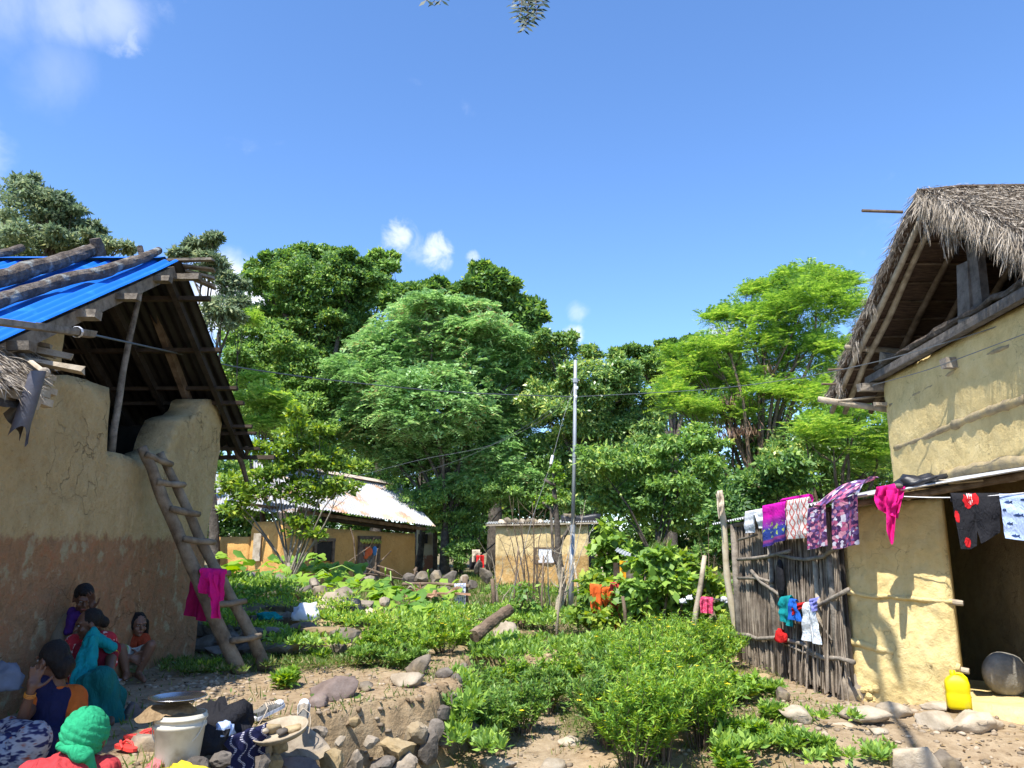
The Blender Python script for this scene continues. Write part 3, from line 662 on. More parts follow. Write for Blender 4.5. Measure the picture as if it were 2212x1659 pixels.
    # straw lying on the slopes and hanging from verge and eaves
    def straws(fn, n, umax, slope, L, lift=.17, name='straw'):
        u = rng.random(n)*umax; v = rng.random(n)
        c = np.array([fn(a, b) for a, b in zip(u, v)]) + np.array([0, 0, lift]) + rng.normal(size=(n, 3))*.02
        d = np.tile(slope, (n, 1)) + rng.normal(size=(n, 3))*np.array([.35, .25, .16])
        nn = np.tile([0, -.3, 1], (n, 1)) + rng.normal(size=(n, 3))*.5
        return leaf_arr(c, d, nn, rng.uniform(.10, .30, n), rng.uniform(.006, .013, n))
    v1, f1 = straws(near, 26000, .45, [-.12, -.82, -.55], .3)
    v2, f2 = straws(far, 2600, .12, [-.25, .8, -.5], .3)
    def fringe(fn, n, u0, v0, v1_, down, L0, L1, th=.17):
        v = rng.uniform(v0, v1_, n); c = np.array([fn(u0, b) for b in v]) + np.stack([rng.uniform(-.05, .12, n), rng.normal(size=n)*.03, rng.uniform(0, th, n)], 1)
        d = np.tile(down, (n, 1)) + rng.normal(size=(n, 3))*.22
        return leaf_arr(c, d, rdir(n), rng.uniform(L0, L1, n), rng.uniform(.005, .011, n))
    v3, f3 = fringe(near, 7500, 0, 0, 1, [-.10, -.30, -.92], .12, .50)
    v4, f4 = fringe(far, 2200, 0, 0, 1, [-.10, .45, -.7], .06, .17)
    tv, tf = [], []
    # torn tufts
    for (v, fn, ln, cnt, ux) in [(.03, near, .62, 90, .0), (.13, near, .66, 110, .004), (.17, near, .5, 70, .01), (.66, near, .75, 200, .0), (.6, near, .6, 160, .005), (.5, near, .5, 120, .005), (.4, near, .45, 120, .004), (.72, near, .9, 200, .0), (.8, near, .8, 240, 0.), (.62, far, .35, 40, 0), (.45, far, .3, 40, 0), (.85, far, .4, 60, 0)]:
        p = np.array(fn(ux, v)); k = rng.random(cnt)
        c = p + np.stack([rng.normal(size=cnt)*.035, rng.normal(size=cnt)*.05, .05-k*ln*.75], 1)
        d = np.tile([0, 0, -1.], (cnt, 1)) + rng.normal(size=(cnt, 3))*.16
        a, b = leaf_arr(c, d, rdir(cnt), rng.uniform(.12, .26, cnt), rng.uniform(.010, .02, cnt)); tv.append(a); tf.append(b)
    vs = [v1, v2, v3, v4] + tv; fsl = [f1, f2, f3, f4] + tf
    off = 0; F = []
    for a, b in zip(vs, fsl): F.append(b+off); off += len(a)
    np_mesh('straw', np.concatenate(vs), np.concatenate(F), M_straw, h, kind='stuff')
    # rafters and battens under the rear slope
    for u in (.02, .055, .14, .225, .31):
        P_ = [far(u, t)+V(0, 0, -.06) for t in (.02, .25, .5, .75, 1.03)]
        MB().tube(P_, [.04, .045, .05, .05, .045], 8, wob=.07).build('rafter', M_wood_pale if u < .06 else M_wood_brown, h, smooth=True)
    for u in (.1, .2):
        P_ = [near(u, t)+V(0, 0, -.06) for t in (.02, .5, 1.0)]
        MB().tube(P_, .045, 8, wob=.07).build('rafter', M_wood_brown, h, smooth=True)
    for k in range(11):
        t = .08+.088*k; out = rnd.uniform(-.02, .012) if k < 8 else rnd.uniform(-.05, -.02)
        P_ = [far(out, t)+V(0, 0, -.02), far(.2, t)+V(0, 0, -.02), far(.5, t)+V(0, 0, -.02)]
        MB().tube(P_, .018, 6, wob=.1).build('batten', M_wood_brown, h)
    for px0, py0, px1, py1, y, r in [(1826, 750, 1935, 758, 12.0, .045), (1768, 862, 1935, 888, 12.55, .05), (1810, 866, 1880, 858, 12.5, .02)]:
        a, b = PY(px0, py0, y), PY(px1, py1, y); b = b + (b-a)*.5
        MB().tube([a, a.lerp(b, .5), b], [r, r*1.05, r], 8, wob=.06).build('eave_pole', M_wood_pale, h, smooth=True)
    # pole lying over the thatch top, poking out at the left
    a, b = PY(1862, 455, 9.1), PY(1950, 458, 9.1)
    MB().tube([a, b], .02, 7).build('thatch_pole', M_wood_brown, h)
    P_ = [near(-.01, .045)+V(0, 0, .16), near(.1, .02)+V(0, 0, .2), near(.3, .01)+V(0, 0, .22)]
    MB().tube(P_, .025, 7).build('thatch_pole', M_wood_brown, h)
    p = near(.13, .22)+V(0, 0, .2); MB().tube([p, p+V(.35, .0, .02)], .014, 6).build('thatch_pole', M_wood_brown, h)
    # lower cross wall of the porch, with bulging ribs
    A = PZ(1848, 1508, 0); Bp = PZ(2083, 1532, .0); Bp = V(4.74, 8.62, 0)
    roofz = lambda s: 2.10+.10*s
    def zt(s): return roofz(s)
    mud_wall('porch_wall', M_mudR, A.xy, Bp.xy, -.06, zt, .26, h, n=90, m=60, amp=.032, batter=.05, rnd_top=.02)
    d = (Bp-A); d.z = 0; Ln = d.length; d.normalize(); nn = V(d.y, -d.x, 0)
    def wp(s, z, out): p = A + d*s; return V(p.x, p.y, z)+nn*out
    for z0, z1, ext, r in [(1.14, 1.09, .10, .024), (.62, .40, .08, .045)]:
        P_ = [wp(Ln*t, z0+(z1-z0)*t+.02*noise.noise(V(t*6, z0, 0)), .028) for t in np.linspace(0, 1, 26)]
        MB().tube(P_, [r*(1+.5*noise.noise(V(k*.6, z0, 3))) for k in range(26)], 8, wob=.2).build('mud_rib', M_mudR, h, smooth=True)
        if ext > 0:
            MB().tube([wp(Ln-.05, z1, .0), wp(Ln+ext, z1-.015, .01)], [.034, .03], 9, wob=.06).build('rib_stick_end', M_wood_pale, h)
    # corner post and crumbled corner
    MB().tube([wp(-.04, -.08, .03), wp(-.03, .7, .045), wp(-.05, 1.4, .05), wp(-.07, 2.1, .03)], [.065, .05, .045, .04], 9, wob=.12).build('corner_post', M_wood, h, smooth=True)
    mb = MB()
    for k in range(22):
        c = wp(rnd.uniform(-.02, .28), rnd.uniform(-.02, .14), rnd.uniform(.02, .10)); mb.ell(c, (rnd.uniform(.02, .05),)*3, n=6, m=4)
    mb.build('fallen_plaster', M_mudR, h)
    # porch floor
    mb = MB()
    def fl(u, v):
        a = V(4.62, 8.45, .10).lerp(V(5.72, 7.2, .12), u); b = V(5.2, 9.9, .12).lerp(V(6.0, 9.0, .12), u); p = a.lerp(b, v)
        return p+V(0, 0, noise.noise(p*3)*.02 - .22*max(0, (.06-v)/.06))
    mb.grid(fl, 30, 30); mb.build('porch_floor', M_mudR, h, smooth=True)
    # porch tin roof (also covers the stick pen)
    mb = MB(); corr(mb, (3.22, 12.65, 2.03), (3.70, 8.82, 2.19), (5.56, 7.2, 2.50), (5.86, 12.6, 2.56), 44, .016, nv=8, per=6)
    mb.build('porch_roof_sheet', M_tin, h, smooth=True)
    MB().tube([(3.76, 9.0, 2.12), (4.5, 8.45, 2.24), (5.6, 7.7, 2.45)], .04, 8, wob=.08).build('porch_beam', M_wood_brown, h)
    MB().tube([(3.34, 12.3, 1.98), (3.55, 10.6, 2.04), (3.82, 9.05, 2.11)], .035, 8, wob=.08).build('porch_beam', M_wood_brown, h)
    return h
M_wood_mud = rough_mat('mud_smeared_timber', [(.20, .16, .10), (.30, .24, .14), (.42, .32, .15)], scale=5, bump=.7, bscale=20)
RH = right_house()

def stick_pen():
    A = PZ(1603, 1428, 0.03); B = PZ(1838, 1512, 0.0)
    d = B-A; d.z = 0; Ln = d.length; d.normalize(); nn = V(-d.y, d.x, 0)*-1
    if nn.x > 0: nn = -nn
    h = thing('stick_pen', (A+B)/2, 'pen wall of upright grey sticks tied with bent branch rails', 'stick fence')
    def P_(s, z, out): p = A + d*s; return V(p.x, p.y, z)+nn*out
    def ztop(s): return 2.02+.10*s/Ln
    nst = 230
    for k in range(nst):
        s = Ln*(k+rnd.uniform(-.4, .4))/nst; g = G(*P_(s, 0, 0).xy)
        r = rnd.uniform(.006, .0135); lean = rnd.uniform(-.06, .06); t = ztop(s)-rnd.uniform(.0, .1)
        if rnd.random() < .2: t = rnd.uniform(1.0, 1.6)
        b0 = g - .03 + (rnd.uniform(0, .14) if s > Ln*.5 else 0); out0 = rnd.uniform(0, .05)
        if s > Ln*.55 and rnd.random() < .4: out0 += rnd.uniform(.03, .12); lean += rnd.uniform(-.12, .12)
        pts = [P_(s+lean, b0, out0), P_(s+lean*.5+rnd.uniform(-.028, .028), b0+(t-b0)*.33, out0*.5+rnd.uniform(-.01, .03)), P_(s+rnd.uniform(-.03, .03), b0+(t-b0)*.66, rnd.uniform(-.01, .03)), P_(s-lean*.4, t, rnd.uniform(-.02, .02))]
        MB().tube(pts, [r*1.15, r, r*.9, r*.7], 5, wob=.12).build('stick', M_stick, h)
    mb = MB()
    for k in range(200):
        s = Ln*(k+rnd.random())/200; r = rnd.uniform(.01, .02)
        mb.tube([P_(s, -.05, -.05), P_(s+rnd.uniform(-.04, .04), 1., -.045), P_(s+rnd.uniform(-.05, .05), ztop(s)-.03, -.06)], r, 4)
    mb.build('rear_sticks', M_soot_shade, h, kind='stuff')  # near-black backing paints the shade between the pen sticks
    def onp(px, py, out): return PP(px, py, A+nn*out, nn)
    rails = [([(1594, 1209), (1630, 1206), (1661, 1201), (1707, 1190)], .026), ([(1684, 1199), (1715, 1206), (1740, 1209), (1778, 1203), (1797, 1188), (1842, 1173)], .022),
             ([(1595, 1249), (1639, 1249), (1669, 1258)], .02), ([(1623, 1233), (1645, 1258), (1686, 1287), (1714, 1307), (1733, 1312), (1765, 1309), (1798, 1293), (1833, 1273)], .026),
             ([(1595, 1167), (1635, 1155)], .018), ([(1592, 1370), (1615, 1372), (1636, 1380), (1674, 1378), (1706, 1384), (1738, 1392), (1753, 1408), (1779, 1421), (1814, 1422), (1845, 1431)], .028),
             ([(1686, 1386), (1729, 1406), (1779, 1423)], .018), ([(1757, 1320), (1770, 1342), (1797, 1383)], .014), ([(1660, 1143), (1680, 1112)], .016)]
    for pts, r in rails:
        MB().tube([onp(px, py, .07) for px, py in pts], [r*(1+rnd.uniform(-.15, .15)) for _ in pts], 8, wob=.1).build('rail', M_wood, h, smooth=True)
    for s, r, zt, m in [(.03, .055, 2.0, M_wood), (Ln*.42, .04, 2.05, M_wood), (Ln*.83, .035, 1.55, M_wood_pale), (Ln*.95, .04, 2.1, M_wood)]:
        p0 = P_(s, -.05, .03); MB().tube([p0, P_(s+.02, zt*.5, .04), P_(s-.02, zt, .02)], [r*1.1, r, r*.85], 8, wob=.1).build('post', m, h, smooth=True)
    # mud infill seen between pen and porch wall
    return A, B, d, nn, Ln
M_stick = rough_mat('grey_stick', [(.075, .055, .04), (.18, .145, .11), (.30, .25, .19)], scale=4, bump=.4, bscale=30, island=.55)
PEN = stick_pen()

def centre_hut():
    D = 26.0; l = PY(1070, 1275, D); r = PY(1274, 1275, D); g = .12
    h = thing('mud_hut', ((l.x+r.x)/2, D+1.4, g), 'small pale yellow mud hut with a flat roof weighted by stones', 'hut')
    zt = PY(1170, 1133, D).z
    mud_wall('front_wall', M_mudC, (r.x, D), (l.x, D), g-.1, zt, .3, h, n=60, m=30, amp=.04, batter=.05, nrm_side=-1)
    mud_wall('side_wall', M_mudC, (l.x+.01, D+.32), (l.x+.01, D+3.2), g-.1, zt, .25, h, n=20, m=12, amp=.03, nrm_side=-1)
    mud_wall('side_wall', M_mudC, (r.x-.01, D+3.2), (r.x-.01, D+.32), g-.1, zt, .25, h, n=20, m=12, amp=.03, nrm_side=-1)
    mb = MB(); corr(mb, (l.x-.32, D-.16, zt+.02), (r.x+.42, D-.16, zt+.10), (r.x+.42, D+3.3, zt+.28), (l.x-.32, D+3.3, zt+.2), 46, .016, nv=4)
    mb.build('roof_sheet', M_tin, h, smooth=True)
    MB().beam((l.x-.32, D-.14, zt-.03), (r.x+.42, D-.14, zt+.045), .03, .05).build('eave_board', M_wood_pale, h)
    for x in np.linspace(l.x-.25, r.x+.3, 6): MB().beam((x, D-.12, zt-.05), (x, D+.2, zt-.02), .06, .07, jit=.006).build('rafter', M_wood_brown, h)
    # window opening covered with white paper
    w = MB(); a, b = PY(1159, 1215, D-.02), PY(1201, 1186, D-.02)
    c = (a+b)/2; w.box((c.x, D-.035, c.z), (abs(b.x-a.x), .03, abs(b.z-a.z)), jit=.01); pn = w.build('window_paper', M_paper, h)
    mb = MB(); W_ = abs(b.x-a.x)/2+.03; H_ = abs(b.z-a.z)/2+.03
    for s in (-1, 1):
        mb.box((c.x+s*W_, D-.03, c.z), (.05, .07, H_*2+.05)); mb.box((c.x, D-.028, c.z+s*H_), (W_*2-.06, .07, .05))
    mb.build('frame', M_wood_brown, pn)
    # things on the roof
    xs = [(1085, 1121, .13), (1098, 1118, .16), (1113, 1119, .13), (1128, 1120, .12), (1140, 1118, .15), (1153, 1119, .14), (1166, 1121, .12), (1222, 1111, .13), (1236, 1109, .14)]
    RL = ['leftmost stone on the flat roof of the yellow hut', 'tallest stone of the left group on the yellow hut roof', 'third stone from the left on the yellow hut roof', 'pale stone in the middle of the row on the yellow hut roof', 'stone just right of the middle pale one on the yellow hut roof', 'stone second from the right of the long row on the yellow hut roof', 'last stone of the long row on the yellow hut roof, by the pruned stem', 'left stone lying on the black plastic roll of the yellow hut roof', 'right stone lying on the black plastic roll of the yellow hut roof']
    for k, (px, py, r_) in enumerate(xs):
        p = PY(px, py, D+.3+.1*(k % 2)); p.z = zt+.10+(.2 if k > 6 else 0)
        stone(p, (r_*1.2, r_, r_*.75), 'stone', M_stone if k % 3 else M_stone_pale, RL[k], 'stone', 'stones on the hut roof', seed=k)
    a, b = PY(1212, 1121, D+.4), PY(1297, 1119, D+.4)
    MB().tube([a.lerp(b, t)+V(0, 0, .03*math.sin(9*t)) for t in np.linspace(0, 1, 9)], .13, 10, wob=.1).build('plastic_roll', M_black, smooth=True, label='rolled black plastic lying on the right of the yellow hut roof', cat='plastic roll')
M_paper = rough_mat('white_paper', [(.62, .63, .66), (.78, .78, .8)], scale=5, bump=.4, bscale=9)
def ico(sub=2):
    bm = bmesh.new(); bmesh.ops.create_icosphere(bm, subdivisions=sub, radius=1)
    v = [x.co.copy() for x in bm.verts]; f = [tuple(q.index for q in fc.verts) for fc in bm.faces]; bm.free(); return v, f
ICO = {k: ico(k) for k in (1, 2, 3)}
def stone_mb(c, rad, seed=0, rot=None, sub=2, rough=.32, flat=None):
    v, f = ICO[sub]; q = Quaternion((rnd.uniform(-1, 1), rnd.uniform(-.3, .3), rnd.uniform(-.3, .3), rnd.uniform(-1, 1))).normalized() if rot is None else rot
    o = V(seed*3.7, seed*1.3, -seed*2.1); vs = []
    # a few cutting planes give facets
    pl = [(Vector((rnd.gauss(0, 1), rnd.gauss(0, 1), rnd.gauss(0, 1))).normalized(), rnd.uniform(.48, .84)) for _ in range(11)]
    for p in v:
        d = p*(1+rough*noise.noise(p*1.3+o)+.12*noise.noise(p*3.4+o))
        for n_, k in pl:
            t = d.dot(n_)
            if t > k: d = d - n_*(t-k)*.94
        d = d*(1.16+.15*noise.noise(p*4.3+o)+.09*noise.noise(p*9+o))
        d = Vector((d.x*rad[0], d.y*rad[1], d.z*rad[2])); d.rotate(q); vs.append(d+Vector(c))
    mb = MB(); mb.add(vs, f); return mb
def stone(c, rad, name, mat, label, cat, group=None, seed=0, rot=None, sub=2, parent=None, smooth=False):
    if parent is not None: return stone_mb(c, rad, seed, rot, sub).build(name, mat, parent, smooth=True)
    mb = stone_mb(c, rad, seed, rot, sub)
    return mb.build(name, mat, origin=tuple(c), smooth=True, label=label, cat=cat, group=group)
centre_hut()

def orange_house():
    DR, DL = 29.5, 25.0
    h = thing('orange_mud_house', (-6.0, 28.5, .3), 'orange mud house with a rust streaked corrugated roof behind the pumpkin vines', 'house')
    a = PY(645, 1230, DL); b = PY(897, 1230, DR); zt = 2.42
    mud_wall('front_wall', M_mudO, (a.x, a.y), (b.x, b.y), 0, lambda s: 2.34-.03*s, .3, h, n=90, m=24, amp=.03)
    mud_wall('end_wall', M_mudO, (b.x+.0, b.y+.05), (b.x-2.4, b.y+2.3), 0, 2.2, .25, h, n=24, m=10, amp=.03)
    wd = (V(b.x, b.y, 0)-V(a.x, a.y, 0)).normalized(); wn = V(wd.y, -wd.x, 0)
    def on(px, py, out): return PP(px, py, V(a.x, a.y, 0)+wn*out, wn)
    # roof
    Er = PY(941, 1137, 29.2); El = PY(690, 1100, 24.8); El = Er+(El-Er)*1.45; Rr = PY(862, 1047, 31.5); Rl = PY(548, 993, 25.3)
    mb = MB(); corr(mb, El, Er, Rr, Rl, 62, .022, nv=6); mb.build('roof_sheet', M_tinrust, h, smooth=True)
    mb = MB(); mb.grid(lambda u, v: Rl.lerp(Rr, .02+u*.98)+V(0, 0, .06)+(wn*.34 - V(0, 0, .16))*v + V(0, 0, .01), 40, 2); mb.build('ridge_cap', M_rust, h)
    MB().beam(El+V(0, 0, -.10)-wn*.5, Er+V(0, 0, -.10)-wn*.5, .09, .10, jit=.01).build('eave_beam', M_wood_brown, h)
    mb = MB(); mb.box((0, 0, 0), (.01, .01, .01)); 
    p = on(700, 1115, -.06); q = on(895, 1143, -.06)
    MB().beam(p, q, .2, .26, jit=.02).build('loft_gap', M_dark, h)  # dark beam stands in for the shade in the gap under the eave
    for t in np.linspace(.05, .95, 7):
        c = p.lerp(q, t)+wn*.15; MB().beam(c, c-wn*.5+V(0, 0, .1), .09, .1, jit=.01).build('joist_end', M_wood_brown, h)
    # window and door
    def opening(px0, py0, px1, py1, nm, mat, depth=.06):
        p0, p1 = on(px0, py1, .05), on(px1, py0, .05); z0, z1 = p0.z, p1.z; w_ = ((p1-p0).xy).length; c = (p0+p1)/2
        M = Matrix((wd, wn, V(0, 0, 1))).transposed()
        o = MB().box((c.x, c.y, (z0+z1)/2), (w_, depth, z1-z0), M).build(nm, mat, h)
        fr = MB()
        for s in (-1, 1): fr.box(V(c.x, c.y, (z0+z1)/2)+wd*s*(w_/2+.05)+wn*.03, (.1, .1, z1-z0+.1), M)
        fr.box(V(c.x, c.y, z1+.06)+wn*.031, (w_+.24, .1, .1), M); fr.build('frame', M_wood_brown, o)
        return o, c, w_, z0, z1, M
    opening(680, 1170, 716, 1212, 'window', M_dark)
    o, c, w_, z0, z1, M = opening(775, 1165, 815, 1258, 'door', M_wood_brown)
    mb = MB()
    for s in (-1, 1): mb.beam(V(c.x, c.y, z0+.1)+wn*.05-wd*s*w_*.45, V(c.x, c.y, z0+(z1-z0)*.75)+wn*.05+wd*s*w_*.45, .04, .07)
    mb.build('door_brace', M_wood, o)
    mb = MB(); 
    for k in range(14):
        cc = V(c.x, c.y, z1-.05)+wn*.1+wd*(w_*(k/13-.5)*1.15); mb.ell(cc+V(0, 0, -.05*(k % 2)), (.05, .05, .06), n=6, m=4)
    mb.build('door_garland', M_garland, o)
    mb = MB(); mb.ell(V(c.x, c.y, z1-.42)+wn*.08-wd*.12, (.18, .04, .17), n=8, m=6); mb.ell(V(c.x, c.y, z1-.55)+wn*.08-wd*.2, (.1, .04, .12), n=8, m=6); mb.build('door_flower', plain('orange_flower', (.65, .12, .03)), o)
    mb = MB(); mb.ell(V(c.x, c.y, z1-.40)+wn*.08+wd*.22, (.1, .04, .16), n=8, m=6); mb.build('door_flower', plain('blue_flower', (.08, .25, .5)), o)
    # annex with lit face, left
    a1, a2 = PY(536, 1215, 24.2), PY(612, 1215, 23.6)
    mud_wall('annex_wall', M_mudO, (a1.x, a1.y), (a2.x, a2.y), 0, 2.45, .25, h, n=30, m=20, amp=.04)
    mud_wall('annex_wall', M_mudO, (a2.x, a2.y+.02), (a2.x+.25, a2.y+2.4), 0, 2.4, .25, h, n=20, m=14, amp=.04)
    a0 = PY(455, 1215, 24.6); mud_wall('annex_wall', M_mudO, (a0.x, a0.y), (a1.x-.01, a1.y+.05), 0, 2.0, .25, h, n=20, m=14, amp=.04)
    p0, p1 = PY(545, 1212, 23.9), PY(565, 1152, 23.9); MB().box(((p0.x+p1.x)/2, 23.95, (p0.z+p1.z)/2), (p1.x-p0.x, .16, p1.z-p0.z)).build('annex_door', M_wood_pale, h)
    mb = MB(); corr(mb, PY(452, 1100, 24.0), PY(640, 1108, 23.3), PY(650, 1075, 25.5), PY(455, 1065, 26.), 30, .02, nv=4); mb.build('annex_roof_sheet', M_tin, h, smooth=True)
    mb = MB(); corr(mb, PY(455, 1060, 30), PY(498, 1072, 30), PY(500, 1030, 33), PY(457, 1022, 33), 12, .02, nv=3); mb.build('rear_roof_sheet', M_tin, h, smooth=True)
M_tinrust = rough_mat('rust_streaked_tin', [(.30, .30, .31), (.40, .40, .41)], scale=3, rough=.65, bump=.06, spec=.3, metal=0, second=[((.36, .19, .09), 1.1, .56, .66), ((.5, .36, .24), 2.3, .56, .64)])
M_garland = plain('green_orange_garland', (.30, .32, .06), var=.6, scale=20)
orange_house()

def dark_shed():
    h = thing('thatch_shed', (-2.8, 33, .2), 'dark open shed with posts and a yellow and red wall behind the big tree trunk', 'shed')
    p = PY(902, 1140, 34)
    a, b = PY(898, 1230, 34.5), PY(938, 1230, 34.5)
    mud_wall('back_wall', band_wall('two_tone_mud', [(.45, .36, .2), (.5, .4, .24), (.56, .45, .28)], [(.25, .10, .05), (.3, .12, .06), (.35, .15, .08)], 1.35, bump=.3), (a.x, a.y), (b.x, b.y), 0, 2.6, .2, h, n=16, m=12, amp=.02)
    c = PY(914, 1164, 34.4); MB().box((c.x, 34.36, c.z), (.4, .1, .4)).build('window', M_dark, h)
    # hipped dark roof
    mb = MB(); q = [PY(860, 1120, 32.5), PY(1003, 1150, 32), PY(1000, 1150, 36.5), PY(900, 1050, 35), PY(945, 1040, 35)]
    mb.add([q[0], q[1], q[4], q[3]], [(0, 1, 2, 3)]); mb.add([q[1], q[2], q[4]], [(0, 1, 2)])
    mb.build('thatch_roof', M_thatch_core, h)
    for px in (940, 985, 996):
        t, bt = PY(px, 1145, 32.6), PY(px, 1240, 32.6); MB().tube([bt, t], [.1, .09], 8, wob=.08).build('post', M_wood_brown, h)
    a, b = PY(880, 1240, 33), PY(1000, 1245, 33)
    MB().box(((a.x+b.x)/2, 33.5, .35), (abs(b.x-a.x)+.3, 1.6, .45), jit=.03).build('plinth', M_stone_dark, h)
dark_shed()
# ------------------------------------------------------------------ trees
def lobes_world(lobes, D, dk=.8, spread=.25):
    out = []
    for (px, py, rx, ry) in lobes:
        y = D + rnd.uniform(-spread, spread)*rx/FPX*D*2
        c = PY(px, py, y); k = (c-EYE).length/math.hypot(FPX, 0)*.985
        rxx, rz = rx*k, ry*k
        out.append((np.array(c), np.array([rxx, max(rxx, rz)*dk, rz])))
    return out
def crown_leaves(lw, dens, cl_r, per, L, Wd, droop=.2, up=.5, out=.6, mid=.45, fold=.0, inner=.45):
    cs, ds, ns, ls = [], [], [], []
    for c, r in lw:
        area = (r[0]*r[1]+r[1]*r[2]+r[0]*r[2])*4.19
        nc = max(3, int(area*dens))
        dd = rdir(nc); rad = rng.uniform(inner, 1.0, (nc, 1))**.7
        cc = c + dd*r*rad*np.maximum(.4, 1-.6*cl_r/np.maximum(r, .05))
        n = nc*per
        k = np.repeat(np.arange(nc), per)
        u = rdir(n); u[:, 2] = np.abs(u[:, 2])*.75+u[:, 2]*.25
        cr = np.minimum(cl_r*rng.uniform(.6, 1.25, nc), r.min()*.9+.05)[k][:, None]
        p = cc[k] + u*cr*rng.uniform(.35, 1.0, (n, 1))*np.array([1, 1, .75])
        cs.append(p); ds.append(u*out + rdir(n)*.7 + np.array([0, 0, -droop])); ns.append(u*.4 + np.array([0, -.1, up]) + rdir(n)*.45)
        ls.append(rng.uniform(.45, 1.4, n))
    c = np.concatenate(cs); d = np.concatenate(ds); n = np.concatenate(ns); s = np.concatenate(ls)
    return leaf_arr(c, d, n, L*s, Wd*s, mid, fold)
def pinnate_leaves(lw, dens, cl_r, per, RL, pairs, L, Wd, droop=.5, lift=.0):
    "compound leaves: a rachis with pairs of leaflets"
    vs, fs, off = [], [], 0
    C, Dr = [], []
    for c, r in lw:
        area = (r[0]*r[1]+r[1]*r[2]+r[0]*r[2])*4.19; nc = max(3, int(area*dens)); dd = rdir(nc)
        cc = c + dd*r*rng.uniform(.5, 1., (nc, 1))**.7*np.maximum(.4, 1-.5*cl_r/np.maximum(r, .05)); k = np.repeat(np.arange(nc), per); n = nc*per; u = rdir(n); u[:, 2] = np.abs(u[:, 2])*.7+u[:, 2]*.3
        C.append(cc[k]+u*np.minimum(cl_r, r.min())*rng.uniform(.2, .9, (n, 1))); Dr.append(u*.9+rdir(n)*.45+np.array([0, 0, lift]))
    c = np.concatenate(C); d = nrm(np.concatenate(Dr)); n = len(c)
    s = nrm(np.cross(d, np.array([0, 0, 1.])+rdir(n)*.25)); up = np.cross(s, d); sc = rng.uniform(.7, 1.25, n)
    cc, dd, nn, ll = [], [], [], []
    for j in range(pairs):
        t = (j+.6)/pairs
        p = c + d*(RL*t*sc)[:, None] + np.array([0, 0, -1.])*(droop*RL*t*t*sc)[:, None]
        for sg in (-1, 1):
            cc.append(p); dd.append(s*sg + d*.35 - np.array([0, 0, droop*.8*t]) + rdir(n)*.12); nn.append(up+rdir(n)*.25); ll.append(sc*(1-.4*abs(t-.45)))
    c2 = np.concatenate(cc); l2 = np.concatenate(ll)
    return leaf_arr(c2, np.concatenate(dd), np.concatenate(nn), L*l2, Wd*l2)
def join_arr(items):
    vs, fs, off = [], [], 0
    for v, f in items: vs.append(v); fs.append(f+off); off += len(v)
    return np.concatenate(vs), np.concatenate(fs)
def limbs(mb, base, lw, r0, split=.45, n=9, seed=0, maxl=99):
    base = Vector(base); cen = sum((Vector(c) for c, r in lw), Vector())/len(lw)
    zmin = min(c[2]-r[2]*.5 for c, r in lw)
    top = base.lerp(cen, .62); top.z = max(base.z+.5, base.z+(cen.z-base.z)*split*1.35); fork = base.lerp(top, .8)
    P_ = [base.lerp(top, t)+V(noise.noise(V(t*3, seed, 0)), noise.noise(V(seed, t*3, 4)), 0)*r0*1.6*(t > 0) for t in np.linspace(0, 1, 7)]
    mb.tube(P_, [r0*(1.35-.75*t) if t > .05 else r0*1.6 for t in np.linspace(0, 1, 7)], n, wob=.06)
    for i, (c, r) in enumerate(lw[:maxl]):
        e = Vector(c)+V(0, 0, -r[2]*.1); s = P_[3+(i % 4)]
        m = s.lerp(e, .5)+V(rnd.uniform(-.1, .1), rnd.uniform(-.1, .1), .12)*(e-s).length
        mb.tube([s, s.lerp(m, .5)+V(0, 0, .02), m, m.lerp(e, .55), e], [r0*.5, r0*.42, r0*.32, r0*.2, r0*.08], 6, caps=False, wob=.05)
        for k in range(3):
            q = Vector(c)+Vector(rdir(1)[0]*r*.85); mb.tube([m.lerp(e, .5), m.lerp(q, .6)+V(0, 0, .05), q], [r0*.16, r0*.1, r0*.03], 4, caps=False)
G_DARK = leaf_mat('dark_leaf', [(0.0, (0.0502, 0.1154, 0.0373)), (0.45, (0.1103, 0.2253, 0.0558)), (0.8, (0.2047, 0.3461, 0.0773)), (1, (0.3779, 0.487, 0.1242))], trans=.38)
G_MID = leaf_mat('mid_leaf', [(0.0, (0.0881, 0.1718, 0.0526)), (0.5, (0.1763, 0.3209, 0.0791)), (0.85, (0.294, 0.4582, 0.1052)), (1, (0.4702, 0.5729, 0.1582))], trans=.38)
G_PINN = leaf_mat('sheen_leaf', [(0.0, (0.1161, 0.2309, 0.0744)), (0.45, (0.2319, 0.4154, 0.149)), (0.85, (0.3811, 0.5844, 0.2419)), (0.985, (0.563, 0.7074, 0.2976)), (1.0, (0.3501, 0.2855, 0.1285))], trans=.38, rough=.42, spec=.55)
G_GLOSS = leaf_mat('glossy_leaf', [(0.0, (0.0675, 0.1544, 0.0498)), (0.45, (0.1533, 0.2831, 0.0748)), (0.85, (0.3069, 0.4374, 0.1246)), (1, (0.6136, 0.6433, 0.187))], trans=.38, rough=.36, spec=.6)
G_FEATH = leaf_mat('feathery_leaf', [(0.0, (0.1235, 0.2529, 0.0521)), (0.45, (0.2248, 0.3949, 0.0778)), (0.85, (0.3595, 0.5373, 0.1169)), (1, (0.5394, 0.632, 0.156))], trans=.42)
G_LIGHT = leaf_mat('light_leaf', [(0.0, (0.072, 0.1455, 0.0264)), (0.4, (0.16, 0.2645, 0.0463)), (0.8, (0.256, 0.3835, 0.0595)), (1, (0.4481, 0.5025, 0.0794))], trans=.38, rough=.42)
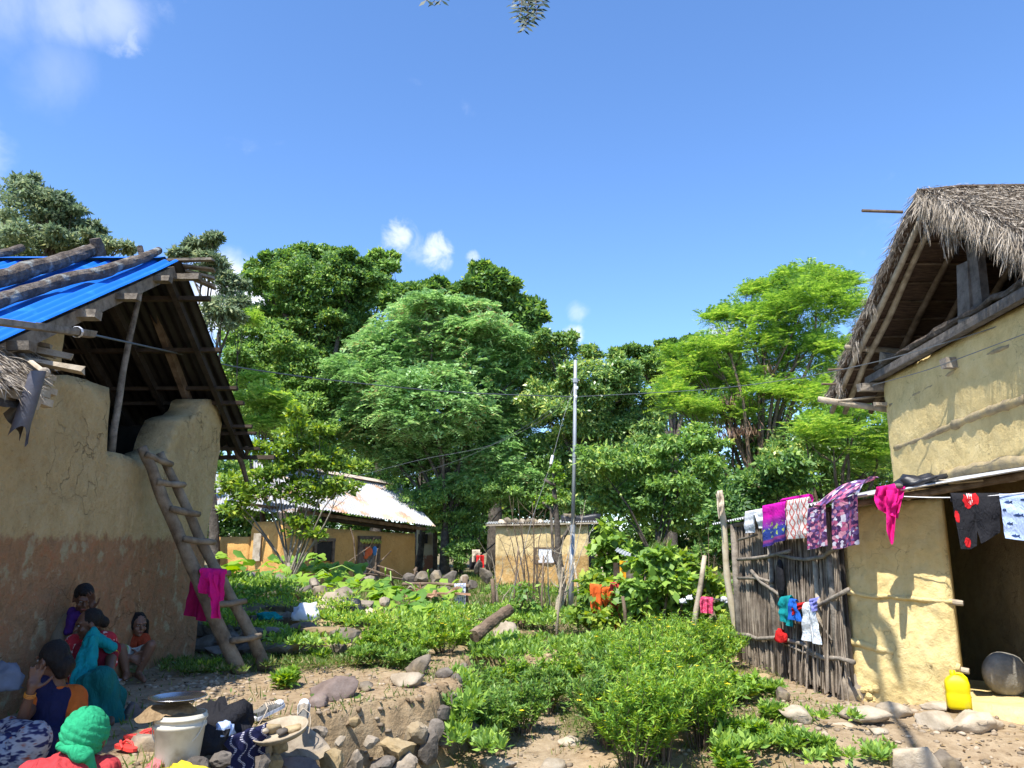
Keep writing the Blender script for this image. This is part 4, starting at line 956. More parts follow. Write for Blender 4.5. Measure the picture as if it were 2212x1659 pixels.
G_GREY = leaf_mat('greyish_leaf', [(0.0, (0.0803, 0.1233, 0.0731)), (0.5, (0.1607, 0.2285, 0.1252)), (0.9, (0.264, 0.3279, 0.1878)), (1, (0.3672, 0.3974, 0.2087))], trans=.38)
G_BROWN = leaf_mat('dry_pod', [(.0, (.06, .03, .018)), (.5, (.14, .075, .045)), (1, (.24, .15, .09))], trans=.1)
G_VINE = leaf_mat('vine_leaf', [(0.0, (0.0923, 0.1835, 0.0353)), (0.5, (0.1844, 0.3246, 0.0565)), (1, (0.3688, 0.508, 0.0847))], trans=.35, rough=.5)
G_SHRUB = leaf_mat('shrub_leaf', [(0.0, (0.0876, 0.1938, 0.0325)), (0.4, (0.1655, 0.313, 0.0433)), (0.8, (0.2921, 0.4471, 0.0541)), (1, (0.5257, 0.5664, 0.0902))], trans=.36, rough=.5)
G_SHRUBD = leaf_mat('deep_shrub_leaf', [(0.0, (0.0707, 0.1566, 0.033)), (0.5, (0.1414, 0.2724, 0.0495)), (1, (0.2827, 0.396, 0.0741))], trans=.3, rough=.5)
G_GRASS = leaf_mat('grass_blade', [(0.0, (0.0605, 0.11, 0.0198)), (0.5, (0.1089, 0.187, 0.033)), (0.85, (0.1815, 0.242, 0.055)), (1, (0.3388, 0.275, 0.132))], trans=.35)
M_YELLOW = plain('yellow_petal', (.80, .58, .02), rough=.6)
def tree(name, label, D, lobes, mat, leaf, base_px, r0=.25, dk=.8, split=.45, pin=None, cat='tree', group=None, base_z=None, extra=None, spread=.3, bark=None, limb=True, sat=6):
    lw = lobes_world(lobes, D, dk, spread)
    core = list(lw)
    if sat:
        for c, r in core:
            for _ in range(sat):
                d = rdir(1)[0]; d[2] = abs(d[2])*.9-.1; k = rnd.uniform(.20, .42); lw.append((c+d*r*rnd.uniform(.8, 1.12), np.maximum(r*k, .12)))
    b = PY(base_px[0], base_px[1], D); b.z = G(b.x, b.y) if base_z is None else base_z
    t = thing(name, tuple(b), label, cat, group)
    items = []
    if leaf: items.append(crown_leaves(lw, **leaf))
    if pin: items.append(pinnate_leaves(lw, **pin))
    if items:
        v, f = join_arr(items); np_mesh('crown', v, f, mat, t)
    if limb:
        mb = MB(); limbs(mb, b, core, r0, split, seed=base_px[0]*.01); mb.build('trunk', bark or M_trunk, t, smooth=True)
    return t, lw
BIG = dict(dens=3.6, cl_r=.58, per=90, L=.19, Wd=.10, droop=.25)
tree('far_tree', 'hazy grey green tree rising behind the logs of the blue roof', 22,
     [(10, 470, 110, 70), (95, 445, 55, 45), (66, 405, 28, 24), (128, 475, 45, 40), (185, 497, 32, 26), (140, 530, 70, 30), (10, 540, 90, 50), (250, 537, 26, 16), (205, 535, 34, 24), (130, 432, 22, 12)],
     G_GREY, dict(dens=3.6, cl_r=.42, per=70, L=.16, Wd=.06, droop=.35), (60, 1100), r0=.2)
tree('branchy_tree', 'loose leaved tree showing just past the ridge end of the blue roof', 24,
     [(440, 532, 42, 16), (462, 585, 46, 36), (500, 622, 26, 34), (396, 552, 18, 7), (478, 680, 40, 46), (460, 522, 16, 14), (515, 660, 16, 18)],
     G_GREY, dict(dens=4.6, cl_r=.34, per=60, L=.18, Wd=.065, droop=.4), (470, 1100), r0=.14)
tree('big_dark_tree', 'tallest dark green broadleaf tree left of centre on the skyline', 38,
     [(680, 625, 115, 85), (622, 575, 48, 45), (742, 590, 58, 55), (562, 612, 34, 42), (700, 720, 110, 70), (600, 690, 60, 50), (655, 556, 36, 30), (770, 655, 45, 50), (545, 578, 20, 14), (700, 548, 30, 22), (730, 560, 18, 16), (640, 790, 90, 66), (735, 790, 70, 60), (660, 880, 90, 60), (760, 720, 50, 60), (575, 560, 16, 12), (765, 580, 20, 16)],
     G_DARK, BIG, (670, 1180), r0=.35)
tree('rear_tree', 'grey green tree top peeping behind the right flank of the tallest dark tree', 47,
     [(822, 578, 34, 42), (800, 630, 46, 36), (842, 622, 22, 16), (785, 590, 16, 12), (850, 560, 12, 14)], G_MID, dict(dens=2.2, cl_r=.6, per=70, L=.28, Wd=.14), (820, 1150), r0=.3)
tree('rear_tree', 'low flat topped tree on the skyline between the tallest tree and the conical tree', 46,
     [(900, 640, 70, 28), (945, 618, 18, 24), (980, 640, 34, 20), (860, 655, 50, 40)], G_DARK, dict(dens=2.2, cl_r=.65, per=70, L=.28, Wd=.15), (910, 1150), r0=.3)
tree('rear_tree', 'mid green spreading tree under the tallest dark tree, above the ochre house eave', 31,
     [(525, 730, 55, 55), (590, 780, 90, 66), (660, 830, 70, 70), (515, 800, 50, 60), (560, 900, 60, 60), (640, 900, 70, 60), (720, 850, 50, 60), (690, 940, 50, 50)],
     G_MID, dict(dens=4.4, cl_r=.46, per=80, L=.16, Wd=.075, droop=.35), (620, 1180), r0=.25)
tree('feathery_tree', 'small bright feathery tree beside the free corner of the ochre house roof', 26,
     [(560, 872, 55, 34), (600, 895, 40, 30), (548, 830, 34, 22), (575, 925, 50, 30), (515, 690, 36, 16)], G_FEATH, None, (575, 1150), r0=.1, pin=dict(dens=4.6, cl_r=.5, per=10, RL=.34, pairs=7, L=.14, Wd=.04, droop=.3))
CT, CTL = tree('pinnate_tree', 'large silvery green tree with drooping paired leaflets in the middle of the yard', 31,
     [(930, 740, 150, 95), (835, 830, 105, 95), (1030, 765, 115, 95), (1085, 860, 90, 100), (930, 880, 150, 105), (785, 925, 75, 75), (860, 985, 85, 62), (1000, 965, 110, 70), (1105, 965, 75, 90), (1000, 690, 85, 46), (940, 668, 70, 34), (815, 765, 50, 56), (1120, 800, 40, 50), (760, 850, 40, 44), (1040, 1050, 80, 44), (970, 1060, 50, 30), (1120, 1030, 50, 44), (1080, 1000, 60, 50)],
     G_PINN, dict(dens=1.2, cl_r=.7, per=60, L=.19, Wd=.075, droop=.5), (962, 1236), r0=.17, split=.36,
     pin=dict(dens=3.4, cl_r=.55, per=9, RL=.42, pairs=6, L=.20, Wd=.072, droop=.55))
tree('leafy_branch_tree', 'young bright leaved tree hanging low beside the big central trunk', 32.5,
     [(885, 930, 34, 44), (910, 985, 44, 34), (955, 1005, 40, 34), (880, 1000, 40, 34), (985, 1030, 28, 24)], G_LIGHT, None, (906, 1190), r0=.12, pin=dict(dens=2.6, cl_r=.4, per=8, RL=.42, pairs=6, L=.2, Wd=.075, droop=.5))
tree('conical_tree', 'dark pointed tree standing tallest right of centre on the skyline', 42,
     [(1050, 625, 52, 44), (1085, 665, 75, 55), (1042, 590, 28, 20), (1130, 690, 38, 46), (1005, 640, 30, 20), (1075, 605, 24, 22), (1110, 740, 60, 60)], G_DARK, dict(BIG, L=.3, Wd=.16), (1070, 1150), r0=.33)
tree('glossy_tree', 'glossy dark leaved tree right behind the steel pole', 30,
     [(1192, 790, 52, 58), (1285, 830, 72, 70), (1340, 825, 60, 55), (1240, 900, 100, 85), (1370, 880, 60, 64), (1330, 960, 90, 75), (1195, 975, 66, 60), (1270, 768, 34, 22), (1175, 738, 36, 26), (1330, 775, 24, 22), (1225, 740, 22, 30), (1160, 880, 40, 60), (1180, 1060, 66, 46), (1290, 1030, 80, 54), (1385, 990, 70, 60), (1400, 930, 50, 50), (1240, 1090, 60, 40)],
     G_GLOSS, dict(dens=4.6, cl_r=.46, per=80, L=.16, Wd=.068, droop=.3), (1270, 1220), r0=.2)
tree('skyline_tree', 'dark far trees making a ragged line right of the steel pole top', 44,
     [(1400, 772, 40, 22), (1470, 758, 44, 26), (1365, 762, 34, 18), (1497, 742, 26, 18), (1440, 800, 110, 40), (1440, 745, 22, 10), (1550, 800, 70, 40)], G_DARK, BIG, (1450, 1150), r0=.3)
FT, FTL = tree('feathery_tree', 'tall light green feathery tree leaning over the pen beside the thatched roof', 19,
     [(1740, 655, 80, 62), (1662, 695, 74, 52), (1800, 680, 60, 70), (1600, 755, 80, 52), (1700, 780, 110, 70), (1560, 830, 100, 50), (1822, 790, 56, 70), (1480, 830, 56, 36), (1500, 890, 70, 40), (1785, 870, 76, 56), (1640, 860, 80, 50), (1735, 602, 34, 24), (1556, 690, 24, 10), (1470, 775, 30, 22), (1625, 635, 18, 12), (1830, 625, 26, 18), (1450, 860, 34, 30), (1600, 690, 44, 26), (1540, 760, 44, 34), (1690, 630, 40, 24), (1580, 900, 90, 40), (1700, 860, 60, 40), (1500, 800, 50, 30), (1765, 615, 34, 22)],
     G_FEATH, None, (1625, 1200), r0=.12, split=.36, bark=M_wood_brown, sat=3, pin=dict(dens=3.4, cl_r=.75, per=12, RL=.42, pairs=9, L=.12, Wd=.030, droop=.3, lift=.25))
b = Vector(FTL[9][0]); 
v, f = crown_leaves(lobes_world([(1580, 880, 56, 46), (1570, 950, 60, 44), (1620, 920, 40, 50), (1545, 1000, 40, 40), (1660, 800, 22, 26), (1600, 1040, 30, 36)], 18.6), dens=1.5, cl_r=.42, per=46, L=.17, Wd=.024, droop=1.6, out=.1)
np_mesh('dry_pods', v, f, G_BROWN, FT)
tree('feathery_tree', 'second feathery tree with dark bare stems close against the thatched house corner', 16.5,
     [(1860, 880, 60, 56), (1905, 960, 40, 60), (1800, 960, 70, 60), (1870, 1010, 60, 50), (1740, 940, 50, 40), (1830, 920, 40, 30)], G_FEATH, None, (1790, 1180), r0=.1, bark=M_wood_brown, sat=3, pin=dict(dens=3.0, cl_r=.6, per=10, RL=.36, pairs=8, L=.11, Wd=.03, droop=.3, lift=.2))
for k, (lab, D, lobes, m, base) in enumerate([
    ('dark broadleaf bush between the steel pole and the bamboo pole', 18, [(1300, 1010, 60, 60), (1400, 1030, 90, 70), (1500, 1050, 86, 80), (1440, 1120, 80, 60), (1330, 1085, 56, 56), (1520, 960, 40, 50), (1460, 970, 46, 34)], G_MID, (1420, 1260)),
    ('dark thicket bush right behind the bamboo pole and pen roof', 16, [(1570, 1120, 56, 60), (1620, 1060, 60, 60), (1700, 1040, 70, 60), (1560, 1200, 50, 60), (1640, 1120, 40, 50)], G_DARK, (1600, 1290)),
    ('deep green bush filling the gap under the second feathery tree', 19, [(1720, 1000, 76, 66), (1820, 1010, 76, 76), (1900, 1000, 60, 80), (1780, 940, 60, 50), (1650, 960, 60, 60)], G_GLOSS, (1780, 1240)),
    ('shady bush under the central tree beside the yellow hut roof', 31, [(1010, 1130, 50, 60), (1050, 1060, 70, 50), (1140, 1070, 80, 40), (1000, 1200, 34, 40), (1230, 1080, 60, 40), (900, 1090, 70, 40), (960, 1120, 60, 50), (830, 1060, 50, 40)], G_MID, (1040, 1240)),
]):
    tree('thicket_bush', lab, D, lobes, m, dict(dens=6.0, cl_r=.36, per=66, L=.12, Wd=.055, droop=.25), base, r0=.07, cat='bush')
tree('oval_leaf_tree', 'small light green tree with round leaves before the orange house roof', 15,
     [(645, 945, 55, 50), (600, 1000, 64, 50), (700, 1000, 55, 46), (560, 1050, 60, 50), (660, 1065, 80, 46), (735, 1060, 34, 30), (520, 1105, 36, 34), (640, 1140, 26, 36), (690, 935, 20, 18), (765, 1010, 22, 8), (490, 1060, 22, 34), (640, 900, 16, 16), (690, 1160, 24, 10), (545, 975, 24, 22)],
     G_LIGHT, dict(dens=11, cl_r=.24, per=32, L=.11, Wd=.06, droop=.1, out=.8), (632, 1230), r0=.05, split=.3, bark=M_wood, sat=2)
# a dense far wood behind everything, nothing in it can be told apart
lw = lobes_world([(x, 1040+30*math.sin(x*.013), 90, 110) for x in range(380, 2300, 70)] + [(x, 1165, 90, 56) for x in range(380, 2300, 70)]+[(x, 1100, 90, 60) for x in range(420, 2300, 80)] + [(x, 900+40*math.sin(x*.02), 80, 80) for x in range(470, 1950, 90)], 50, spread=.5)
v, f = crown_leaves(lw, dens=.32, cl_r=1.2, per=80, L=.34, Wd=.18)
np_mesh('far_wood', v, f, G_DARK, origin=(0, 50, 0), kind='stuff')
lw = lobes_world([(x, 790, 150, 180) for x in range(-900, 380, 150)] + [(x, 950, 160, 200) for x in range(-900, 380, 150)] + [(x, 800, 160, 260) for x in range(2300, 3300, 160)], 40, spread=.5)
v, f = crown_leaves(lw, dens=.10, cl_r=1.2, per=60, L=.3, Wd=.15)
np_mesh('far_wood', v, f, G_DARK, origin=(0, 40, 0), kind='stuff')
# pruned stem with a leafy tuft, before the hut
def pruned():
    D = 17.6; b = PY(1212, 1330, D); b.z = G(b.x, b.y)
    t = thing('pruned_tree', tuple(b), 'pruned stem with bright leafy tufts standing against the yellow hut', 'tree')
    lw = lobes_world([(1196, 1010, 24, 20), (1208, 1040, 20, 26), (1212, 1070, 14, 20), (1168, 1078, 26, 12), (1160, 1095, 14, 12), (1190, 1085, 16, 10)], D)
    v, f = crown_leaves(lw, dens=9, cl_r=.12, per=42, L=.075, Wd=.045, droop=.1); np_mesh('crown', v, f, G_SHRUB, t)
    mb = MB(); P_ = [PY(px, py, D) for px, py in [(1212, 1330), (1216, 1270), (1206, 1200), (1204, 1130), (1197, 1060), (1196, 1020)]]; P_[0].z = b.z
    mb.tube(P_, [.10, .085, .08, .065, .05, .03], 9, wob=.12)
    for pts in [[(1204, 1130), (1190, 1100), (1172, 1085)], [(1212, 1240), (1195, 1200), (1190, 1100)], [(1206, 1180), (1230, 1140), (1245, 1128)], [(1198, 1050), (1175, 1035)]]:
        q = [PY(x, y, D) for x, y in pts]; mb.tube(q, [.045*(1-.6*i/len(q)) for i in range(len(q))], 6, wob=.1)
    mb.build('trunk', M_trunk, t, smooth=True)
pruned()
# leafless shrubs in front of the hut
def bare(lab, D, base, twigs, r=.022, mat=None, seed=1):
    b = PY(base[0], base[1], D); b.z = G(b.x, b.y)-.03
    t = thing('bare_shrub', tuple(b), lab, 'bare shrub')
    rr = random.Random(seed); mb = MB()
    for (px, py, th) in twigs:
        e = PY(px, py, D+rr.uniform(-.3, .3)); m1 = b.lerp(e, .35)+V(rr.uniform(-.07, .07), 0, .06); m2 = b.lerp(e, .7)+V(rr.uniform(-.06, .06), 0, .03)
        mb.tube([b+V(rr.uniform(-.03, .03), rr.uniform(-.03, .03), 0), m1, m2, e], [r*th, r*.8*th, r*.5*th, r*.22*th], 5)
        for k in range(5):
            s = b.lerp(e, rr.uniform(.4, .9)); o = V(rr.uniform(-.35, .35), rr.uniform(-.2, .2), rr.uniform(.15, .5)); mb.tube([s, s+o*.5+V(0, 0, -.03), s+o], [r*.3*th, r*.22*th, r*.1*th], 4)
    mb.build('stems', mat or M_wood_brown, t)
bare('leafless many stemmed shrub in front of the yellow hut wall', 16.5, (1146, 1345), [(1100, 1070, 1), (1118, 1075, 1), (1150, 1085, 1.1), (1180, 1100, .9), (1075, 1150, .8), (1190, 1180, .8), (1128, 1130, .9), (1160, 1060, .7), (1085, 1110, .8)], seed=3)
bare('leafless pale shrub left of the yellow hut corner', 18, (1075, 1320), [(1060, 1190, .9), (1085, 1200, .8), (1120, 1240, .8), (1050, 1230, .7)], r=.02, mat=M_wood_pale, seed=5)
bare('leafless twiggy shrub close to the steel pole foot', 14.5, (1197, 1395), [(1218, 1160, 1.5), (1240, 1120, .8), (1265, 1080, .7), (1230, 1200, 1), (1180, 1150, .7), (1290, 1120, .6)], r=.024, mat=M_wood_pale, seed=8)
bare('thin leafless sapling left of the steel pole', 14.8, (1172, 1385), [(1160, 1170, 1), (1150, 1210, .7), (1185, 1200, .7)], r=.02, seed=9)
bare('dry brown twiggy shrub between the broadleaf bushes and the bamboo pole', 15.5, (1540, 1330), [(1510, 1170, .9), (1550, 1160, .9), (1575, 1190, .8), (1500, 1220, .8), (1530, 1140, .7), (1590, 1230, .7), (1480, 1230, .7)], r=.018, seed=12)
def leafy(name, lab, D, lobes, mat, base, L, Wd, dens=4, per=30, cl=.3, cat='bush', r0=.03, stems=8, group=None, droop=.3):
    lw = lobes_world(lobes, D, .9, .4); b = PY(base[0], base[1], D); b.z = G(b.x, b.y)
    t = thing(name, tuple(b), lab, cat, group)
    v, f = crown_leaves(lw, dens=dens, cl_r=cl, per=per, L=L, Wd=Wd, droop=droop, out=.5, up=.6, fold=.08, mid=.38); np_mesh('foliage', v, f, mat, t)
    mb = MB()
    for k in range(stems):
        c, r = lw[k % len(lw)]; e = Vector(c)+Vector(rdir(1)[0]*r*.7); s = b+V(rnd.uniform(-.25, .25), rnd.uniform(-.15, .15), -.03)
        mb.tube([s, s.lerp(e, .5)+V(rnd.uniform(-.06, .06), 0, .05), e], [r0, r0*.7, r0*.25], 5)
    mb.build('stems', M_wood_brown, t)
    return t, lw
leafy('climbing_vine', 'heart leaved vine climbing the right corner of the yellow hut', 24.8, [(1312, 1140, 22, 20), (1316, 1175, 34, 30), (1340, 1210, 40, 34), (1300, 1225, 34, 34), (1362, 1190, 22, 20), (1290, 1190, 16, 16), (1282, 1255, 30, 26), (1320, 1270, 40, 26)], G_VINE, (1315, 1280), .24, .2, dens=5, per=16, cl=.3, cat='vine', r0=.02)
leafy('broadleaf_bush', 'tall leafy vegetable bush right of the steel pole, orange rags hung beside it', 13.5, [(1280, 1290, 34, 60), (1300, 1340, 50, 34), (1262, 1330, 30, 40), (1320, 1300, 24, 40)], G_LIGHT, (1295, 1385), .13, .085, dens=11, per=28, cl=.2)
leafy('broadleaf_bush', 'broadest leafy vegetable bush in the middle right garden', 13.2, [(1400, 1225, 44, 34), (1440, 1260, 60, 46), (1370, 1290, 44, 56), (1430, 1320, 70, 50), (1390, 1350, 50, 40), (1470, 1300, 40, 46), (1440, 1205, 36, 30)], G_VINE, (1420, 1400), .15, .10, dens=11, per=28, cl=.22)
leafy('broadleaf_bush', 'pale green leafy bush beside the leaning pole with the pink cloth', 13.8, [(1490, 1240, 30, 46), (1515, 1290, 24, 40), (1500, 1330, 34, 40), (1470, 1210, 22, 26), (1545, 1330, 26, 30), (1530, 1250, 22, 30), (1560, 1275, 22, 34)], G_LIGHT, (1500, 1380), .13, .085, dens=11, per=28, cl=.2)
leafy('broadleaf_bush', 'small glossy leaved bush right of the yellow hut, before the grass fall', 19, [(1395, 1190, 26, 26), (1420, 1215, 30, 24), (1370, 1225, 26, 26)], G_VINE, (1400, 1290), .17, .13, dens=6, per=20, cl=.24)
leafy('broadleaf_bush', 'bluish leaved bush at the foot of the bare shrubs before the hut', 14.2, [(1130, 1290, 26, 34), (1120, 1325, 30, 30), (1150, 1320, 22, 30)], G_SHRUBD, (1130, 1375), .09, .06, dens=8, per=26, cl=.2)
leafy('dry_grass_fall', 'yellowish hanging dry grass between the bushes right of the hut', 17, [(1430, 1190, 30, 40), (1470, 1210, 40, 40), (1400, 1210, 20, 30)], G_GRASS, (1440, 1280), .34, .016, dens=6, per=40, cl=.3, cat='grass clump', droop=1.6)
# ------------------------------------------------------------------ low plants
def shrub(px, py, D, h, w, mat, lab, flowers=0, L=.062, Wd=.016, stems=16, leaves=34, group=None, cat='shrub'):
    b = PY(px, py, D); b.z = G(b.x, b.y)-.02
    t = thing('flowering_shrub' if flowers else 'green_shrub', tuple(b), lab, cat, group)
    C, Dn, Nn = [], [], []; mb = MB(); tips = []
    for k in range(stems):
        a = rnd.uniform(0, 2*math.pi); q = math.sqrt(rnd.random()); e = b + V(math.cos(a)*w*q, math.sin(a)*w*q, h*(1.05-.35*q)*rnd.uniform(.75, 1.1)); s = b+V(math.cos(a)*.1*q, math.sin(a)*.1*q, 0)
        m = s.lerp(e, .55)+V(0, 0, h*.08); pts = [s, s.lerp(m, .5)+V(0, 0, .02), m, m.lerp(e, .6), e]
        mb.tube(pts, [.008, .007, .006, .004, .002], 4, caps=False); tips.append(e)
        up = e + V(rnd.uniform(-.03, .03), rnd.uniform(-.03, .03), h*rnd.uniform(.0, .28)) if rnd.random() < .6 else e
        if up is not e: mb.tube([e, up], [.002, .001], 3, caps=False); tips.append(up)
        nl = int(h/.022)
        for i in range(nl):
            t0 = .25+.75*i/nl; base = s.lerp(m, t0/.55) if t0 < .55 else m.lerp(e, (t0-.55)/.45)
            if i % 4 == 0 and up is not e: base = e.lerp(up, rnd.random())
            aa = i*2.4+rnd.uniform(-.4, .4)
            for q2 in (0, math.pi): C.append(base); Dn.append(V(math.cos(aa+q2), math.sin(aa+q2), rnd.uniform(-.1, .5))); Nn.append(V(rnd.gauss(0, .25), rnd.gauss(0, .25)-.1, 1))
        # side twigs
        for j in range(12):
            t0 = rnd.uniform(.35, 1); base = s.lerp(m, t0/.55) if t0 < .55 else m.lerp(e, (t0-.55)/.45)
            tw = V(math.cos(a+rnd.uniform(-1.6, 1.6)), math.sin(a+rnd.uniform(-1.6, 1.6)), rnd.uniform(.2, 1.1)).normalized()*rnd.uniform(.08, .2)*h/.7
            n = leaves//3
            for i in range(n):
                u = i/n; C.append(base+tw*u); Dn.append(tw.normalized()*.55+V(rnd.gauss(0, .55), rnd.gauss(0, .55), rnd.gauss(.15, .4))); Nn.append(V(rnd.gauss(0, .4), rnd.gauss(0, .4)-.1, 1))
            tips.append(base+tw)
    c = np.array([tuple(x) for x in C]); d = np.array([tuple(x) for x in Dn]); n = np.array([tuple(x) for x in Nn]); s = rng.uniform(.6, 1.25, len(c))
    v, f = leaf_arr(c, d, n, L*s, Wd*s, .4, .06)
    np_mesh('foliage', v, f, mat, t); mb.build('stems', M_wood_brown, t)
    for k in range(flowers):
        p = rnd.choice(tips)+V(0, -.01, .02); fm = MB()
        for j in range(5):
            a = j*2*math.pi/5; x = V(math.cos(a), math.sin(a), .35); y = V(-math.sin(a), math.cos(a), 0)
            fm.add([p, p+x*.018+y*.012, p+x*.03, p+x*.018-y*.012], [(0, 1, 2, 3)])
        fm.build('flower', M_YELLOW, t)
    return t
# yellow-flowered thicket right of the path (px, py of the foot, depth, height, spread)
TH = [(1362, 1600, 7.3, 0.79, 0.42, 'shrub at the very front of the flowering thicket, beside the path'),
      (1430, 1590, 7.5, 0.84, 0.42, 'shrub with yellow flowers at the bottom of the picture, right of the front one'),
      (1510, 1560, 7.9, 0.77, 0.36, 'shrub at the lower right corner of the flowering thicket'),
      (1322, 1560, 8, 0.79, 0.4, 'dark shaded shrub on the path side of the flowering thicket'),
      (1390, 1540, 8.4, 0.95, 0.42, 'bright yellow green shrub in the heart of the flowering thicket'),
      (1480, 1510, 8.8, 0.9, 0.42, 'shrub right of the thicket heart, leaning to the pen'),
      (1330, 1500, 9.2, 0.77, 0.4, 'shrub left of the thicket heart, behind the front ones'),
      (1420, 1470, 9.7, 0.95, 0.46, 'tall shrub at the back of the thicket with many yellow flowers'),
      (1520, 1450, 10, 0.79, 0.42, 'shrub at the back of the thicket nearest the pen'),
      (1350, 1440, 10.4, 0.67, 0.42, 'low back shrub of the thicket beneath the broadest vegetable bush'),
      (1450, 1420, 11, 0.77, 0.45, 'rearmost yellow flowering shrub under the vegetable bushes'),
      (1550, 1400, 11.3, 0.54, 0.36, 'low shrub beside the foot of the leaning pole'),
      (1575, 1370, 12.4, 0.64, 0.3, 'bright small shrub between the bamboo pole and the pen')]
for i, (px, py, D, h, w, lab) in enumerate(TH):
    shrub(px, py, D, h, w, G_SHRUB if i not in (3, 6) else G_SHRUBD, lab, flowers=3+(i % 4)+(4 if i in (7, 10) else 0), stems=26, leaves=42, group='flowering shrubs of the thicket')
LT = [(1070, 1540, 8.3, .50, .34, 'dark green shrub at the corner of the stone terrace wall', 2), (1125, 1515, 8.6, .5, .30, 'green shrub left of the path, above its bend', 1), (1180, 1480, 9.4, .5, .30, 'dense green shrub overhanging the left of the path', 1),
      (1040, 1470, 9.3, .48, .34, 'shrub growing on the terrace wall top behind the corner stones', 3), (1110, 1450, 10.0, .40, .40, 'shrub behind the terrace corner, before the white rock', 2), (1230, 1450, 10.2, .42, .4, 'low shrub beside the far end of the path', 2),
      (960, 1395, 10.6, .36, .36, 'ferny shrub right of the sitting log shaped rock on the terrace', 1), (880, 1410, 10.0, .36, .38, 'ferny green shrub on the terrace below the rubble', 0), (820, 1400, 10.3, .33, .36, 'ferny low shrub nearest the ladder', 0),
      (1000, 1370, 11.6, .36, .4, 'yellow dotted low shrub beside the leaning log', 4), (930, 1360, 12.2, .34, .4, 'low shrub left of the leaning log', 2), (790, 1440, 9.3, .2, .3, 'small leafy weed clump on the yard edge right of the ladder', 0), (870, 1440, 9.2, .24, .3, 'leafy weed clump behind the purplish rock', 0)]
for (px, py, D, h, w, lab, fl) in LT:
    shrub(px, py, D, h, w, G_SHRUBD if D < 9.5 else G_SHRUB, lab, flowers=fl, stems=22, leaves=40, group='shrubs left of the path', L=.062, Wd=.018)
SM = [(1640, 1600, 7.6, .2, .16), (1720, 1610, 7.4, .16, .14), (1575, 1625, 7.2, .22, .16), (1770, 1625, 7.3, .16, .1), (1600, 1500, 9.0, .28, .24), (1660, 1490, 9.3, .16, .2), (1560, 1580, 7.9, .26, .2), (1680, 1560, 8.2, .14, .14), (620, 1500, 8.0, .18, .12), (700, 1420, 9.8, .14, .2), (450, 1455, 8.9, .08, .3)]
for k, (px, py, D, h, w) in enumerate(SM):
    shrub(px, py, D, h, w, G_VINE if k % 2 else G_SHRUB, ['broad leaved weed tuft low on the bank before the yellow house', 'leafy weed growing between the bank stones', 'weed at the right foot of the thicket', 'single upright weed by the long boulder', 'loose green weed before the pen', 'creeping weed at the pen foot', 'weed spilling from the thicket over the bank', 'small weed under the porch stones', 'lone weed on the yard behind the sneakers', 'weed carpet by the rubble foot', 'flat weed patch at the ladder foot'][k], L=.09, Wd=.04, stems=9, leaves=20, cat='weed', group='loose weeds')
# pumpkin vine: leaves one by one
def vine():
    b = PY(690, 1290, 14.5); b.z = G(b.x, b.y)
    t = thing('pumpkin_vine', tuple(b), 'pumpkin vine with big yellow green leaves sprawling over the rubble before the orange house', 'vine')
    base = []
    for v in range(3):
        mb = MB(); n = 12; ring = [V(0, 0, 0)]
        for k in range(n):
            a = 2*math.pi*k/n; r = .5*(1+.16*math.cos(5*a+v)+rnd.uniform(-.06, .06))*(1-.55*math.exp(-((a-math.pi*1.5)/.3)**2))
            ring.append(V(r*math.cos(a), r*math.sin(a), .10*math.cos(2*a+v)+.06*(r-.5)))
        mb.add([q+b for q in ring], [(0, 1+k, 1+(k+1) % n) for k in range(n)])
        base.append(mb)
    pr = []
    for m in (G_PUMP, G_PUMP2):
        for q in base:
            o = q.build('leaf', m, t, smooth=True); pr.append(o)
    for o in pr:
        o.location = (-.3+rnd.uniform(-1, 1)*.3, .3, .5); o.scale = (.2,)*3
    # lobed mounds that carry the leaves: px, py, rx, ry, depth, n, shaded
    for (px, py, rx, ry, D, n) in [(640, 1215, 60, 16, 16.5, 34), (720, 1240, 70, 22, 15.5, 50), (780, 1275, 60, 22, 14.0, 40), (850, 1290, 60, 26, 13.5, 44), (880, 1330, 46, 26, 12.6, 34), (930, 1300, 50, 20, 14.5, 26), (660, 1260, 50, 20, 14.5, 26), (560, 1250, 60, 34, 13.5, 34), (500, 1215, 30, 24, 13, 12), (960, 1270, 40, 16, 17, 14), (500, 1310, 40, 30, 11.8, 20)]:
        for k in range(n):
            u, v = rnd.uniform(-1, 1), rnd.uniform(-1, 1); D2 = D+v*-.5
            p = PY(px+u*rx, py+v*ry, D2); s = rnd.uniform(.15, .30)
            nn = V(rnd.gauss(0, .4), rnd.gauss(-.35, .35), 1).normalized(); q = nn.to_track_quat('Z', 'Y') @ Quaternion((0, 0, 1), rnd.uniform(0, 6.3))
            copy_obj(rnd.choice(pr), t, Matrix.Translation(p-b) @ q.to_matrix().to_4x4() @ Matrix.Diagonal((s, s, s, 1)))
    for k in range(26):
        mb = MB()
        p = PY(rnd.uniform(540, 960), rnd.uniform(1230, 1320), rnd.uniform(12.5, 15.5)); q = p+V(rnd.uniform(-.5, .5), rnd.uniform(-.3, .3), rnd.uniform(-.25, .0)); mb.tube([p, p.lerp(q, .5)+V(0, 0, .08), q], .012, 5); mb.build('runner', G_VINE, t)
G_PUMP = leaf_mat('pumpkin_leaf', [(0, (.17, .32, .035)), (1, (.30, .44, .05))], trans=.4, rough=.6)
G_PUMP2 = leaf_mat('pumpkin_leaf_deep', [(0, (.07, .18, .03)), (1, (.14, .28, .04))], trans=.35, rough=.6)
vine()
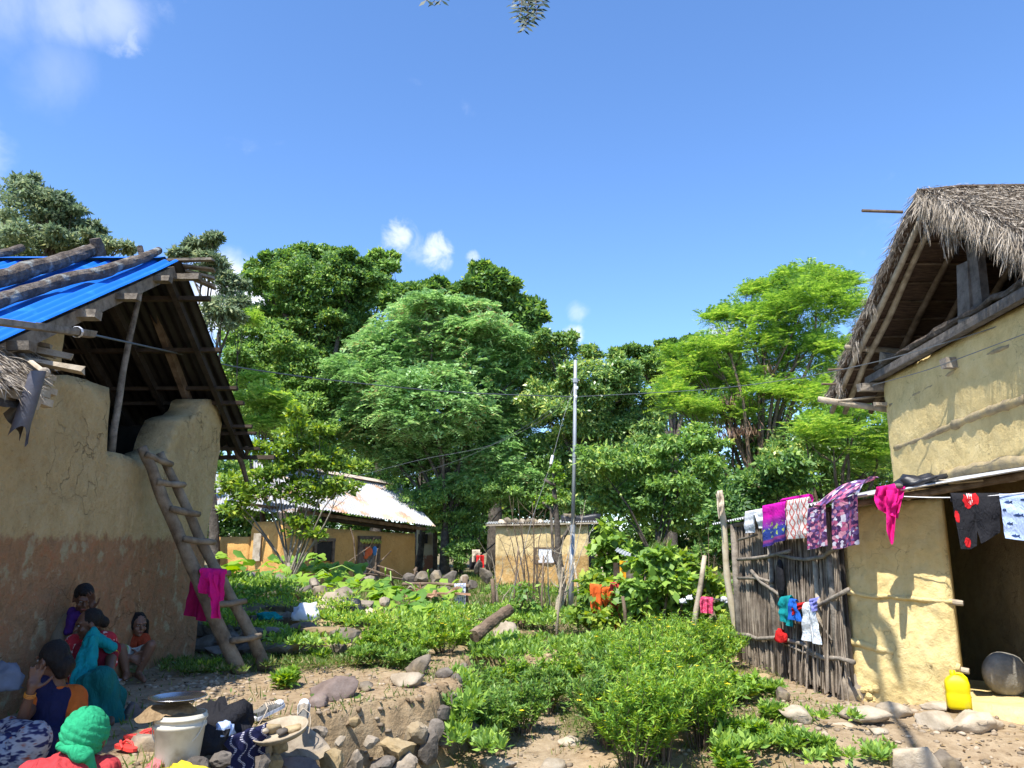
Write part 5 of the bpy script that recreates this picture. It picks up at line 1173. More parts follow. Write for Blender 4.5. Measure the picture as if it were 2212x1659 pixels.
# bramble of small leaves over the rubble and the terrace bank: uncountable ground cover
def cover():
    n = 90000
    x = rng.uniform(-5.2, 6, n); y = 4.8+ (rng.random(n)**1.3)*11
    g = veg(x, y); keep = rng.random(n) < g*np.clip(.25+1.1*nz2(x, y, 1.7, 21), .1, 1); x, y = x[keep], y[keep]; n = len(x)
    z = gz(x, y); h = rng.uniform(.03, .13, n)*(.6+.8*nz2(x, y, .8, 22)); d = np.stack([rng.normal(size=n)*.45, rng.normal(size=n)*.45, np.ones(n)], 1)
    c = np.stack([x, y, z-.01], 1)
    a = leaf_arr(c, d, rdir(n)*np.array([1, 1, .2]), h, .010, .35)
    # small round weeds
    m = 42000; x = rng.uniform(-4, 4.5, m); y = 5+rng.random(m)**1.2*10; g = veg(x, y)
    keep = rng.random(m) < g**1.5*np.clip(1.6*nz2(x, y, 1.1, 31)-.25, 0, 1); x, y = x[keep], y[keep]; m = len(x)
    c = np.stack([x, y, gz(x, y)+rng.uniform(.0, .11, m)], 1); b = leaf_arr(c, rdir(m)*np.array([1, 1, .4]), np.tile([0, -.1, 1.], (m, 1))+rdir(m)*.5, rng.uniform(.03, .07, m), rng.uniform(.018, .035, m))
    # far meadow
    k = 60000; x = rng.uniform(-16, 14, k); y = 15+rng.random(k)*22; c = np.stack([x, y, gz(x, y)-.01], 1); d = np.stack([rng.normal(size=k)*.5, rng.normal(size=k)*.5, np.ones(k)], 1)
    e = leaf_arr(c, d, rdir(k)*np.array([1, 1, .2]), rng.uniform(.08, .3, k), .03, .35)
    v, f = join_arr([a, b, e]); np_mesh('grass', v, f, G_GRASS, origin=(0, 9, 0), kind='stuff')
cover()
def weeds(name, regions, mat, L, Wd):
    "low leafy weeds too many to count"
    cs, ds, ns, ls = [], [], [], []
    for (px, py, rx, ry, D, n, h) in regions:
        nc = n//26; u = rng.uniform(-1, 1, nc); v = rng.uniform(-1, 1, nc)
        for a, b in zip(u, v):
            c = np.array(PY(px+a*rx, py+b*ry, D-b*.6)); k = 26
            o = rdir(k)*np.array([1, 1, .8])*rng.uniform(.2, 1, (k, 1))*h; o[:, 2] = np.abs(o[:, 2]); cs.append(c+o); ds.append(o/h+rdir(k)*.6+np.array([0, 0, .3])); ns.append(rdir(k)*.6+np.array([0, -.2, 1])); ls.append(rng.uniform(.5, 1.3, k))
    l = np.concatenate(ls); v, f = leaf_arr(np.concatenate(cs), np.concatenate(ds), np.concatenate(ns), L*l, Wd*l, .42, .05)
    np_mesh(name, v, f, mat, origin=(-2, 10, .3), kind='stuff')
weeds('weeds', [(640, 1300, 120, 14, 11.9, 2100, 0.13), (720, 1330, 60, 16, 11.3, 1120, 0.12), (540, 1345, 60, 20, 11.2, 840, 0.12), (790, 1340, 60, 14, 11.2, 1400, 0.13), (950, 1330, 60, 16, 13, 1540, 0.15)], G_SHRUB, .06, .024)
weeds('weeds', [(560, 1270, 80, 20, 12.4, 1819, 0.15), (660, 1380, 90, 16, 10.1, 1540, 0.1), (480, 1330, 40, 30, 11, 840, 0.12), (860, 1350, 60, 18, 11.8, 1680, 0.14)], G_VINE, .075, .04)
weeds('weeds', [(440, 1440, 90, 14, 8.9, 2080, 0.05), (650, 1430, 120, 10, 9.4, 2560, 0.06), (820, 1425, 90, 10, 9.6, 1920, 0.09)], G_GRASS, .06, .014)
weeds('weeds', [(1090, 1400, 80, 24, 11, 2600, .10), (1180, 1335, 70, 16, 14, 2000, .13), (1080, 1325, 60, 14, 15, 1800, .13), (1250, 1400, 60, 16, 12, 2200, .13), (1150, 1280, 100, 10, 19, 1800, .14), (1390, 1390, 120, 14, 12.2, 2600, .14), (1560, 1480, 40, 24, 9.4, 1600, .08), (1640, 1590, 90, 30, 7.7, 1800, .06), (1000, 1500, 30, 40, 8.3, 900, .10), (1060, 1600, 30, 20, 7.6, 500, .06), (990, 1560, 20, 50, 7.9, 900, .09), (1840, 1625, 90, 20, 7.3, 900, .05), (1780, 1545, 80, 10, 8.3, 500, .04)], G_VINE, .08, .036)

def litter():
    "dead leaves and clods of earth lying about"
    n = 5200; x = rng.uniform(-3.9, 5.4, n); y = 5+rng.random(n)*8; c = np.stack([x, y, gz(x, y)+rng.uniform(.004, .02, n)], 1); d = rdir(n)*np.array([1, 1, .25])
    v, f = leaf_arr(c, d, np.tile([0, 0, 1.], (n, 1))+rdir(n)*.5, rng.uniform(.025, .075, n), rng.uniform(.008, .028, n)); np_mesh('leaf_litter', v, f, G_LITTER, origin=(0, 8, 0), kind='stuff')
    vs, fs, off = [], [], 0
    protos = []
    for k in range(10):
        m = stone_mb((0, 0, 0), (1, 1, .7), seed=k*3.3, sub=2, rough=.6); protos.append((np.array([tuple(p) for p in m.v]), np.array(m.f)))
    for k in range(230):
        if k < 150: y = rnd.uniform(5.1, 8.8); x = float(edge_x(y))+rnd.gauss(.0, .12); r = rnd.uniform(.008, .03)*(2.0 if rnd.random() < .14 else 1)
        else: y = rnd.uniform(6.5, 8.4); x = rnd.uniform(1.5, 4.5); r = rnd.uniform(.008, .03)
        q, F0 = rnd.choice(protos); a = rnd.uniform(0, 6.28); c_, s_ = math.cos(a), math.sin(a); q = (q*r) @ np.array([[c_, -s_, 0], [s_, c_, 0], [0, 0, 1]])
        vs.append(q+np.array([x, y, G(x, y)-r*.2])); fs.append(F0+off); off += len(q)
    np_mesh('earth_clods', np.concatenate(vs), np.concatenate(fs), M_clod, origin=(-1, 7, 0), kind='stuff')
G_LITTER = leaf_mat('dead_leaf', [(0, (.09, .05, .02)), (.5, (.22, .14, .06)), (1, (.36, .27, .13))], trans=.1, rough=.7)
M_clod = rough_mat('earth_clod', [(.085, .058, .034), (.185, .13, .078), (.29, .225, .145)], scale=9, bump=.8, bscale=30)
litter()
# ------------------------------------------------------------------ yard objects
def ladder():
    tl = PX(306, 966, -3.93); 
    t = thing('ladder', (-3.0, 8.9, .33), 'weathered log ladder with seven uneven rungs leaning on the broken gable', 'ladder')
    Lp = [(305, 966), (328, 1012), (352, 1078), (388, 1160), (430, 1255), (468, 1345), (520, 1457)]
    Rp = [(345, 978), (372, 1030), (398, 1085), (432, 1165), (468, 1235), (512, 1315), (545, 1375), (572, 1444)]
    def rail(pts, d0, d1, r0, r1):
        n = len(pts); P_ = []; zt = pts[0][1]; zb = pts[-1][1]
        for (px, py) in pts: k = (py-zt)/(zb-zt); P_.append(PY(px, py, d0+(d1-d0)*k))
        mb = MB(); fine = []; rr = []
        for i in range(len(P_)-1):
            for k in range(4): fine.append(P_[i].lerp(P_[i+1], k/4))
        fine.append(P_[-1])
        rr = [(r0+(r1-r0)*i/(len(fine)-1))*(1+.1*noise.noise(fine[i]*5)) for i in range(len(fine))]
        mb.tube(fine, rr, 8, wob=.07); o = mb.build('rail', M_lad, t, smooth=True); return P_
    P1 = rail(Lp, 8.12, 8.75, .055, .085); P2 = rail(Rp, 8.45, 9.1, .045, .075)
    def dl(py): return 8.12+(8.75-8.12)*(py-966)/(1457-966)
    def dr(py): return 8.45+(9.1-8.45)*(py-978)/(1444-978)
    for (a, b, c, d) in [(316, 981, 372, 1003), (340, 1041, 399, 1047), (369, 1098, 431, 1111), (396, 1164, 464, 1171), (432, 1234, 496, 1238), (462, 1306, 531, 1298), (498, 1384, 563, 1373)]:
        p, q = PY(a, b, dl(b)-.06), PY(c, d, dr(d)-.06); m = p.lerp(q, .5)+V(0, 0, -.012)
        MB().tube([p, p.lerp(m, .5), m, m.lerp(q, .5), q], [.032, .036, .033, .036, .03], 8, wob=.12).build('rung', M_lad, t, smooth=True)
    return t
M_lad = rough_mat('worn_ladder_timber', [(.085, .062, .042), (.20, .155, .105), (.29, .235, .165)], scale=6, bump=.6, bscale=32, island=.12)
ladder()
# ---- cloth
def cloth(name, lab, cat, tl, tr, drop, mat, to=(0, -1, 0), nu=22, nv=24, fold=.02, nf=2.5, ph=0., back=.0, sag=0., wid=None, hem=None, skew=0., group=None, prints=None, crumple=.012, parent=None, curl=0.):
    tl, tr = Vector(tl), Vector(tr); to = Vector(to).normalized(); wid = wid or (lambda v: 1); hem = hem or (lambda u: 1.)
    seed = rnd.uniform(0, 50)
    def S(u, v):
        if v >= 0:
            p = tl.lerp(tr, .5+(u-.5)*wid(v)+skew*v); z = -drop*hem(u)*v; off = fold*(.25+.9*v)*math.sin(2*math.pi*nf*u+ph+v*1.1)+.02
        else:
            p = tl.lerp(tr, u); z = -abs(v)*drop; off = -.035
        k = max(0, 1-abs(v)/.08) ; z += .012*k; off *= (1-.7*k)
        q = p*6+V(seed, u*3, v*4)
        return p + V(0, 0, z-sag*4*u*(1-u)*(1-max(0, v)*.5)) + to*(off+noise.noise(q)*crumple*2+curl*v*v)
    vs, us, vv = [], [], []
    v0 = -back
    for j in range(nv+1):
        for i in range(nu+1):
            u = i/nu; v = v0+(1-v0)*j/nv; vs.append(tuple(S(u, v))); us.append(u); vv.append(v)
    w = nu+1; F = [(j*w+i, j*w+i+1, (j+1)*w+i+1, (j+1)*w+i) for j in range(nv) for i in range(nu)]
    o = np_mesh(name, np.array(vs), F, mat, parent, smooth=True, attrs={'cu': us, 'cv': vv}, label=lab, cat=cat, group=group)
    for (pn, pm, polys) in (prints or []):
        for poly in polys:
            mb = MB(); cu = sum(a for a, b in poly)/len(poly); cv = sum(b for a, b in poly)/len(poly)
            rings = [[(cu+(a-cu)*k, cv+(b-cv)*k) for a, b in poly] for k in (.33, .66, 1)]
            pts = [S(cu, cv)+to*.004] + [S(a, b)+to*.004 for rg in rings for a, b in rg]; n = len(poly)
            fs = [(0, 1+i, 1+(i+1) % n) for i in range(n)] + [(1+r*n+i, 1+(r+1)*n+i, 1+(r+1)*n+(i+1) % n, 1+r*n+(i+1) % n) for r in range(2) for i in range(n)]
            mb.add(pts, fs); mb.build(pn, pm, o, smooth=True)
    return o
def pat_mat(name, fn, rough=.85):
    "cloth with a printed pattern driven by its own width/length coordinates"
    m, N, L = newmat(name)
    out = N.new('ShaderNodeOutputMaterial'); b = N.new('ShaderNodeBsdfPrincipled'); t = N.new('ShaderNodeBsdfTranslucent'); mx = N.new('ShaderNodeMixShader'); mx.inputs[0].default_value = .18
    a = N.new('ShaderNodeAttribute'); a.attribute_name = 'cu'; c = N.new('ShaderNodeAttribute'); c.attribute_name = 'cv'
    cmb = N.new('ShaderNodeCombineXYZ'); L.new(a.outputs['Fac'], cmb.inputs[0]); L.new(c.outputs['Fac'], cmb.inputs[1])
    def math_(op, x, y=0.):
        q = N.new('ShaderNodeMath'); q.operation = op
        for i, v in ((0, x), (1, y)):
            if isinstance(v, (int, float)): q.inputs[i].default_value = v
            else: L.new(v, q.inputs[i])
        return q.outputs[0]
    col = fn(N, L, a.outputs['Fac'], c.outputs['Fac'], cmb.outputs[0], math_)
    tc = N.new('ShaderNodeTexCoord'); nb = N.new('ShaderNodeTexNoise'); nb.inputs['Scale'].default_value = 15; nb.inputs['Detail'].default_value = 7; nb.inputs['Distortion'].default_value = 1.; L.new(tc.outputs['Object'], nb.inputs['Vector'])
    bp = N.new('ShaderNodeBump'); bp.inputs['Strength'].default_value = .6; bp.inputs['Distance'].default_value = .03; L.new(nb.outputs['Fac'], bp.inputs['Height']); L.new(bp.outputs[0], b.inputs['Normal'])
    L.new(col, b.inputs['Base Color']); L.new(col, t.inputs['Color']); b.inputs['Roughness'].default_value = rough; b.inputs['Specular IOR Level'].default_value = .15
    L.new(b.outputs[0], mx.inputs[1]); L.new(t.outputs[0], mx.inputs[2]); L.new(mx.outputs[0], out.inputs[0]); return m
def cramp(N, L, f, stops, interp='CONSTANT'):
    r = ramp(N, stops); r.color_ramp.interpolation = interp; L.new(f, r.inputs[0]); return r.outputs[0]
def _tri(N, L, u, v, c, M):
    mp = N.new('ShaderNodeMapping'); mp.inputs['Scale'].default_value = (19, 24, 1); L.new(c, mp.inputs['Vector'])
    vo = N.new('ShaderNodeTexVoronoi'); vo.inputs['Scale'].default_value = 1; vo.inputs['Randomness'].default_value = .55; vo.distance = 'MANHATTAN'; L.new(mp.outputs[0], vo.inputs['Vector'])
    sx = N.new('ShaderNodeSeparateColor'); L.new(vo.outputs['Color'], sx.inputs[0])
    return cramp(N, L, sx.outputs[0], [(0, (.07, .03, .10)), (.3, (.42, .10, .20)), (.48, (.60, .26, .34)), (.62, (.16, .09, .24)), (.80, (.62, .58, .66)), (.92, (.10, .04, .10))])
def _stripe(N, L, u, v, c, M):
    w = M('MULTIPLY', M('SINE', M('MULTIPLY', v, 24.)), .10); f = M('FRACT', M('MULTIPLY', u, 3.6))
    f = M('ABSOLUTE', M('SUBTRACT', f, .5)); f = M('ADD', f, M('MULTIPLY', w, 1.3))
    return cramp(N, L, f, [(0, (.78, .73, .68)), (.22, (.60, .17, .14)), (.40, (.78, .73, .68))])
def _scarf(N, L, u, v, c, M):
    nz = N.new('ShaderNodeTexNoise'); nz.inputs['Scale'].default_value = 9; L.new(c, nz.inputs['Vector'])
    base = cramp(N, L, v, [(.30, (.60, .012, .36)), (.55, (.22, .05, .38)), (.62, (.03, .06, .26)), (.84, (.035, .06, .28)), (.88, (.32, .05, .2)), (.95, (.05, .03, .2))], 'LINEAR')
    g = cramp(N, L, nz.outputs['Fac'], [(.0, (0, 0, 0)), (.60, (1, 1, 1))]); mx = N.new('ShaderNodeMix'); mx.data_type = 'RGBA'
    k = M('MULTIPLY', g, cramp(N, L, v, [(0, (0, 0, 0)), (.45, (.85, .85, .85)), (.83, (0, 0, 0))]))
    L.new(k, mx.inputs['Factor']); L.new(base, mx.inputs[6]); mx.inputs[7].default_value = (.40, .50, .08, 1); return mx.outputs[2]
def _wave(N, L, u, v, c, M):
    s = M('MULTIPLY', M('SINE', M('MULTIPLY', v, 30.)), .32); f = M('ADD', M('MULTIPLY', u, 5.), s); f = M('ABSOLUTE', M('SUBTRACT', M('FRACT', f), .5))
    hatch = M('GREATER_THAN', M('SINE', M('MULTIPLY', v, 330.)), -.3); line = M('MULTIPLY', M('LESS_THAN', f, .11), hatch)
    return cramp(N, L, line, [(0, (.014, .016, .055)), (.5, (.46, .44, .50))])
def _spots(base, spot, sc, thr):
    def fn(N, L, u, v, c, M):
        nz = N.new('ShaderNodeTexNoise'); nz.inputs['Scale'].default_value = sc; nz.inputs['Detail'].default_value = 3; L.new(c, nz.inputs['Vector'])
        return cramp(N, L, nz.outputs['Fac'], [(0, base), (thr, spot)])
    return fn
C_TRI = pat_mat('geometric_print', _tri); C_STRIPE = pat_mat('red_white_diamond_stripe', _stripe); C_SCARF = pat_mat('magenta_blue_scarf', _scarf); C_WAVE = pat_mat('navy_wave_print', _wave)
C_WHITE = cloth_mat('white_cotton', (.74, .75, .78)); C_PINK = cloth_mat('hot_pink_cotton', (.66, .012, .20)); C_DPINK = cloth_mat('dark_pink_cotton', (.36, .012, .09)); C_BLACK = cloth_mat('black_cotton', (.016, .016, .019), trans=.03)
C_LBLUE = cloth_mat('pale_blue_towelling', (.48, .60, .86)); C_NAVYP = cloth_mat('navy_print', (.03, .06, .16)); C_RED = cloth_mat('red_cotton', (.55, .02, .02)); C_TEAL = cloth_mat('teal_cotton', (.01, .27, .28)); C_BLUE = cloth_mat('bright_blue_cotton', (.02, .13, .55)); C_LILAC = cloth_mat('lilac_cotton', (.24, .25, .62))
C_SPOT = pat_mat('white_blue_spotted', _spots((.78, .8, .82), (.35, .48, .68), 16, .62)); C_NET = pat_mat('pink_net', _spots((.68, .06, .16), (.8, .35, .4), 22, .6)); C_ORANGE = cloth_mat('orange_rag', (.75, .14, .03)); C_SALMON = cloth_mat('salmon_red_rag', (.62, .06, .07)); C_GREYW = pat_mat('grey_white_print', _spots((.55, .57, .68), (.10, .13, .25), 10, .56)); C_CREAM = cloth_mat('cream_rag', (.58, .48, .36)); C_YOLK = cloth_mat('deep_yellow_cloth', (.75, .38, .02))
PA, PB, PD, PN, PLn = PEN
def onp(px, py, out=.16): return PP(px, py, PA+PN*out, PN)
def dropz(px, y0, y1, out=.16): return onp(px, y0, out).z - onp(px, y1, out).z
cloth('shirt', 'small white shirt at the far end of the pen roof, sleeves hanging', 'shirt', onp(1611, 1106), onp(1657, 1098), dropz(1630, 1104, 1151), C_WHITE, PN, back=.25, fold=.02, nf=2, hem=lambda u: 1 if u < .48 else (.35 if u < .62 else .85))
cloth('scarf', 'magenta to blue flowered scarf hung between the white shirt and the striped cloth', 'scarf', onp(1650, 1092, .2), onp(1699, 1082, .2), dropz(1670, 1088, 1181, .2), C_SCARF, PN, back=.12, fold=.022, nf=2, hem=lambda u: 1.0-.16*u)
cloth('cloth', 'white cloth with red diamond stripes hung on the pen roof edge', 'cloth', onp(1697, 1082, .19), onp(1747, 1074, .19), dropz(1720, 1078, 1163, .19), C_STRIPE, PN, back=.1, fold=.012, nf=1.5)
cloth('magenta_cloth', 'bright magenta cloth end folded over the pen roof behind the striped cloth', 'cloth', onp(1690, 1078, .02), onp(1750, 1068, .02), .06, cloth_mat('magenta_cotton', (.62, .01, .33)), PN, back=1.6, fold=.02)
def trousers():
    us, vs, cu, cv, F = [], [], [], [], []
    def add(fn, nu, nv, v0, v1):
        b = len(vs)
        for j in range(nv+1):
            for i in range(nu+1):
                u = i/nu; v = j/nv; vs.append(tuple(fn(u, v))); us.append(0); cu.append(v0[0]+(v1[0]-v0[0])*u); cv.append(v0[1]+(v1[1]-v0[1])*v)
        w = nu+1
        for j in range(nv):
            for i in range(nu): F.append((b+j*w+i, b+j*w+i+1, b+(j+1)*w+i+1, b+(j+1)*w+i))
    a, b_, c, d = onp(1744, 1100, .2), onp(1787, 1086, .2), onp(1797, 1084, .2), onp(1856, 1064, .2)
    dr = dropz(1770, 1092, 1182, .2)
    for (p, q, h, u0, u1, sp) in [(a, b_, dr, 0, .45, .012), (c, d, dr*1.12, .52, 1, -.012)]:
        add(lambda u, v: p.lerp(q, u*(1-.12*v)+(.0 if sp > 0 else .0))+V(0, 0, -h*v)+PN*(.02*math.sin(u*8+v*2)+.02*v), 14, 26, (u0, .35), (u1, 1))
    w0, w1 = PY(1866, 1040, 9.5), PY(1900, 1030, 9.25)
    def up(u, v):
        lo = a.lerp(d, u); hi = w0.lerp(w1, u); p = hi.lerp(lo, v); return p+V(0, 0, .09*math.sin(math.pi*v)*(.6+.4*math.sin(u*7))+.015*math.sin(u*17+v*5))
    add(up, 22, 16, (0, 0), (1, .35))
    np_mesh('trousers', np.array(vs), F, C_TRI, smooth=True, attrs={'cu': cu, 'cv': cv}, label='purple trousers with a triangle print thrown over the tin roof corner', cat='trousers')
trousers()
Y5 = 8.42
o = cloth('pink_cloth', 'hot pink scarf bunched over the porch roof edge right of the purple trousers', 'scarf', PY(1893, 1054, Y5), PY(1932, 1046, Y5), .31, C_PINK, (-.4, -1, 0), fold=.04, nf=1.5, back=.25, wid=lambda v: 1+.35*math.sin(3*v), hem=lambda u: .75+.45*u, crumple=.03)
p = PY(1915, 1085, Y5-.06)
cloth('tail', None, None, PY(1914, 1060, Y5-.03), PY(1956, 1050, Y5-.03), .52, C_PINK, (-.4, -1, 0), fold=.03, nf=2, back=.1, wid=lambda v: 1-.3*v, skew=-.35, crumple=.035, parent=o, hem=lambda u: .8+.3*math.sin(u*5))
mb = MB(); p = PY(1940, 1050, Y5-.02); mb.ell(p, (.05, .05, .03), n=9, m=6); mb.build('knot', M_stone_dark, o)
def heap(name, lab, cat, c, rad, mat, n=9, seed=0, rough=.55):
    v, f = ICO[3]; vs = []
    for p in v:
        d = p*(1+rough*noise.noise(p*2.1+V(seed, 0, 3))+.3*noise.noise(p*5+V(0, seed, 1))); d = V(d.x*rad[0], d.y*rad[1], max(-rad[2]*.35, d.z*rad[2])); vs.append(d+Vector(c))
    mb = MB(); mb.add(vs, f); return mb.build(name, mat, smooth=True, label=lab, cat=cat)
c = PY(1995, 1046, 8.5); heap('plastic_heap', 'crumpled black plastic lying on the porch roof above the pink scarf', 'plastic sheet', c, (.27, .22, .10), M_black, seed=4, rough=.8)
mb = MB(); c0 = PY(2040, 1043, 8.3)
tk = thing('stick_bundle', tuple(PY(2090, 1040, 8.2)), 'dry split sticks drying on the porch tin roof', 'sticks')
for k in range(11):
    a = PY(rnd.uniform(2020, 2110), rnd.uniform(1038, 1048), 8.35+rnd.uniform(-.1, .1)); b = a+V(rnd.uniform(.25, .5), rnd.uniform(-.25, -.1), rnd.uniform(.015, .05)); MB().tube([a, b], rnd.uniform(.008, .014), 5).build('stick', M_wood_pale, tk)
# clothes line under the porch verge
LA, LB = PY(1880, 1068, 8.62), PY(2260, 1060, 7.55)
MB().tube([LA.lerp(LB, t)+V(0, 0, -.05*math.sin(math.pi*t)) for t in np.linspace(0, 1, 14)], .006, 5).build('clothes_line', M_tin, label='grey twisted line strung under the porch roof edge for washing', cat='clothes line')
def ell_poly(cu, cv, ru, rv, n=18, wob=0.): return [(cu+ru*math.cos(2*math.pi*i/n)*(1+wob*math.sin(3*i)), cv+rv*math.sin(2*math.pi*i/n)*(1+wob*math.cos(2*i))) for i in range(n)]
P_RED = cloth_mat('red_print', (.62, .02, .025)); P_WHITE = cloth_mat('white_print', (.8, .78, .72))
def teeth():
    q = []
    for k in range(4): q.append([(.30+.035*k, .05+.02*k), (.325+.035*k, .05+.02*k), (.335+.035*k, .23-.01*k), (.31+.035*k, .23-.01*k)])
    return q
cloth('shirt', 'black shirt with red lips printed on it hanging on the porch line', 'shirt', PY(2053, 1066, 8.05), PY(2157, 1066, 7.83), .56, C_BLACK, (-.3, -1, 0), fold=.02, nf=1.6, back=.15, hem=lambda u: 1.0-.42*max(0, u-.25)+(-.25 if .42 < u < .5 else 0), wid=lambda v: 1-.12*v, skew=.0,
      prints=[('lip_print', P_RED, [ell_poly(.40, .13, .17, .17, wob=.10), ell_poly(.05, .42, .05, .11, wob=.12), ell_poly(.2, .88, .08, .09, wob=.12)]), ('tooth_print', P_WHITE, teeth()[:0] + [[(.32, .02), (.35, .02), (.36, .18), (.33, .20)], [(.36, .02), (.39, .02), (.40, .22), (.37, .2)], [(.40, .03), (.43, .03), (.44, .2), (.41, .22)]])])
def fish(cu, cv, s):
    return [(cu-s, cv), (cu-s*.5, cv-.028), (cu-.1*s, cv-.03), (cu+.05*s, cv-.06), (cu+.2*s, cv-.026), (cu+s*.6, cv-.008), (cu+s, cv-.045), (cu+s*.85, cv+.0), (cu+s, cv+.04), (cu+s*.55, cv+.012), (cu, cv+.03), (cu-s*.6, cv+.02)]
cloth('towel', 'pale blue towel printed with dark fish hanging at the right end of the porch line', 'towel', PY(2157, 1068, 7.84), PY(2270, 1068, 7.5), .46, C_LBLUE, (-.3, -1, 0), fold=.014, nf=2.2, back=.15, hem=lambda u: .94+.1*u,
      prints=[('fish_print', C_NAVYP, [fish(.16, .18, .09), fish(.32, .46, .10), fish(.05, .36, .04), fish(.13, .66, .07), fish(.48, .12, .09), fish(.5, .74, .09), fish(.22, .92, .09), fish(.70, .4, .09), fish(.42, .95, .05)])])
# things hung on the pen wall
c = onp(1686, 1252, .11); mb = MB(); mb.ell(c, (.05, .11, .24), n=14, m=12); mb.ell(c+V(0, -.02, .18), (.035, .07, .08), n=10, m=8); mb.build('bag', C_BLACK, smooth=True, label='limp black bag hanging on the dark sticks of the pen wall', cat='bag')
cloth('shirt', 'teal top hanging on the slanting pen rail', 'shirt', onp(1686, 1291, .14), onp(1708, 1287, .14), dropz(1695, 1290, 1352, .14), C_TEAL, PN, fold=.025, nf=1.5, back=.2, wid=lambda v: 1+.15*math.sin(4*v), hem=lambda u: .8+.25*u)
cloth('shorts', 'bright blue shorts hanging over the teal top on the pen rail', 'shorts', onp(1705, 1294, .17), onp(1721, 1296, .17), dropz(1712, 1294, 1338, .17), C_BLUE, PN, fold=.02, nf=1.5, back=.1, wid=lambda v: 1+.7*v, skew=.3)
cloth('red_rag', 'red cloth strip wrapped on the pen rail between blue shorts and white leggings', 'rag', onp(1714, 1306, .15), onp(1741, 1302, .15), .10, C_RED, PN, fold=.02, nf=2, back=.4, hem=lambda u: 1.3-.9*u)
o = cloth('leggings', 'white spotted leggings with a blue hem hanging on the pen rail', 'leggings', onp(1737, 1302, .18), onp(1762, 1300, .18), dropz(1750, 1300, 1384, .18), C_SPOT, PN, fold=.02, nf=1.5, back=.1, wid=lambda v: 1+.5*v, hem=lambda u: .95+.12*u-(.45 if .42 < u < .56 else 0))
cloth('waistband', None, None, onp(1754, 1296, .2), onp(1767, 1292, .2), dropz(1760, 1296, 1322, .2), C_LILAC, PN, fold=.015, parent=o, wid=lambda v: 1+.4*math.cos(v*3))
c = onp(1687, 1380, .15); heap('red_rag', 'knotted red rag tied round the low pen rail', 'rag', c, (.07, .08, .11), C_RED, seed=9)
# pink cloths on the ladder
a, b = PY(436, 1228, 8.4), PY(489, 1231, 8.6)
cloth('shirt', 'hot pink long sleeved top draped over a ladder rung', 'shirt', a, b, .30, C_PINK, (-.2, -1, 0), fold=.025, nf=2.5, back=.15, hem=lambda u: .8+.35*u, crumple=.02)
cloth('shirt_sleeve', 'pink sleeve dangling past the ladder rung to the next one', 'sleeve', PY(452, 1240, 8.32), PY(472, 1245, 8.36), .42, C_PINK, (-.2, -1, 0), fold=.03, nf=1, wid=lambda v: 1-.2*v, skew=.8, crumple=.02)
cloth('dark_pink_cloth', 'dark pink cloth hanging in shade behind the left ladder rail', 'cloth', PY(416, 1240, 8.75), PY(455, 1236, 8.8), .50, C_DPINK, (-.2, -1, 0), fold=.03, nf=1.5, wid=lambda v: 1+.1*v, skew=-.1, hem=lambda u: .85+.2*u)
# ---- pole, wires
def pole():
    b = PY(1232, 1330, 17.6); b.z = G(b.x, b.y)-.05; tp = PY(1243, 778, 17.6)
    t = thing('power_pole', tuple(b), 'thin jointed steel pole carrying the village wires', 'pole')
    m = PY(1237, 1143, 17.6); m2 = PY(1241, 985, 17.6)
    MB().tube([b, m], [.062, .055], 12).build('lower_tube', M_steel, t, smooth=True)
    MB().tube([m, m2, tp], [.045, .043, .038], 12).build('upper_tube', M_steel, t, smooth=True)
    MB().tube([m+V(0, 0, -.08), m+V(0, 0, .09)], .064, 12).build('collar', M_steel, t)
    MB().tube([m2+V(0, 0, -.03), m2+V(0, 0, .03)], .05, 12).build('collar', M_steel, t)
    c = PY(1243, 822, 17.6); mb = MB(); mb.tube([c+V(0, 0, -.05), c+V(0, 0, .05)], .062, 10); mb.tube([c+V(-.1, 0, .03), c+V(.1, 0, .0)], .012, 5); mb.build('clamp', M_steel, t)
    mb = MB(); mb.lathe([(0, -.04), (.03, -.035), (.035, 0), (.03, .035), (0, .04)], 10, PY(1246, 838, 17.5)); mb.build('insulator', M_paper, t)
    mb = MB(); mb.lathe([(0, -.04), (.03, -.035), (.035, 0), (.03, .035), (0, .04)], 10, PY(1244, 857, 17.5)); mb.build('insulator', M_paper, t)
M_steel = rough_mat('galvanised_pipe', [(.26, .275, .29), (.38, .395, .41)], scale=4, rough=.5, bump=.05, metal=.2, spec=.5)
pole()
def wire(name, lab, pts, r, mat=None, smoothn=6):
    P_ = [Vector(p) for p in pts]; fine = []
    for i in range(len(P_)-1):
        p0 = P_[max(0, i-1)]; p1 = P_[i]; p2 = P_[i+1]; p3 = P_[min(len(P_)-1, i+2)]
        for k in range(smoothn):
            t = k/smoothn; fine.append(.5*((2*p1)+(p2-p0)*t+(2*p0-5*p1+4*p2-p3)*t*t+(3*p1-p0-3*p2+p3)*t**3))
    fine.append(P_[-1]); return MB().tube(fine, r, 5).build(name, mat or M_wire, label=lab, cat='wire')
M_wire = plain('grey_wire', (.10, .11, .12), rough=.5, spec=.4)
wire('power_wire', 'heavy grey wire sagging from the blue roof to the steel pole', [CABLE_A+V(-.15, -.05, .02), PY(370, 760, 9.2), PY(525, 795, 11), PY(760, 826, 13.6), PY(1000, 848, 15.8), PY(1243, 857, 17.6)], .011)
wire('power_wire', 'thin dark wire rising from the steel pole to the thatched house', [PY(1243, 857, 17.6), PY(1500, 843, 14.6), PY(1700, 820, 12.6), PY(1890, 782, 10.8), PY(2060, 735, 9.4), PY(2230, 680, 8.0)], .007)
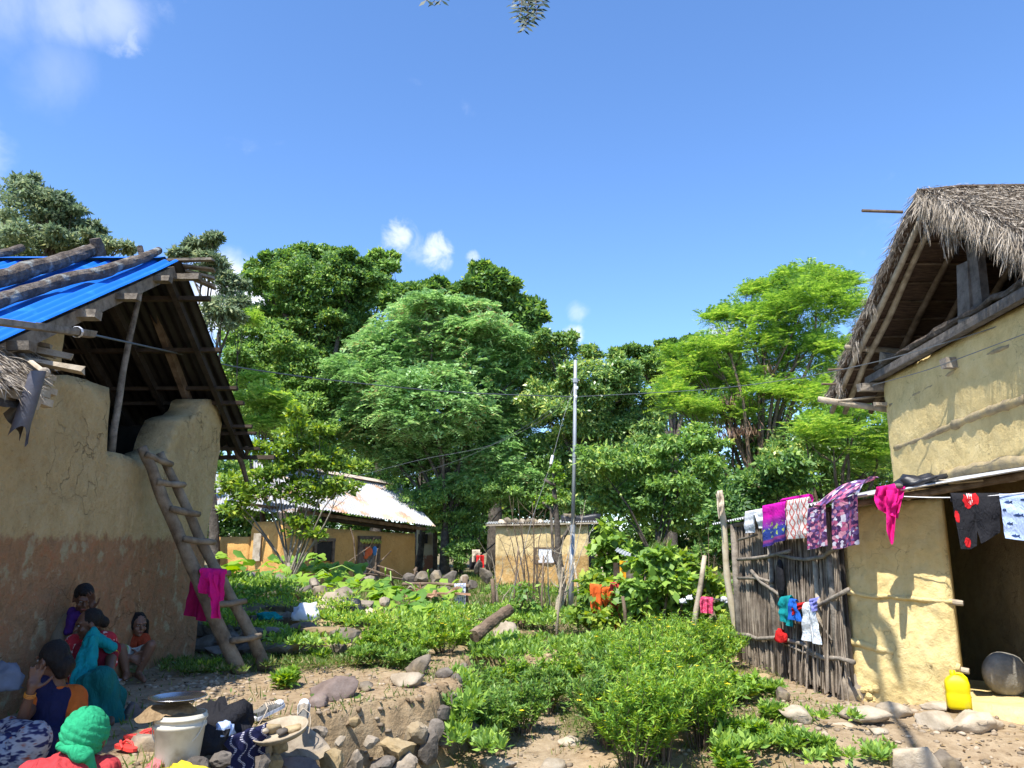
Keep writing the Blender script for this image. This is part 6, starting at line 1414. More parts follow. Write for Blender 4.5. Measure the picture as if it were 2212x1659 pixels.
wire('power_wire', 'faint wire running down left from the steel pole to the orange house', [PY(1243, 838, 17.6), PY(1180, 900, 19), PY(1060, 962, 21), PY(900, 995, 22.5), PY(730, 1040, 24)], .006)
wire('power_wire', 'second faint wire slanting left below the first before the central tree', [PY(1241, 850, 17.6), PY(1120, 930, 19), PY(1000, 990, 21), PY(880, 1030, 24)], .005)
o = wire('guy_wire', 'pale guy wire from the steel pole down to the ground by the bare shrub', [PY(1243, 822, 17.55), PY(1215, 910, 17.1), PY(1190, 1000, 16.6), PY(1150, 1120, 15.9), PY(1118, 1240, 15.0), PY(1100, 1300, 14.6)], .0045, M_wire)
p = PY(1194, 985, 16.7); q = PY(1190, 1003, 16.6); MB().tube([p, q], .035, 8).build('insulator', M_tin, o)
wire('light_wire', 'light drop wire hanging on the thatched house wall', [PY(1885, 832, 10.9), PY(2000, 800, 9.6), PY(2110, 760, 8.5), PY(2230, 715, 7.6)], .006)
# bamboo pole with a rag, pen side
def bamboo():
    b = PY(1592, 1380, 12.2); b.z = G(b.x, b.y)-.05; tp = PY(1553, 1066, 12.0)
    t = thing('bamboo_pole', tuple(b), 'upright pale bamboo pole beside the pen with a rag tied on top', 'bamboo pole')
    P_ = []; rr = []
    for k in range(25):
        P_.append(b.lerp(tp, k/24)+V(.02*math.sin(k*.4), 0, 0)); rr.append((.055-.012*k/24)*(1.12 if k % 4 == 0 else 1))
    MB().tube(P_, rr, 10, wob=.03).build('culm', M_bamboo, t, smooth=True)
    c = PY(1555, 1068, 11.92)
    cloth('rag', 'cream rag tied over the top of the bamboo pole', 'rag', c+V(-.05, 0, .04), c+V(.05, 0, .06), .42, C_CREAM, (-.2, -1, 0), fold=.03, nf=1.2, back=.5, wid=lambda v: .8+.6*v*(1-v)*2, hem=lambda u: 1-.3*u, crumple=.02)
M_bamboo = rough_mat('dry_bamboo', [(.34, .27, .17), (.50, .42, .29), (.58, .51, .38)], scale=5, bump=.2, bscale=20, rough=.6)
bamboo()
def post(name, lab, pts, D, r, mat, cat='post', z0=True):
    P_ = [PY(px, py, D if not isinstance(D, tuple) else D[0]+(D[1]-D[0])*i/(len(pts)-1)) for i, (px, py) in enumerate(pts)]
    if z0: P_[0].z = min(P_[0].z, G(P_[0].x, P_[0].y)-.03)
    return MB().tube(P_, [r*(1.1-.35*i/(len(P_)-1)) for i in range(len(P_))], 8, wob=.1).build(name, mat, label=lab, cat=cat, smooth=True)
post('leaning_pole', 'pale pole leaning right between the vegetable bushes and the pen', [(1490, 1388), (1503, 1320), (1514, 1260), (1522, 1200)], 12.4, .045, M_wood_pale, 'pole')
post('stub_post', 'short dark charred post before the broadest vegetable bush', [(1352, 1352), (1350, 1320), (1345, 1288)], 12.6, .032, M_wood_brown)
post('stub_post', 'forked dark prop under the pink net', [(1560, 1395), (1548, 1350), (1535, 1312)], 12.6, .04, M_wood_brown)
post('stub_post', 'second thin prop under the pink net, left of the forked one', [(1526, 1392), (1530, 1360), (1536, 1330)], 12.6, .03, M_wood_brown)
post('fence_post', 'grey fence post at the rail with the printed cloth', [(1005, 1318), (1005, 1280), (1004, 1245)], 17, .07, M_wood_brown)
post('fence_post', 'grey post at the path mouth left of the steel pole foot', [(1068, 1310), (1066, 1280), (1063, 1250)], 17, .05, M_wood_brown)
a, b = PY(870, 1262, 17.5), PY(1015, 1266, 16.9); MB().tube([a, a.lerp(b, .5)+V(0, 0, .03), b], .035, 7, wob=.1).build('fence_rail', M_wood_brown, label='level branch rail carrying the printed cloth beside the low stone wall', cat='rail')
cloth('printed_cloth', 'grey and white printed cloth hung on the branch rail', 'cloth', PY(982, 1262, 16.9), PY(1006, 1261, 16.9), .46, C_GREYW, (0, -1, 0), fold=.05, nf=1, back=.2, hem=lambda u: .7+.4*u if u > .3 else .85)
a, b = PY(1540, 1293, 12.5), PY(1596, 1297, 12.15); MB().tube([PY(1500, 1290, 12.45), a, a.lerp(b, .5)+V(0, 0, -.01), b], .008, 5).build('string_line', M_wire, label='thin line from the leaning pole to the bamboo pole', cat='line')
cloth('net_cloth', 'pink netted cloth on the line between leaning pole and bamboo pole', 'cloth', PY(1510, 1289, 12.4), PY(1540, 1292, 12.4), PY(1525, 1291, 12.4).z-PY(1525, 1325, 12.4).z, C_NET, (0, -1, 0), fold=.03, nf=2.5, back=.2)
for k, (px, py) in enumerate([(1563, 1296), (1572, 1300), (1490, 1293), (1475, 1300)]):
    heap('rag', ['white rag knot on the line beside the pink net', 'grey rag knot on the line nearest the bamboo pole', 'white rag on the line left of the leaning pole', 'white and red rag half hidden in the pale green bush'][k], 'rag', PY(px, py, 12.4), (.05, .03, .05), C_WHITE if k != 1 else C_GREYW, seed=k)
for k, (px, py, w, h, m, lab) in enumerate([(1287, 1262, .22, .55, C_ORANGE, 'orange rag hanging behind the tall vegetable bush by the steel pole'), (1330, 1258, .16, .8, C_SALMON, 'salmon red rag hanging right of the orange rag'), (1312, 1268, .16, .3, C_ORANGE, 'small orange scrap between the orange and salmon rags')]):
    cloth('rag', lab, 'rag', PY(px-13, py, 13.25), PY(px+13, py+2, 13.25), h, m, (0, -1, 0), fold=.04, nf=1.5, back=.2, hem=lambda u: .7+.4*math.sin(u*5)**2)
cloth('yellow_cloth', 'deep yellow cloth hanging by the small shed right of the yellow hut', 'cloth', PY(1338, 1212, 22), PY(1352, 1213, 22), .75, C_YOLK, (0, -1, 0), fold=.05, nf=1)
for k, (px, py, m, lab) in enumerate([(1028, 1188, C_CREAM, 'cream cloth on the bush left of the yellow hut'), (1022, 1205, C_BLACK, 'dark cloth under the cream cloth left of the yellow hut'), (1037, 1200, C_RED, 'small red cloth beside the dark cloth left of the yellow hut')]):
    cloth('cloth', lab, 'cloth', PY(px-8, py, 27), PY(px+9, py, 27), .4, m, (0, -1, 0), fold=.05, nf=1, back=.2)
for k, (pts, D, lab) in enumerate([([(1172, 1392), (1170, 1300), (1174, 1200)], 14.2, 'thin brown stake left of the steel pole foot'), ([(1200, 1405), (1206, 1320), (1216, 1225)], 12.8, 'pale crooked stake before the steel pole'), ([(1108, 1350), (1112, 1270), (1120, 1180)], 15.5, 'thin stake among the leafless shrubs left of the yellow hut window'),
    ([(1255, 1345), (1250, 1280), (1240, 1215)], 15, 'thin leaning stake right of the steel pole foot'), ([(1395, 1350), (1398, 1290), (1392, 1238)], 12.9, 'thin stake inside the broadest vegetable bush'), ([(1300, 1330), (1306, 1270), (1300, 1225)], 14.5, 'thin stake beside the orange rags'), ([(1465, 1340), (1472, 1290), (1478, 1225)], 13.5, 'thin stake left of the pale leaning pole')]):
    post('garden_stake', lab, pts, D, .020, M_wood_pale if k % 2 else M_wood_brown, 'stake')
def small_shed():
    a, b = PY(1328, 1190, 22.5), PY(1382, 1215, 21.5)
    t = thing('small_shed', (a.x+.4, 22.5, .2), 'tiny shed with a slanting tin sheet right of the yellow hut', 'shed')
    mb = MB(); corr(mb, a, b, b+V(.3, 1.6, .1), a+V(.3, 1.6, .1), 9, .015, nv=2); mb.build('roof_sheet', M_tin, t)
    p = PY(1362, 1212, 21.9); MB().box((p.x, 21.95, p.z/2+.1), (.25, .1, p.z-.1), jit=.01).build('post_board', M_wood, t)
    MB().box((p.x-.12, 22.8, p.z/2), (.5, .06, p.z*.9), jit=.01).build('back_wall', M_purlin, t)
small_shed()
# fallen twigs fence before the orange house
tw = thing('twig_fence', tuple(PY(830, 1262, 19)), 'loose fence of thin crooked branches before the orange house door', 'twig fence')
for pts, r in [([(738, 1226), (765, 1222), (800, 1230), (850, 1248), (905, 1256)], .03), ([(768, 1248), (790, 1240), (830, 1244), (900, 1258), (960, 1262)], .03), ([(762, 1255), (768, 1210), (764, 1165), (757, 1140)], .022), ([(808, 1258), (812, 1215), (816, 1185)], .025), ([(843, 1250), (856, 1275), (872, 1300)], .03), ([(776, 1258), (830, 1205), (845, 1190)], .018), ([(895, 1230), (915, 1262), (935, 1280)], .04), ([(900, 1225), (890, 1260)], .03), ([(925, 1235), (905, 1262)], .03), ([(750, 1215), (800, 1180), (808, 1162)], .012), ([(816, 1222), (850, 1232), (880, 1252)], .02)]:
    P_ = [PY(px, py, 19+rnd.uniform(-.2, .2)) for px, py in pts]; MB().tube(P_, [r*(1-.4*i/len(P_)) for i in range(len(P_))], 6, wob=.12).build('branch', M_wood_brown, tw)
wd = thing('wood_scraps', tuple(PY(925, 1295, 14.5)), 'heap of split reddish wood scraps by the low stone wall', 'wood scraps')
for k in range(16):
    p = PY(rnd.uniform(890, 985), rnd.uniform(1272, 1300), 14.6); q = p+V(rnd.uniform(-.35, .35), rnd.uniform(-.2, .2), rnd.uniform(-.12, .2)); MB().beam(p, q, rnd.uniform(.03, .07), .03, jit=.012).build('scrap', M_wood_red, wd)

M_grind = rough_mat("grinding_stone_grey", [(.10, .09, .075), (.20, .185, .155), (.30, .28, .24)], scale=5, bump=.9, bscale=26, spec=.1)
# leaning log and rocks
log_tube(PY(1024, 1374, 10.6), PY(1102, 1316, 11.2), .085, .075, n=16, seg=20, seed=3, bend=.018, wob=.08).build('log', M_wood_brown, smooth=False, label='pale trunk section leaning up from the grass near the white rock', cat='log')
log_tube(PY(818, 1318, 12), PY(856, 1338, 11.6), .045, .04).build('log', M_wood_brown, smooth=True, label='short brown stick log lying in the vine leaves', cat='log')
def rock(px, py, w, h, mat, lab, z=None, D=None, dk=.8, seed=0, name='rock', group=None, sub=3, sink=.25, cat='rock', smooth=False):
    "px, py = middle of the rock in the photograph; w, h its size there"
    if D is None:
        zz = .33 if z is None else z; p = PZ(px, py+h*.45, zz); D = p.y
        if z is None or True:
            for _ in range(3): g = G(p.x, p.y); p = PZ(px, py+h*.45, g); D = p.y
    c = PY(px, py, D+.02); k = (c-EYE).length/FPX*.98
    return stone(c, (w*k/2, w*k/2*dk, h*k/2*1.12), name, mat, lab, cat, group, seed=seed+px*.01, sub=sub, rot=Quaternion((0, 0, 1), rnd.uniform(-.5, .5)), smooth=smooth)
rock(722, 1490, 95, 46, M_stone_mauve, 'long purplish slab of rock on the yard edge above the dug bank', seed=1)
rock(683, 1516, 44, 22, M_stone_mauve, 'small purplish rock just left under the long slab', seed=2)
rock(905, 1441, 54, 44, M_stone, 'pointed grey rock standing at the terrace corner by the shrubs', seed=3)
rock(884, 1470, 80, 26, M_stone_pale, 'flat pale rock in front of the pointed grey rock', seed=4)
rock(918, 1533, 66, 50, M_stone_pale, 'pale block crowning the terrace wall corner', seed=5)
rock(962, 1508, 36, 36, M_stone_pale, 'upright pale stone on the terrace wall right of the pale block', seed=6)
rock(838, 1522, 52, 36, M_stone, 'round grey rock set in the terrace edge left of the pale block', seed=7)
rock(792, 1484, 30, 22, M_stone, 'small tan rock right of the long purplish slab', seed=8)
rock(960, 1455, 34, 20, M_stone_dark, 'small dark rock behind the flat pale rock', seed=9)
rock(1092, 1367, 52, 40, M_stone_pale, 'white boulder in the grass right of the leaning log', seed=10)
rock(1122, 1384, 40, 30, M_stone, 'grey rock leaning on the white boulder', seed=11)
rock(1026, 1338, 30, 20, M_stone_pale, 'small pale rock left of the leaning log end', seed=12)
rock(1195, 1395, 34, 18, M_stone, 'brown rock in the grass at the foot of the twiggy shrub', seed=13)
rock(1030, 1592, 60, 56, M_stone, 'brown rock by the left edge of the path', seed=14)
rock(1072, 1610, 34, 30, M_stone_ochre, 'small ochre rock right of the brown path rock', seed=15)
rock(1075, 1655, 70, 30, M_stone, 'flat rock at the bottom edge beside the path', seed=16)
rock(1195, 1655, 70, 26, M_stone_pale, 'worn pale stone in the bottom of the path', seed=17)
rock(1230, 1602, 44, 20, M_stone_pale, 'pale stone on the path under the thicket', seed=18)
rock(1822, 1598, 130, 44, M_stone_pale, 'long smooth boulder lying along the bank before the yellow house', seed=19, smooth=True)
rock(1755, 1630, 52, 50, M_stone, 'grey boulder set in the bank left of the long boulder', seed=20, smooth=True)
rock(1962, 1640, 100, 50, M_stone_pale, 'broad brownish boulder at the bottom right of the bank', seed=21)
rock(1720, 1545, 70, 28, M_stone_pale, 'flat tan rock below the pen foot', seed=22)
rock(1862, 1547, 84, 30, M_stone_pale, 'big flat tan rock under the porch wall', seed=23)
rock(1932, 1538, 56, 24, M_stone_pale, 'small oval pale rock right of the big flat one', seed=24)
rock(2028, 1558, 84, 28, M_stone_pale, 'long tan rock before the yellow jerrycan', seed=25)
rock(2100, 1564, 104, 38, M_stone_pale, 'largest rock right before the yellow jerrycan', seed=26)
rock(2020, 1524, 50, 16, M_stone_pale, 'tan rock against the porch wall foot', seed=27)
rock(2062, 1572, 26, 20, M_stone_pale, 'round pebble left of the largest rock by the jerrycan', seed=28)
rock(1842, 1500, 46, 60, M_stone, 'upright grey rock at the pen and porch wall corner', D=9.2, seed=29)
rock(1818, 1478, 34, 40, M_stone_dark, 'dark rock jammed under the pen sticks by the corner post', D=9.5, seed=30)
rock(1605, 1480, 30, 20, M_stone_pale, 'pale rock at the far foot of the pen', seed=31)
rock(1690, 1500, 36, 24, M_stone, 'round rock under the middle of the pen', seed=32)
rock(1648, 1470, 40, 22, M_stone_ochre, 'ochre rock at the pen foot', seed=33)
rock(1600, 1575, 40, 26, M_stone_dark, 'dark rock half hidden in weeds right of the thicket', seed=34)
rock(1635, 1600, 50, 36, M_stone, 'tan rock in weeds right of the thicket bottom', seed=35)
rock(1578, 1640, 46, 40, M_stone, 'grey rock at the bottom right foot of the thicket', seed=36)
rock(1690, 1650, 50, 26, M_stone_dark, 'small dark rock low on the bank', seed=37)
rock(1880, 1555, 18, 12, M_stone_pale, 'pebble beside the big flat tan rock', seed=38)
rock(2040, 1650, 60, 30, M_stone, 'rough brown rock at the bottom right edge', seed=39)
GS = PY(2172, 1455, 8.75); v_, f_ = ICO[3]; mb = MB(); mb.add([GS+V(p.x*.23*(1+.1*noise.noise(p*1.5)), p.y*.18, p.z*.235*(1+.12*noise.noise(p*1.3+V(3, 1, 2)))) for p in v_], f_); mb.build('grinding_stone', M_grind, smooth=True, label='large round grey grinding stone resting inside the porch', cat='grinding stone')
rock(1900, 1580, 40, 16, M_stone_pale, 'thin pale stone on the dirt behind the long boulder', seed=41)
# dug bank under the yard: stones bedded in it are parts of one wall
tw2 = thing('terrace_wall', tuple(PZ(760, 1600, .0)), 'dug earth bank with bedded field stones holding up the yard', 'stone wall')
def bed(px, py, w, h, mat, D, seed=0):
    c = PY(px, py, D); k = D/FPX*1.06
    stone_mb(c, (w*k/2, w*k/2*.8, h*k/2), seed=seed+px*.03, sub=2 if w < 40 else 3, rot=Quaternion((0, 0, 1), rnd.uniform(-.4, .4))).build('stone', mat, tw2)
for k, q in enumerate([(648, 1618, 105, 60, M_stone, 6.35), (588, 1648, 40, 40, M_stone_ochre, 6.0), (646, 1656, 86, 40, M_stone_mauve, 6.15), (716, 1650, 46, 56, M_stone_ochre, 6.5), (766, 1652, 40, 44, M_stone, 6.7), (860, 1618, 70, 44, M_stone_ochre, 7.0), (600, 1600, 46, 50, M_stone_ochre, 6.1), (568, 1620, 36, 50, M_stone, 5.95), (690, 1585, 40, 36, M_stone, 6.6), (905, 1580, 50, 46, M_stone, 7.3),
                           (880, 1650, 60, 40, M_stone, 6.95), (830, 1655, 50, 30, M_stone_dark, 6.85), (940, 1575, 34, 60, M_stone_dark, 7.5), (955, 1540, 30, 40, M_stone_dark, 7.7), (975, 1520, 30, 40, M_stone_dark, 8.0), (930, 1620, 40, 60, M_stone_dark, 7.35), (985, 1480, 26, 40, M_stone_dark, 8.5), (1000, 1450, 26, 34, M_stone, 9.1), (560, 1655, 44, 40, M_stone_dark, 5.8), (800, 1600, 34, 26, M_stone, 6.85), (765, 1560, 30, 24, M_stone_ochre, 6.9), (735, 1600, 26, 22, M_stone, 6.65), (960, 1600, 30, 40, M_stone_dark, 7.6), (420, 1655, 60, 30, M_stone_dark, 5.05), (475, 1640, 50, 30, M_stone_dark, 5.25)]):
    bed(*q, seed=k)
# rubble behind the ladder
rb = thing('rubble_wall', tuple(PY(620, 1370, 11)), 'tumbled dry stone wall behind the ladder, half in shade', 'stone wall')
rs = []
def rub(px, py, w, h, D, mat):
    c = PY(px, py, D); k = D/FPX*1.03
    stone_mb(c, (w*k/2, w*k/2*.8, h*k/2), seed=px*.05+py*.01, sub=2, rot=Quaternion((0, 0, 1), rnd.uniform(-.5, .5))).build('stone', mat, rb)
for q in [(692, 1362, 96, 24, 10.3, M_stone_ochre), (745, 1374, 60, 34, 10.2, M_stone), (660, 1356, 60, 22, 10.4, M_stone), (600, 1372, 70, 34, 10.3, M_stone_dark), (555, 1372, 60, 30, 10.3, M_stone_dark), (640, 1390, 50, 24, 10.1, M_stone_ochre), (690, 1392, 40, 30, 10.1, M_stone_ochre), (610, 1400, 60, 26, 10., M_stone), (540, 1400, 60, 30, 10.1, M_stone_dark), (730, 1400, 40, 24, 10., M_stone),
          (693, 1283, 44, 40, 12.5, M_stone), (726, 1302, 70, 40, 12., M_stone_pale), (655, 1283, 46, 44, 12.6, M_stone_dark), (610, 1275, 60, 40, 12.8, M_stone), (570, 1290, 56, 40, 12.6, M_stone_dark), (745, 1290, 44, 40, 12.3, M_stone), (700, 1312, 60, 36, 11.8, M_stone_pale), (780, 1310, 50, 34, 12, M_stone), (600, 1310, 70, 40, 12, M_stone), (548, 1320, 60, 36, 11.8, M_stone), (640, 1318, 50, 34, 11.8, M_stone_dark), (520, 1290, 60, 50, 12.4, M_stone_dark), (500, 1340, 60, 40, 11.2, M_stone_dark), (460, 1360, 70, 40, 11, M_stone_dark), (560, 1345, 60, 30, 11.2, M_stone_dark), (440, 1390, 60, 36, 10.6, M_stone_dark), (500, 1385, 60, 34, 10.5, M_stone_dark), (470, 1410, 50, 30, 10.2, M_stone_dark), (800, 1330, 40, 26, 11.6, M_stone_pale), (620, 1340, 50, 30, 11.3, M_stone), (590, 1255, 50, 30, 13.2, M_stone_dark), (530, 1255, 60, 40, 13.2, M_stone_dark), (680, 1262, 30, 24, 13, M_stone), (800, 1255, 26, 22, 15, M_stone), (500, 1262, 50, 40, 13, M_stone_dark), (420, 1360, 40, 40, 10.9, M_stone_dark), (830, 1300, 30, 20, 12.6, M_stone)]:
    rub(*q)  # darker stones on the left carry the house's shade in their colour
# bank of earth that carries the rubble
mb = MB(); mb.grid(lambda u, v: V(-5.0+3.3*u, 10.4+3.6*v, .2+ .85*math.sin(min(1, v*1.6)*math.pi/2)*(1-.5*u)*min(1, u*4+.4)*(1 if v < .62 else max(0, 1-(v-.62)/.38)) + .07*noise.noise(V(u*9, v*9, 0))), 40, 40)
mb.build('earth_mound', MATS['mud_smeared_timber'], smooth=True, kind='structure')
lw_ = thing('low_stone_wall', tuple(PY(940, 1262, 18)), 'low wall of round grey stones at the foot of the big tree trunk', 'stone wall')
for k, (px, py, w, h) in enumerate([(885, 1250, 30, 26), (912, 1252, 34, 28), (942, 1250, 44, 34), (972, 1248, 34, 30), (1000, 1255, 26, 26), (925, 1270, 34, 22), (960, 1272, 40, 24), (900, 1272, 30, 20), (990, 1274, 30, 22), (1020, 1262, 24, 26), (1046, 1240, 24, 40), (1034, 1225, 20, 30)]):
    c = PY(px, py, 17.8); kk = 17.8/FPX*1.02; stone_mb(c, (w*kk/2, w*kk/2*.8, h*kk/2), seed=k, sub=2).build('stone', M_stone if k % 3 else M_stone_dark, lw_)
# gravel scattered on yard, bank and path
def pebbles():
    v, f = ICO[1]; v = np.array([tuple(p) for p in v]); f = np.array(f); vs, fs, off = [], [], 0
    pts = []
    for _ in range(170): pts.append((rnd.gauss(-2.85, .32), rnd.gauss(7.9, .5), rnd.uniform(.008, .032)))
    for _ in range(420): x = rnd.uniform(-3.4, -.7); pts.append((x, rnd.uniform(5.2, 9.2), rnd.uniform(.006, .028)))
    for _ in range(700): pts.append((rnd.uniform(1.6, 5.6), rnd.uniform(6.4, 9.2), rnd.uniform(.006, .035)))
    for _ in range(260): y = rnd.uniform(6.8, 11); pts.append((float(path_c(y))+rnd.gauss(0, .35), y, rnd.uniform(.006, .03)))
    for _ in range(110): y = rnd.uniform(5.2, 7.4); pts.append((float(edge_x(y))+rnd.gauss(.02, .12), y, rnd.uniform(.008, .03)))
    for x, y, r in pts:
        q = v*(1+rng.uniform(-.25, .25, (len(v), 1)))*np.array([r*rnd.uniform(.8, 1.6), r*rnd.uniform(.8, 1.5), r*rnd.uniform(.35, .8)])
        a = rnd.uniform(0, 6.28); c, s = math.cos(a), math.sin(a); q = q @ np.array([[c, -s, 0], [s, c, 0], [0, 0, 1]])
        vs.append(q+np.array([x, y, G(x, y)+r*.15])); fs.append(f+off); off += len(v)
    np_mesh('gravel', np.concatenate(vs), np.concatenate(fs), M_gravel, origin=(0, 7, 0), kind='stuff')
M_gravel = rough_mat('gravel_stone', [(.17, .125, .08), (.28, .22, .155), (.36, .30, .22)], scale=8, bump=.4, island=.35)
pebbles()
# sacks and plastic among the rubble
heap('sack', 'white plastic sack slumped on the rubble', 'sack', PY(662, 1330, 11.2), (.19, .15, .17), M_paper, seed=2, rough=.35)
heap('plastic_scrap', 'torn teal plastic half buried in weeds left of the white sack', 'plastic', PY(582, 1334, 11.0), (.17, .08, .07), C_TEAL, seed=6)
heap('plastic_net', 'black plastic net sagging in the vine right of the white sack', 'plastic', PY(756, 1325, 11.6), (.2, .12, .2), M_black, seed=7)
heap('plastic_scrap', 'crumpled white plastic lying on the shaded grass beside the girl', 'plastic', PZ(374, 1414, .36), (.13, .10, .09), M_paper, seed=12)
# jerrycan
def jerry():
    b = PZ(2073, 1531, .04); t = thing('jerrycan', tuple(b), 'bright yellow plastic jerrycan standing at the porch edge', 'jerrycan')
    M = Matrix.Rotation(R(-24), 3, 'Z'); vs = []; fs = []
    prof = [(0, .80), (.012, .93), (.03, 1), (.13, 1), (.15, .965), (.165, .965), (.185, 1), (.245, 1), (.275, .93), (.305, .72), (.325, .45), (.33, .2)]
    n = 28; W_, D_ = .115, .085
    for z, k in prof:
        for i in range(n):
            a = 2*math.pi*i/n; c, s = math.cos(a), math.sin(a); e = .45
            x = math.copysign(abs(c)**e, c)*W_*k; y = math.copysign(abs(s)**e, s)*D_*(k if z < .25 else max(.5, k)); vs.append(b+M @ V(x, y, z))
    fs = [(j*n+i, j*n+(i+1) % n, (j+1)*n+(i+1) % n, (j+1)*n+i) for j in range(len(prof)-1) for i in range(n)] + [tuple(range((len(prof)-1)*n, len(prof)*n)), tuple(range(n-1, -1, -1))]
    mb = MB(); mb.add(vs, fs); mb.build('body', M_yell, t, smooth=True)
    c = b+M @ V(-.03, 0, .33); MB().lathe([(0, .045), (.026, .043), (.028, .0), (.026, -.01)], 14, c).build('cap', M_yell, t, smooth=True)
    P_ = [b+M @ V(x, 0, z) for x, z in [(-.02, .315), (.0, .345), (.05, .34), (.09, .30), (.098, .27)]]; MB().tube(P_, .014, 8).build('handle', M_yell, t, smooth=True)
M_yell = rough_mat('yellow_plastic', [(.58, .46, .0), (.72, .58, .0)], scale=4, rough=.5, bump=.12, spec=.35, second=((.36, .27, .06), 6, .60, .78))
jerry()
# bucket with sack and plate
def bucket():
    b = PZ(382, 1650, .335); t = thing('bucket', tuple(b), 'dirty white plastic bucket at the front of the yard', 'bucket'); H = .30
    MB().lathe([(0, .004), (.122, .0), (.128, .012), (.150, H*.72), (.158, H*.74), (.158, H*.80), (.151, H*.81), (.153, H*.89), (.162, H*.9), (.162, H*.94), (.155, H*.95), (.156, H), (.148, H), (.14, H*.8), (.118, .02), (0, .02)], 36, b).build('body', M_bucket, t, smooth=True)
    P_ = [b+V(.16*math.cos(a), -.16*math.sin(a)*.55-.02, H*.86-.16*math.sin(a)) for a in np.linspace(0, math.pi, 18)]
    MB().tube(P_, .004, 5).build('handle', M_bucket, t)
    def sk(u, v):
        a = u*2*math.pi; r = .155*v; x, y = r*math.cos(a)*1.2-.06*v, r*math.sin(a); q = V(x*6, y*6, 0); return b+V(x-.035, y, H+.035+.02*noise.noise(q*2)-.10*max(0, v-.72)*2.2*(1 if math.cos(a) < .3 else .35))
    m = MB(); m.grid(sk, 40, 12); m.build('folded_sack', M_jute, smooth=True, label='brown woven sack folded over the bucket mouth', cat='sack')
    c = b+V(-.03, 0, H+.075); MB().lathe([(0, 0), (.13, .0), (.165, .018), (.178, .020), (.178, .024), (.163, .022), (.128, .005), (0, .005)], 40, c).build('plate', M_plate, smooth=True, label='shiny steel plate lying on the sack over the bucket', cat='plate')
M_bucket = rough_mat('dirty_white_plastic', [(.40, .35, .25), (.56, .52, .42), (.62, .58, .49)], scale=4, rough=.55, bump=.1, second=((.28, .21, .12), 5, .55, .72))
M_jute = rough_mat('jute_sack', [(.14, .09, .045), (.30, .21, .115)], scale=40, bump=.8, bscale=70, bdist=.01)
M_plate = plain('steel_plate', (.62, .62, .63), rough=.22, metal=1., bump=.02)
bucket()
# washing laid on the bank
a, b = PZ(505, 1545, .42), PZ(556, 1530, .42)
cloth('patterned_cloth', 'navy cloth with white wavy lines spread down the bank beside the bucket', 'cloth', (-1.93, 5.42, .41), (-1.76, 5.98, .41), .55, C_WAVE, (.82, -.57, 0), nu=36, nv=40, fold=.014, nf=2.5, back=.12, wid=lambda v: 1+.1*v, skew=-.22, curl=.16, crumple=.012)
heap('dark_cloth', 'black cloth bundled on the bank between bucket and navy cloth', 'cloth', PZ(470, 1566, .42), (.22, .17, .16), C_BLACK, seed=3, rough=.6)
heap('light_blue_cloth', 'pale blue cloth peeping from under the black bundle', 'cloth', PZ(432, 1574, .42), (.09, .10, .06), C_LBLUE, seed=5)
heap('dark_cloth', 'black cloth end hanging right of the bucket', 'cloth', PZ(440, 1610, .40), (.13, .10, .13), C_BLACK, seed=8)
heap('light_blue_cloth', 'small pale blue fold between the black bundle and the navy cloth', 'cloth', PZ(484, 1580, .47), (.06, .07, .06), C_LBLUE, seed=15)
def sneaker(px, py, yaw, lab, tilt=20):
    b = PZ(px, py, .40); t = thing('sneaker', tuple(b), lab, 'sneaker'); M = Matrix.Rotation(yaw, 3, 'Z') @ Matrix.Rotation(R(tilt), 3, 'X')
    def out(y):  # half width along the foot, toe at +y
        return float(np.interp(y, [0, .03, .09, .15, .21, .25, .27], [.030, .038, .036, .042, .046, .034, .0]))
    Y = np.linspace(0, .27, 15); sole = MB(); 
    def ring(mb, z0, z1, k0, k1, ys):
        vs = []; 
        L_ = [(-out(y)*1, y) for y in ys] + [(out(y), y) for y in ys[::-1][1:]]
        n = len(L_)
        for z, k in ((z0, k0), (z1, k1)):
            for x, y in L_: vs.append(b+M @ V(x*k, .135+(y-.135)*k-.135, z))
        mb.add(vs, [(i, (i+1) % n, n+(i+1) % n, n+i) for i in range(n)]+[tuple(range(n-1, -1, -1)), tuple(range(n, 2*n))])
    ring(sole, 0, .025, 1.06, 1.05, list(Y)); sole.build('sole', C_WHITE, t)
    up = MB(); nu = 12; vs = []
    for y in Y:
        h = float(np.interp(y, [0, .05, .1, .16, .22, .27], [.085, .075, .085, .07, .045, .03]))
        for i in range(nu+1):
            a = math.pi*i/nu; vs.append(b+M @ V(-out(y)*math.cos(a)*(1-.12*math.sin(a)), y-.135, .025+(h-.025)*math.sin(a)**.8*(.55 if (y < .09 and abs(i-nu/2) < 3) else 1)))
    up.add(vs, [(j*(nu+1)+i, j*(nu+1)+i+1, (j+1)*(nu+1)+i+1, (j+1)*(nu+1)+i) for j in range(len(Y)-1) for i in range(nu)]); up.build('upper', M_snk, t, smooth=True)
    tc = MB(); tc.ell(b+M @ V(0, .225-.135, .036), (.040, .045, .026), M, n=14, m=8); tc.build('toe_cap', C_WHITE, t, smooth=True)
    lc = MB()
    for k in range(5):
        y = .10+.02*k; lc.tube([b+M @ V(-.028, y-.135, .072-.004*k), b+M @ V(0, y-.125, .092-.006*k), b+M @ V(.028, y-.135, .072-.004*k)], .004, 5)
    lc.tube([b+M @ V(.0, -.03, .09), b+M @ V(.05, -.05, .06), b+M @ V(.06, -.10, .02), b+M @ V(.05, -.16, -.03)], .004, 5); lc.tube([b+M @ V(.0, -.03, .09), b+M @ V(-.04, -.06, .06), b+M @ V(-.03, -.12, .0)], .004, 5)
    lc.build('lace', C_CREAM, t)
M_snk = cloth_mat('grey_canvas', (.20, .19, .17))
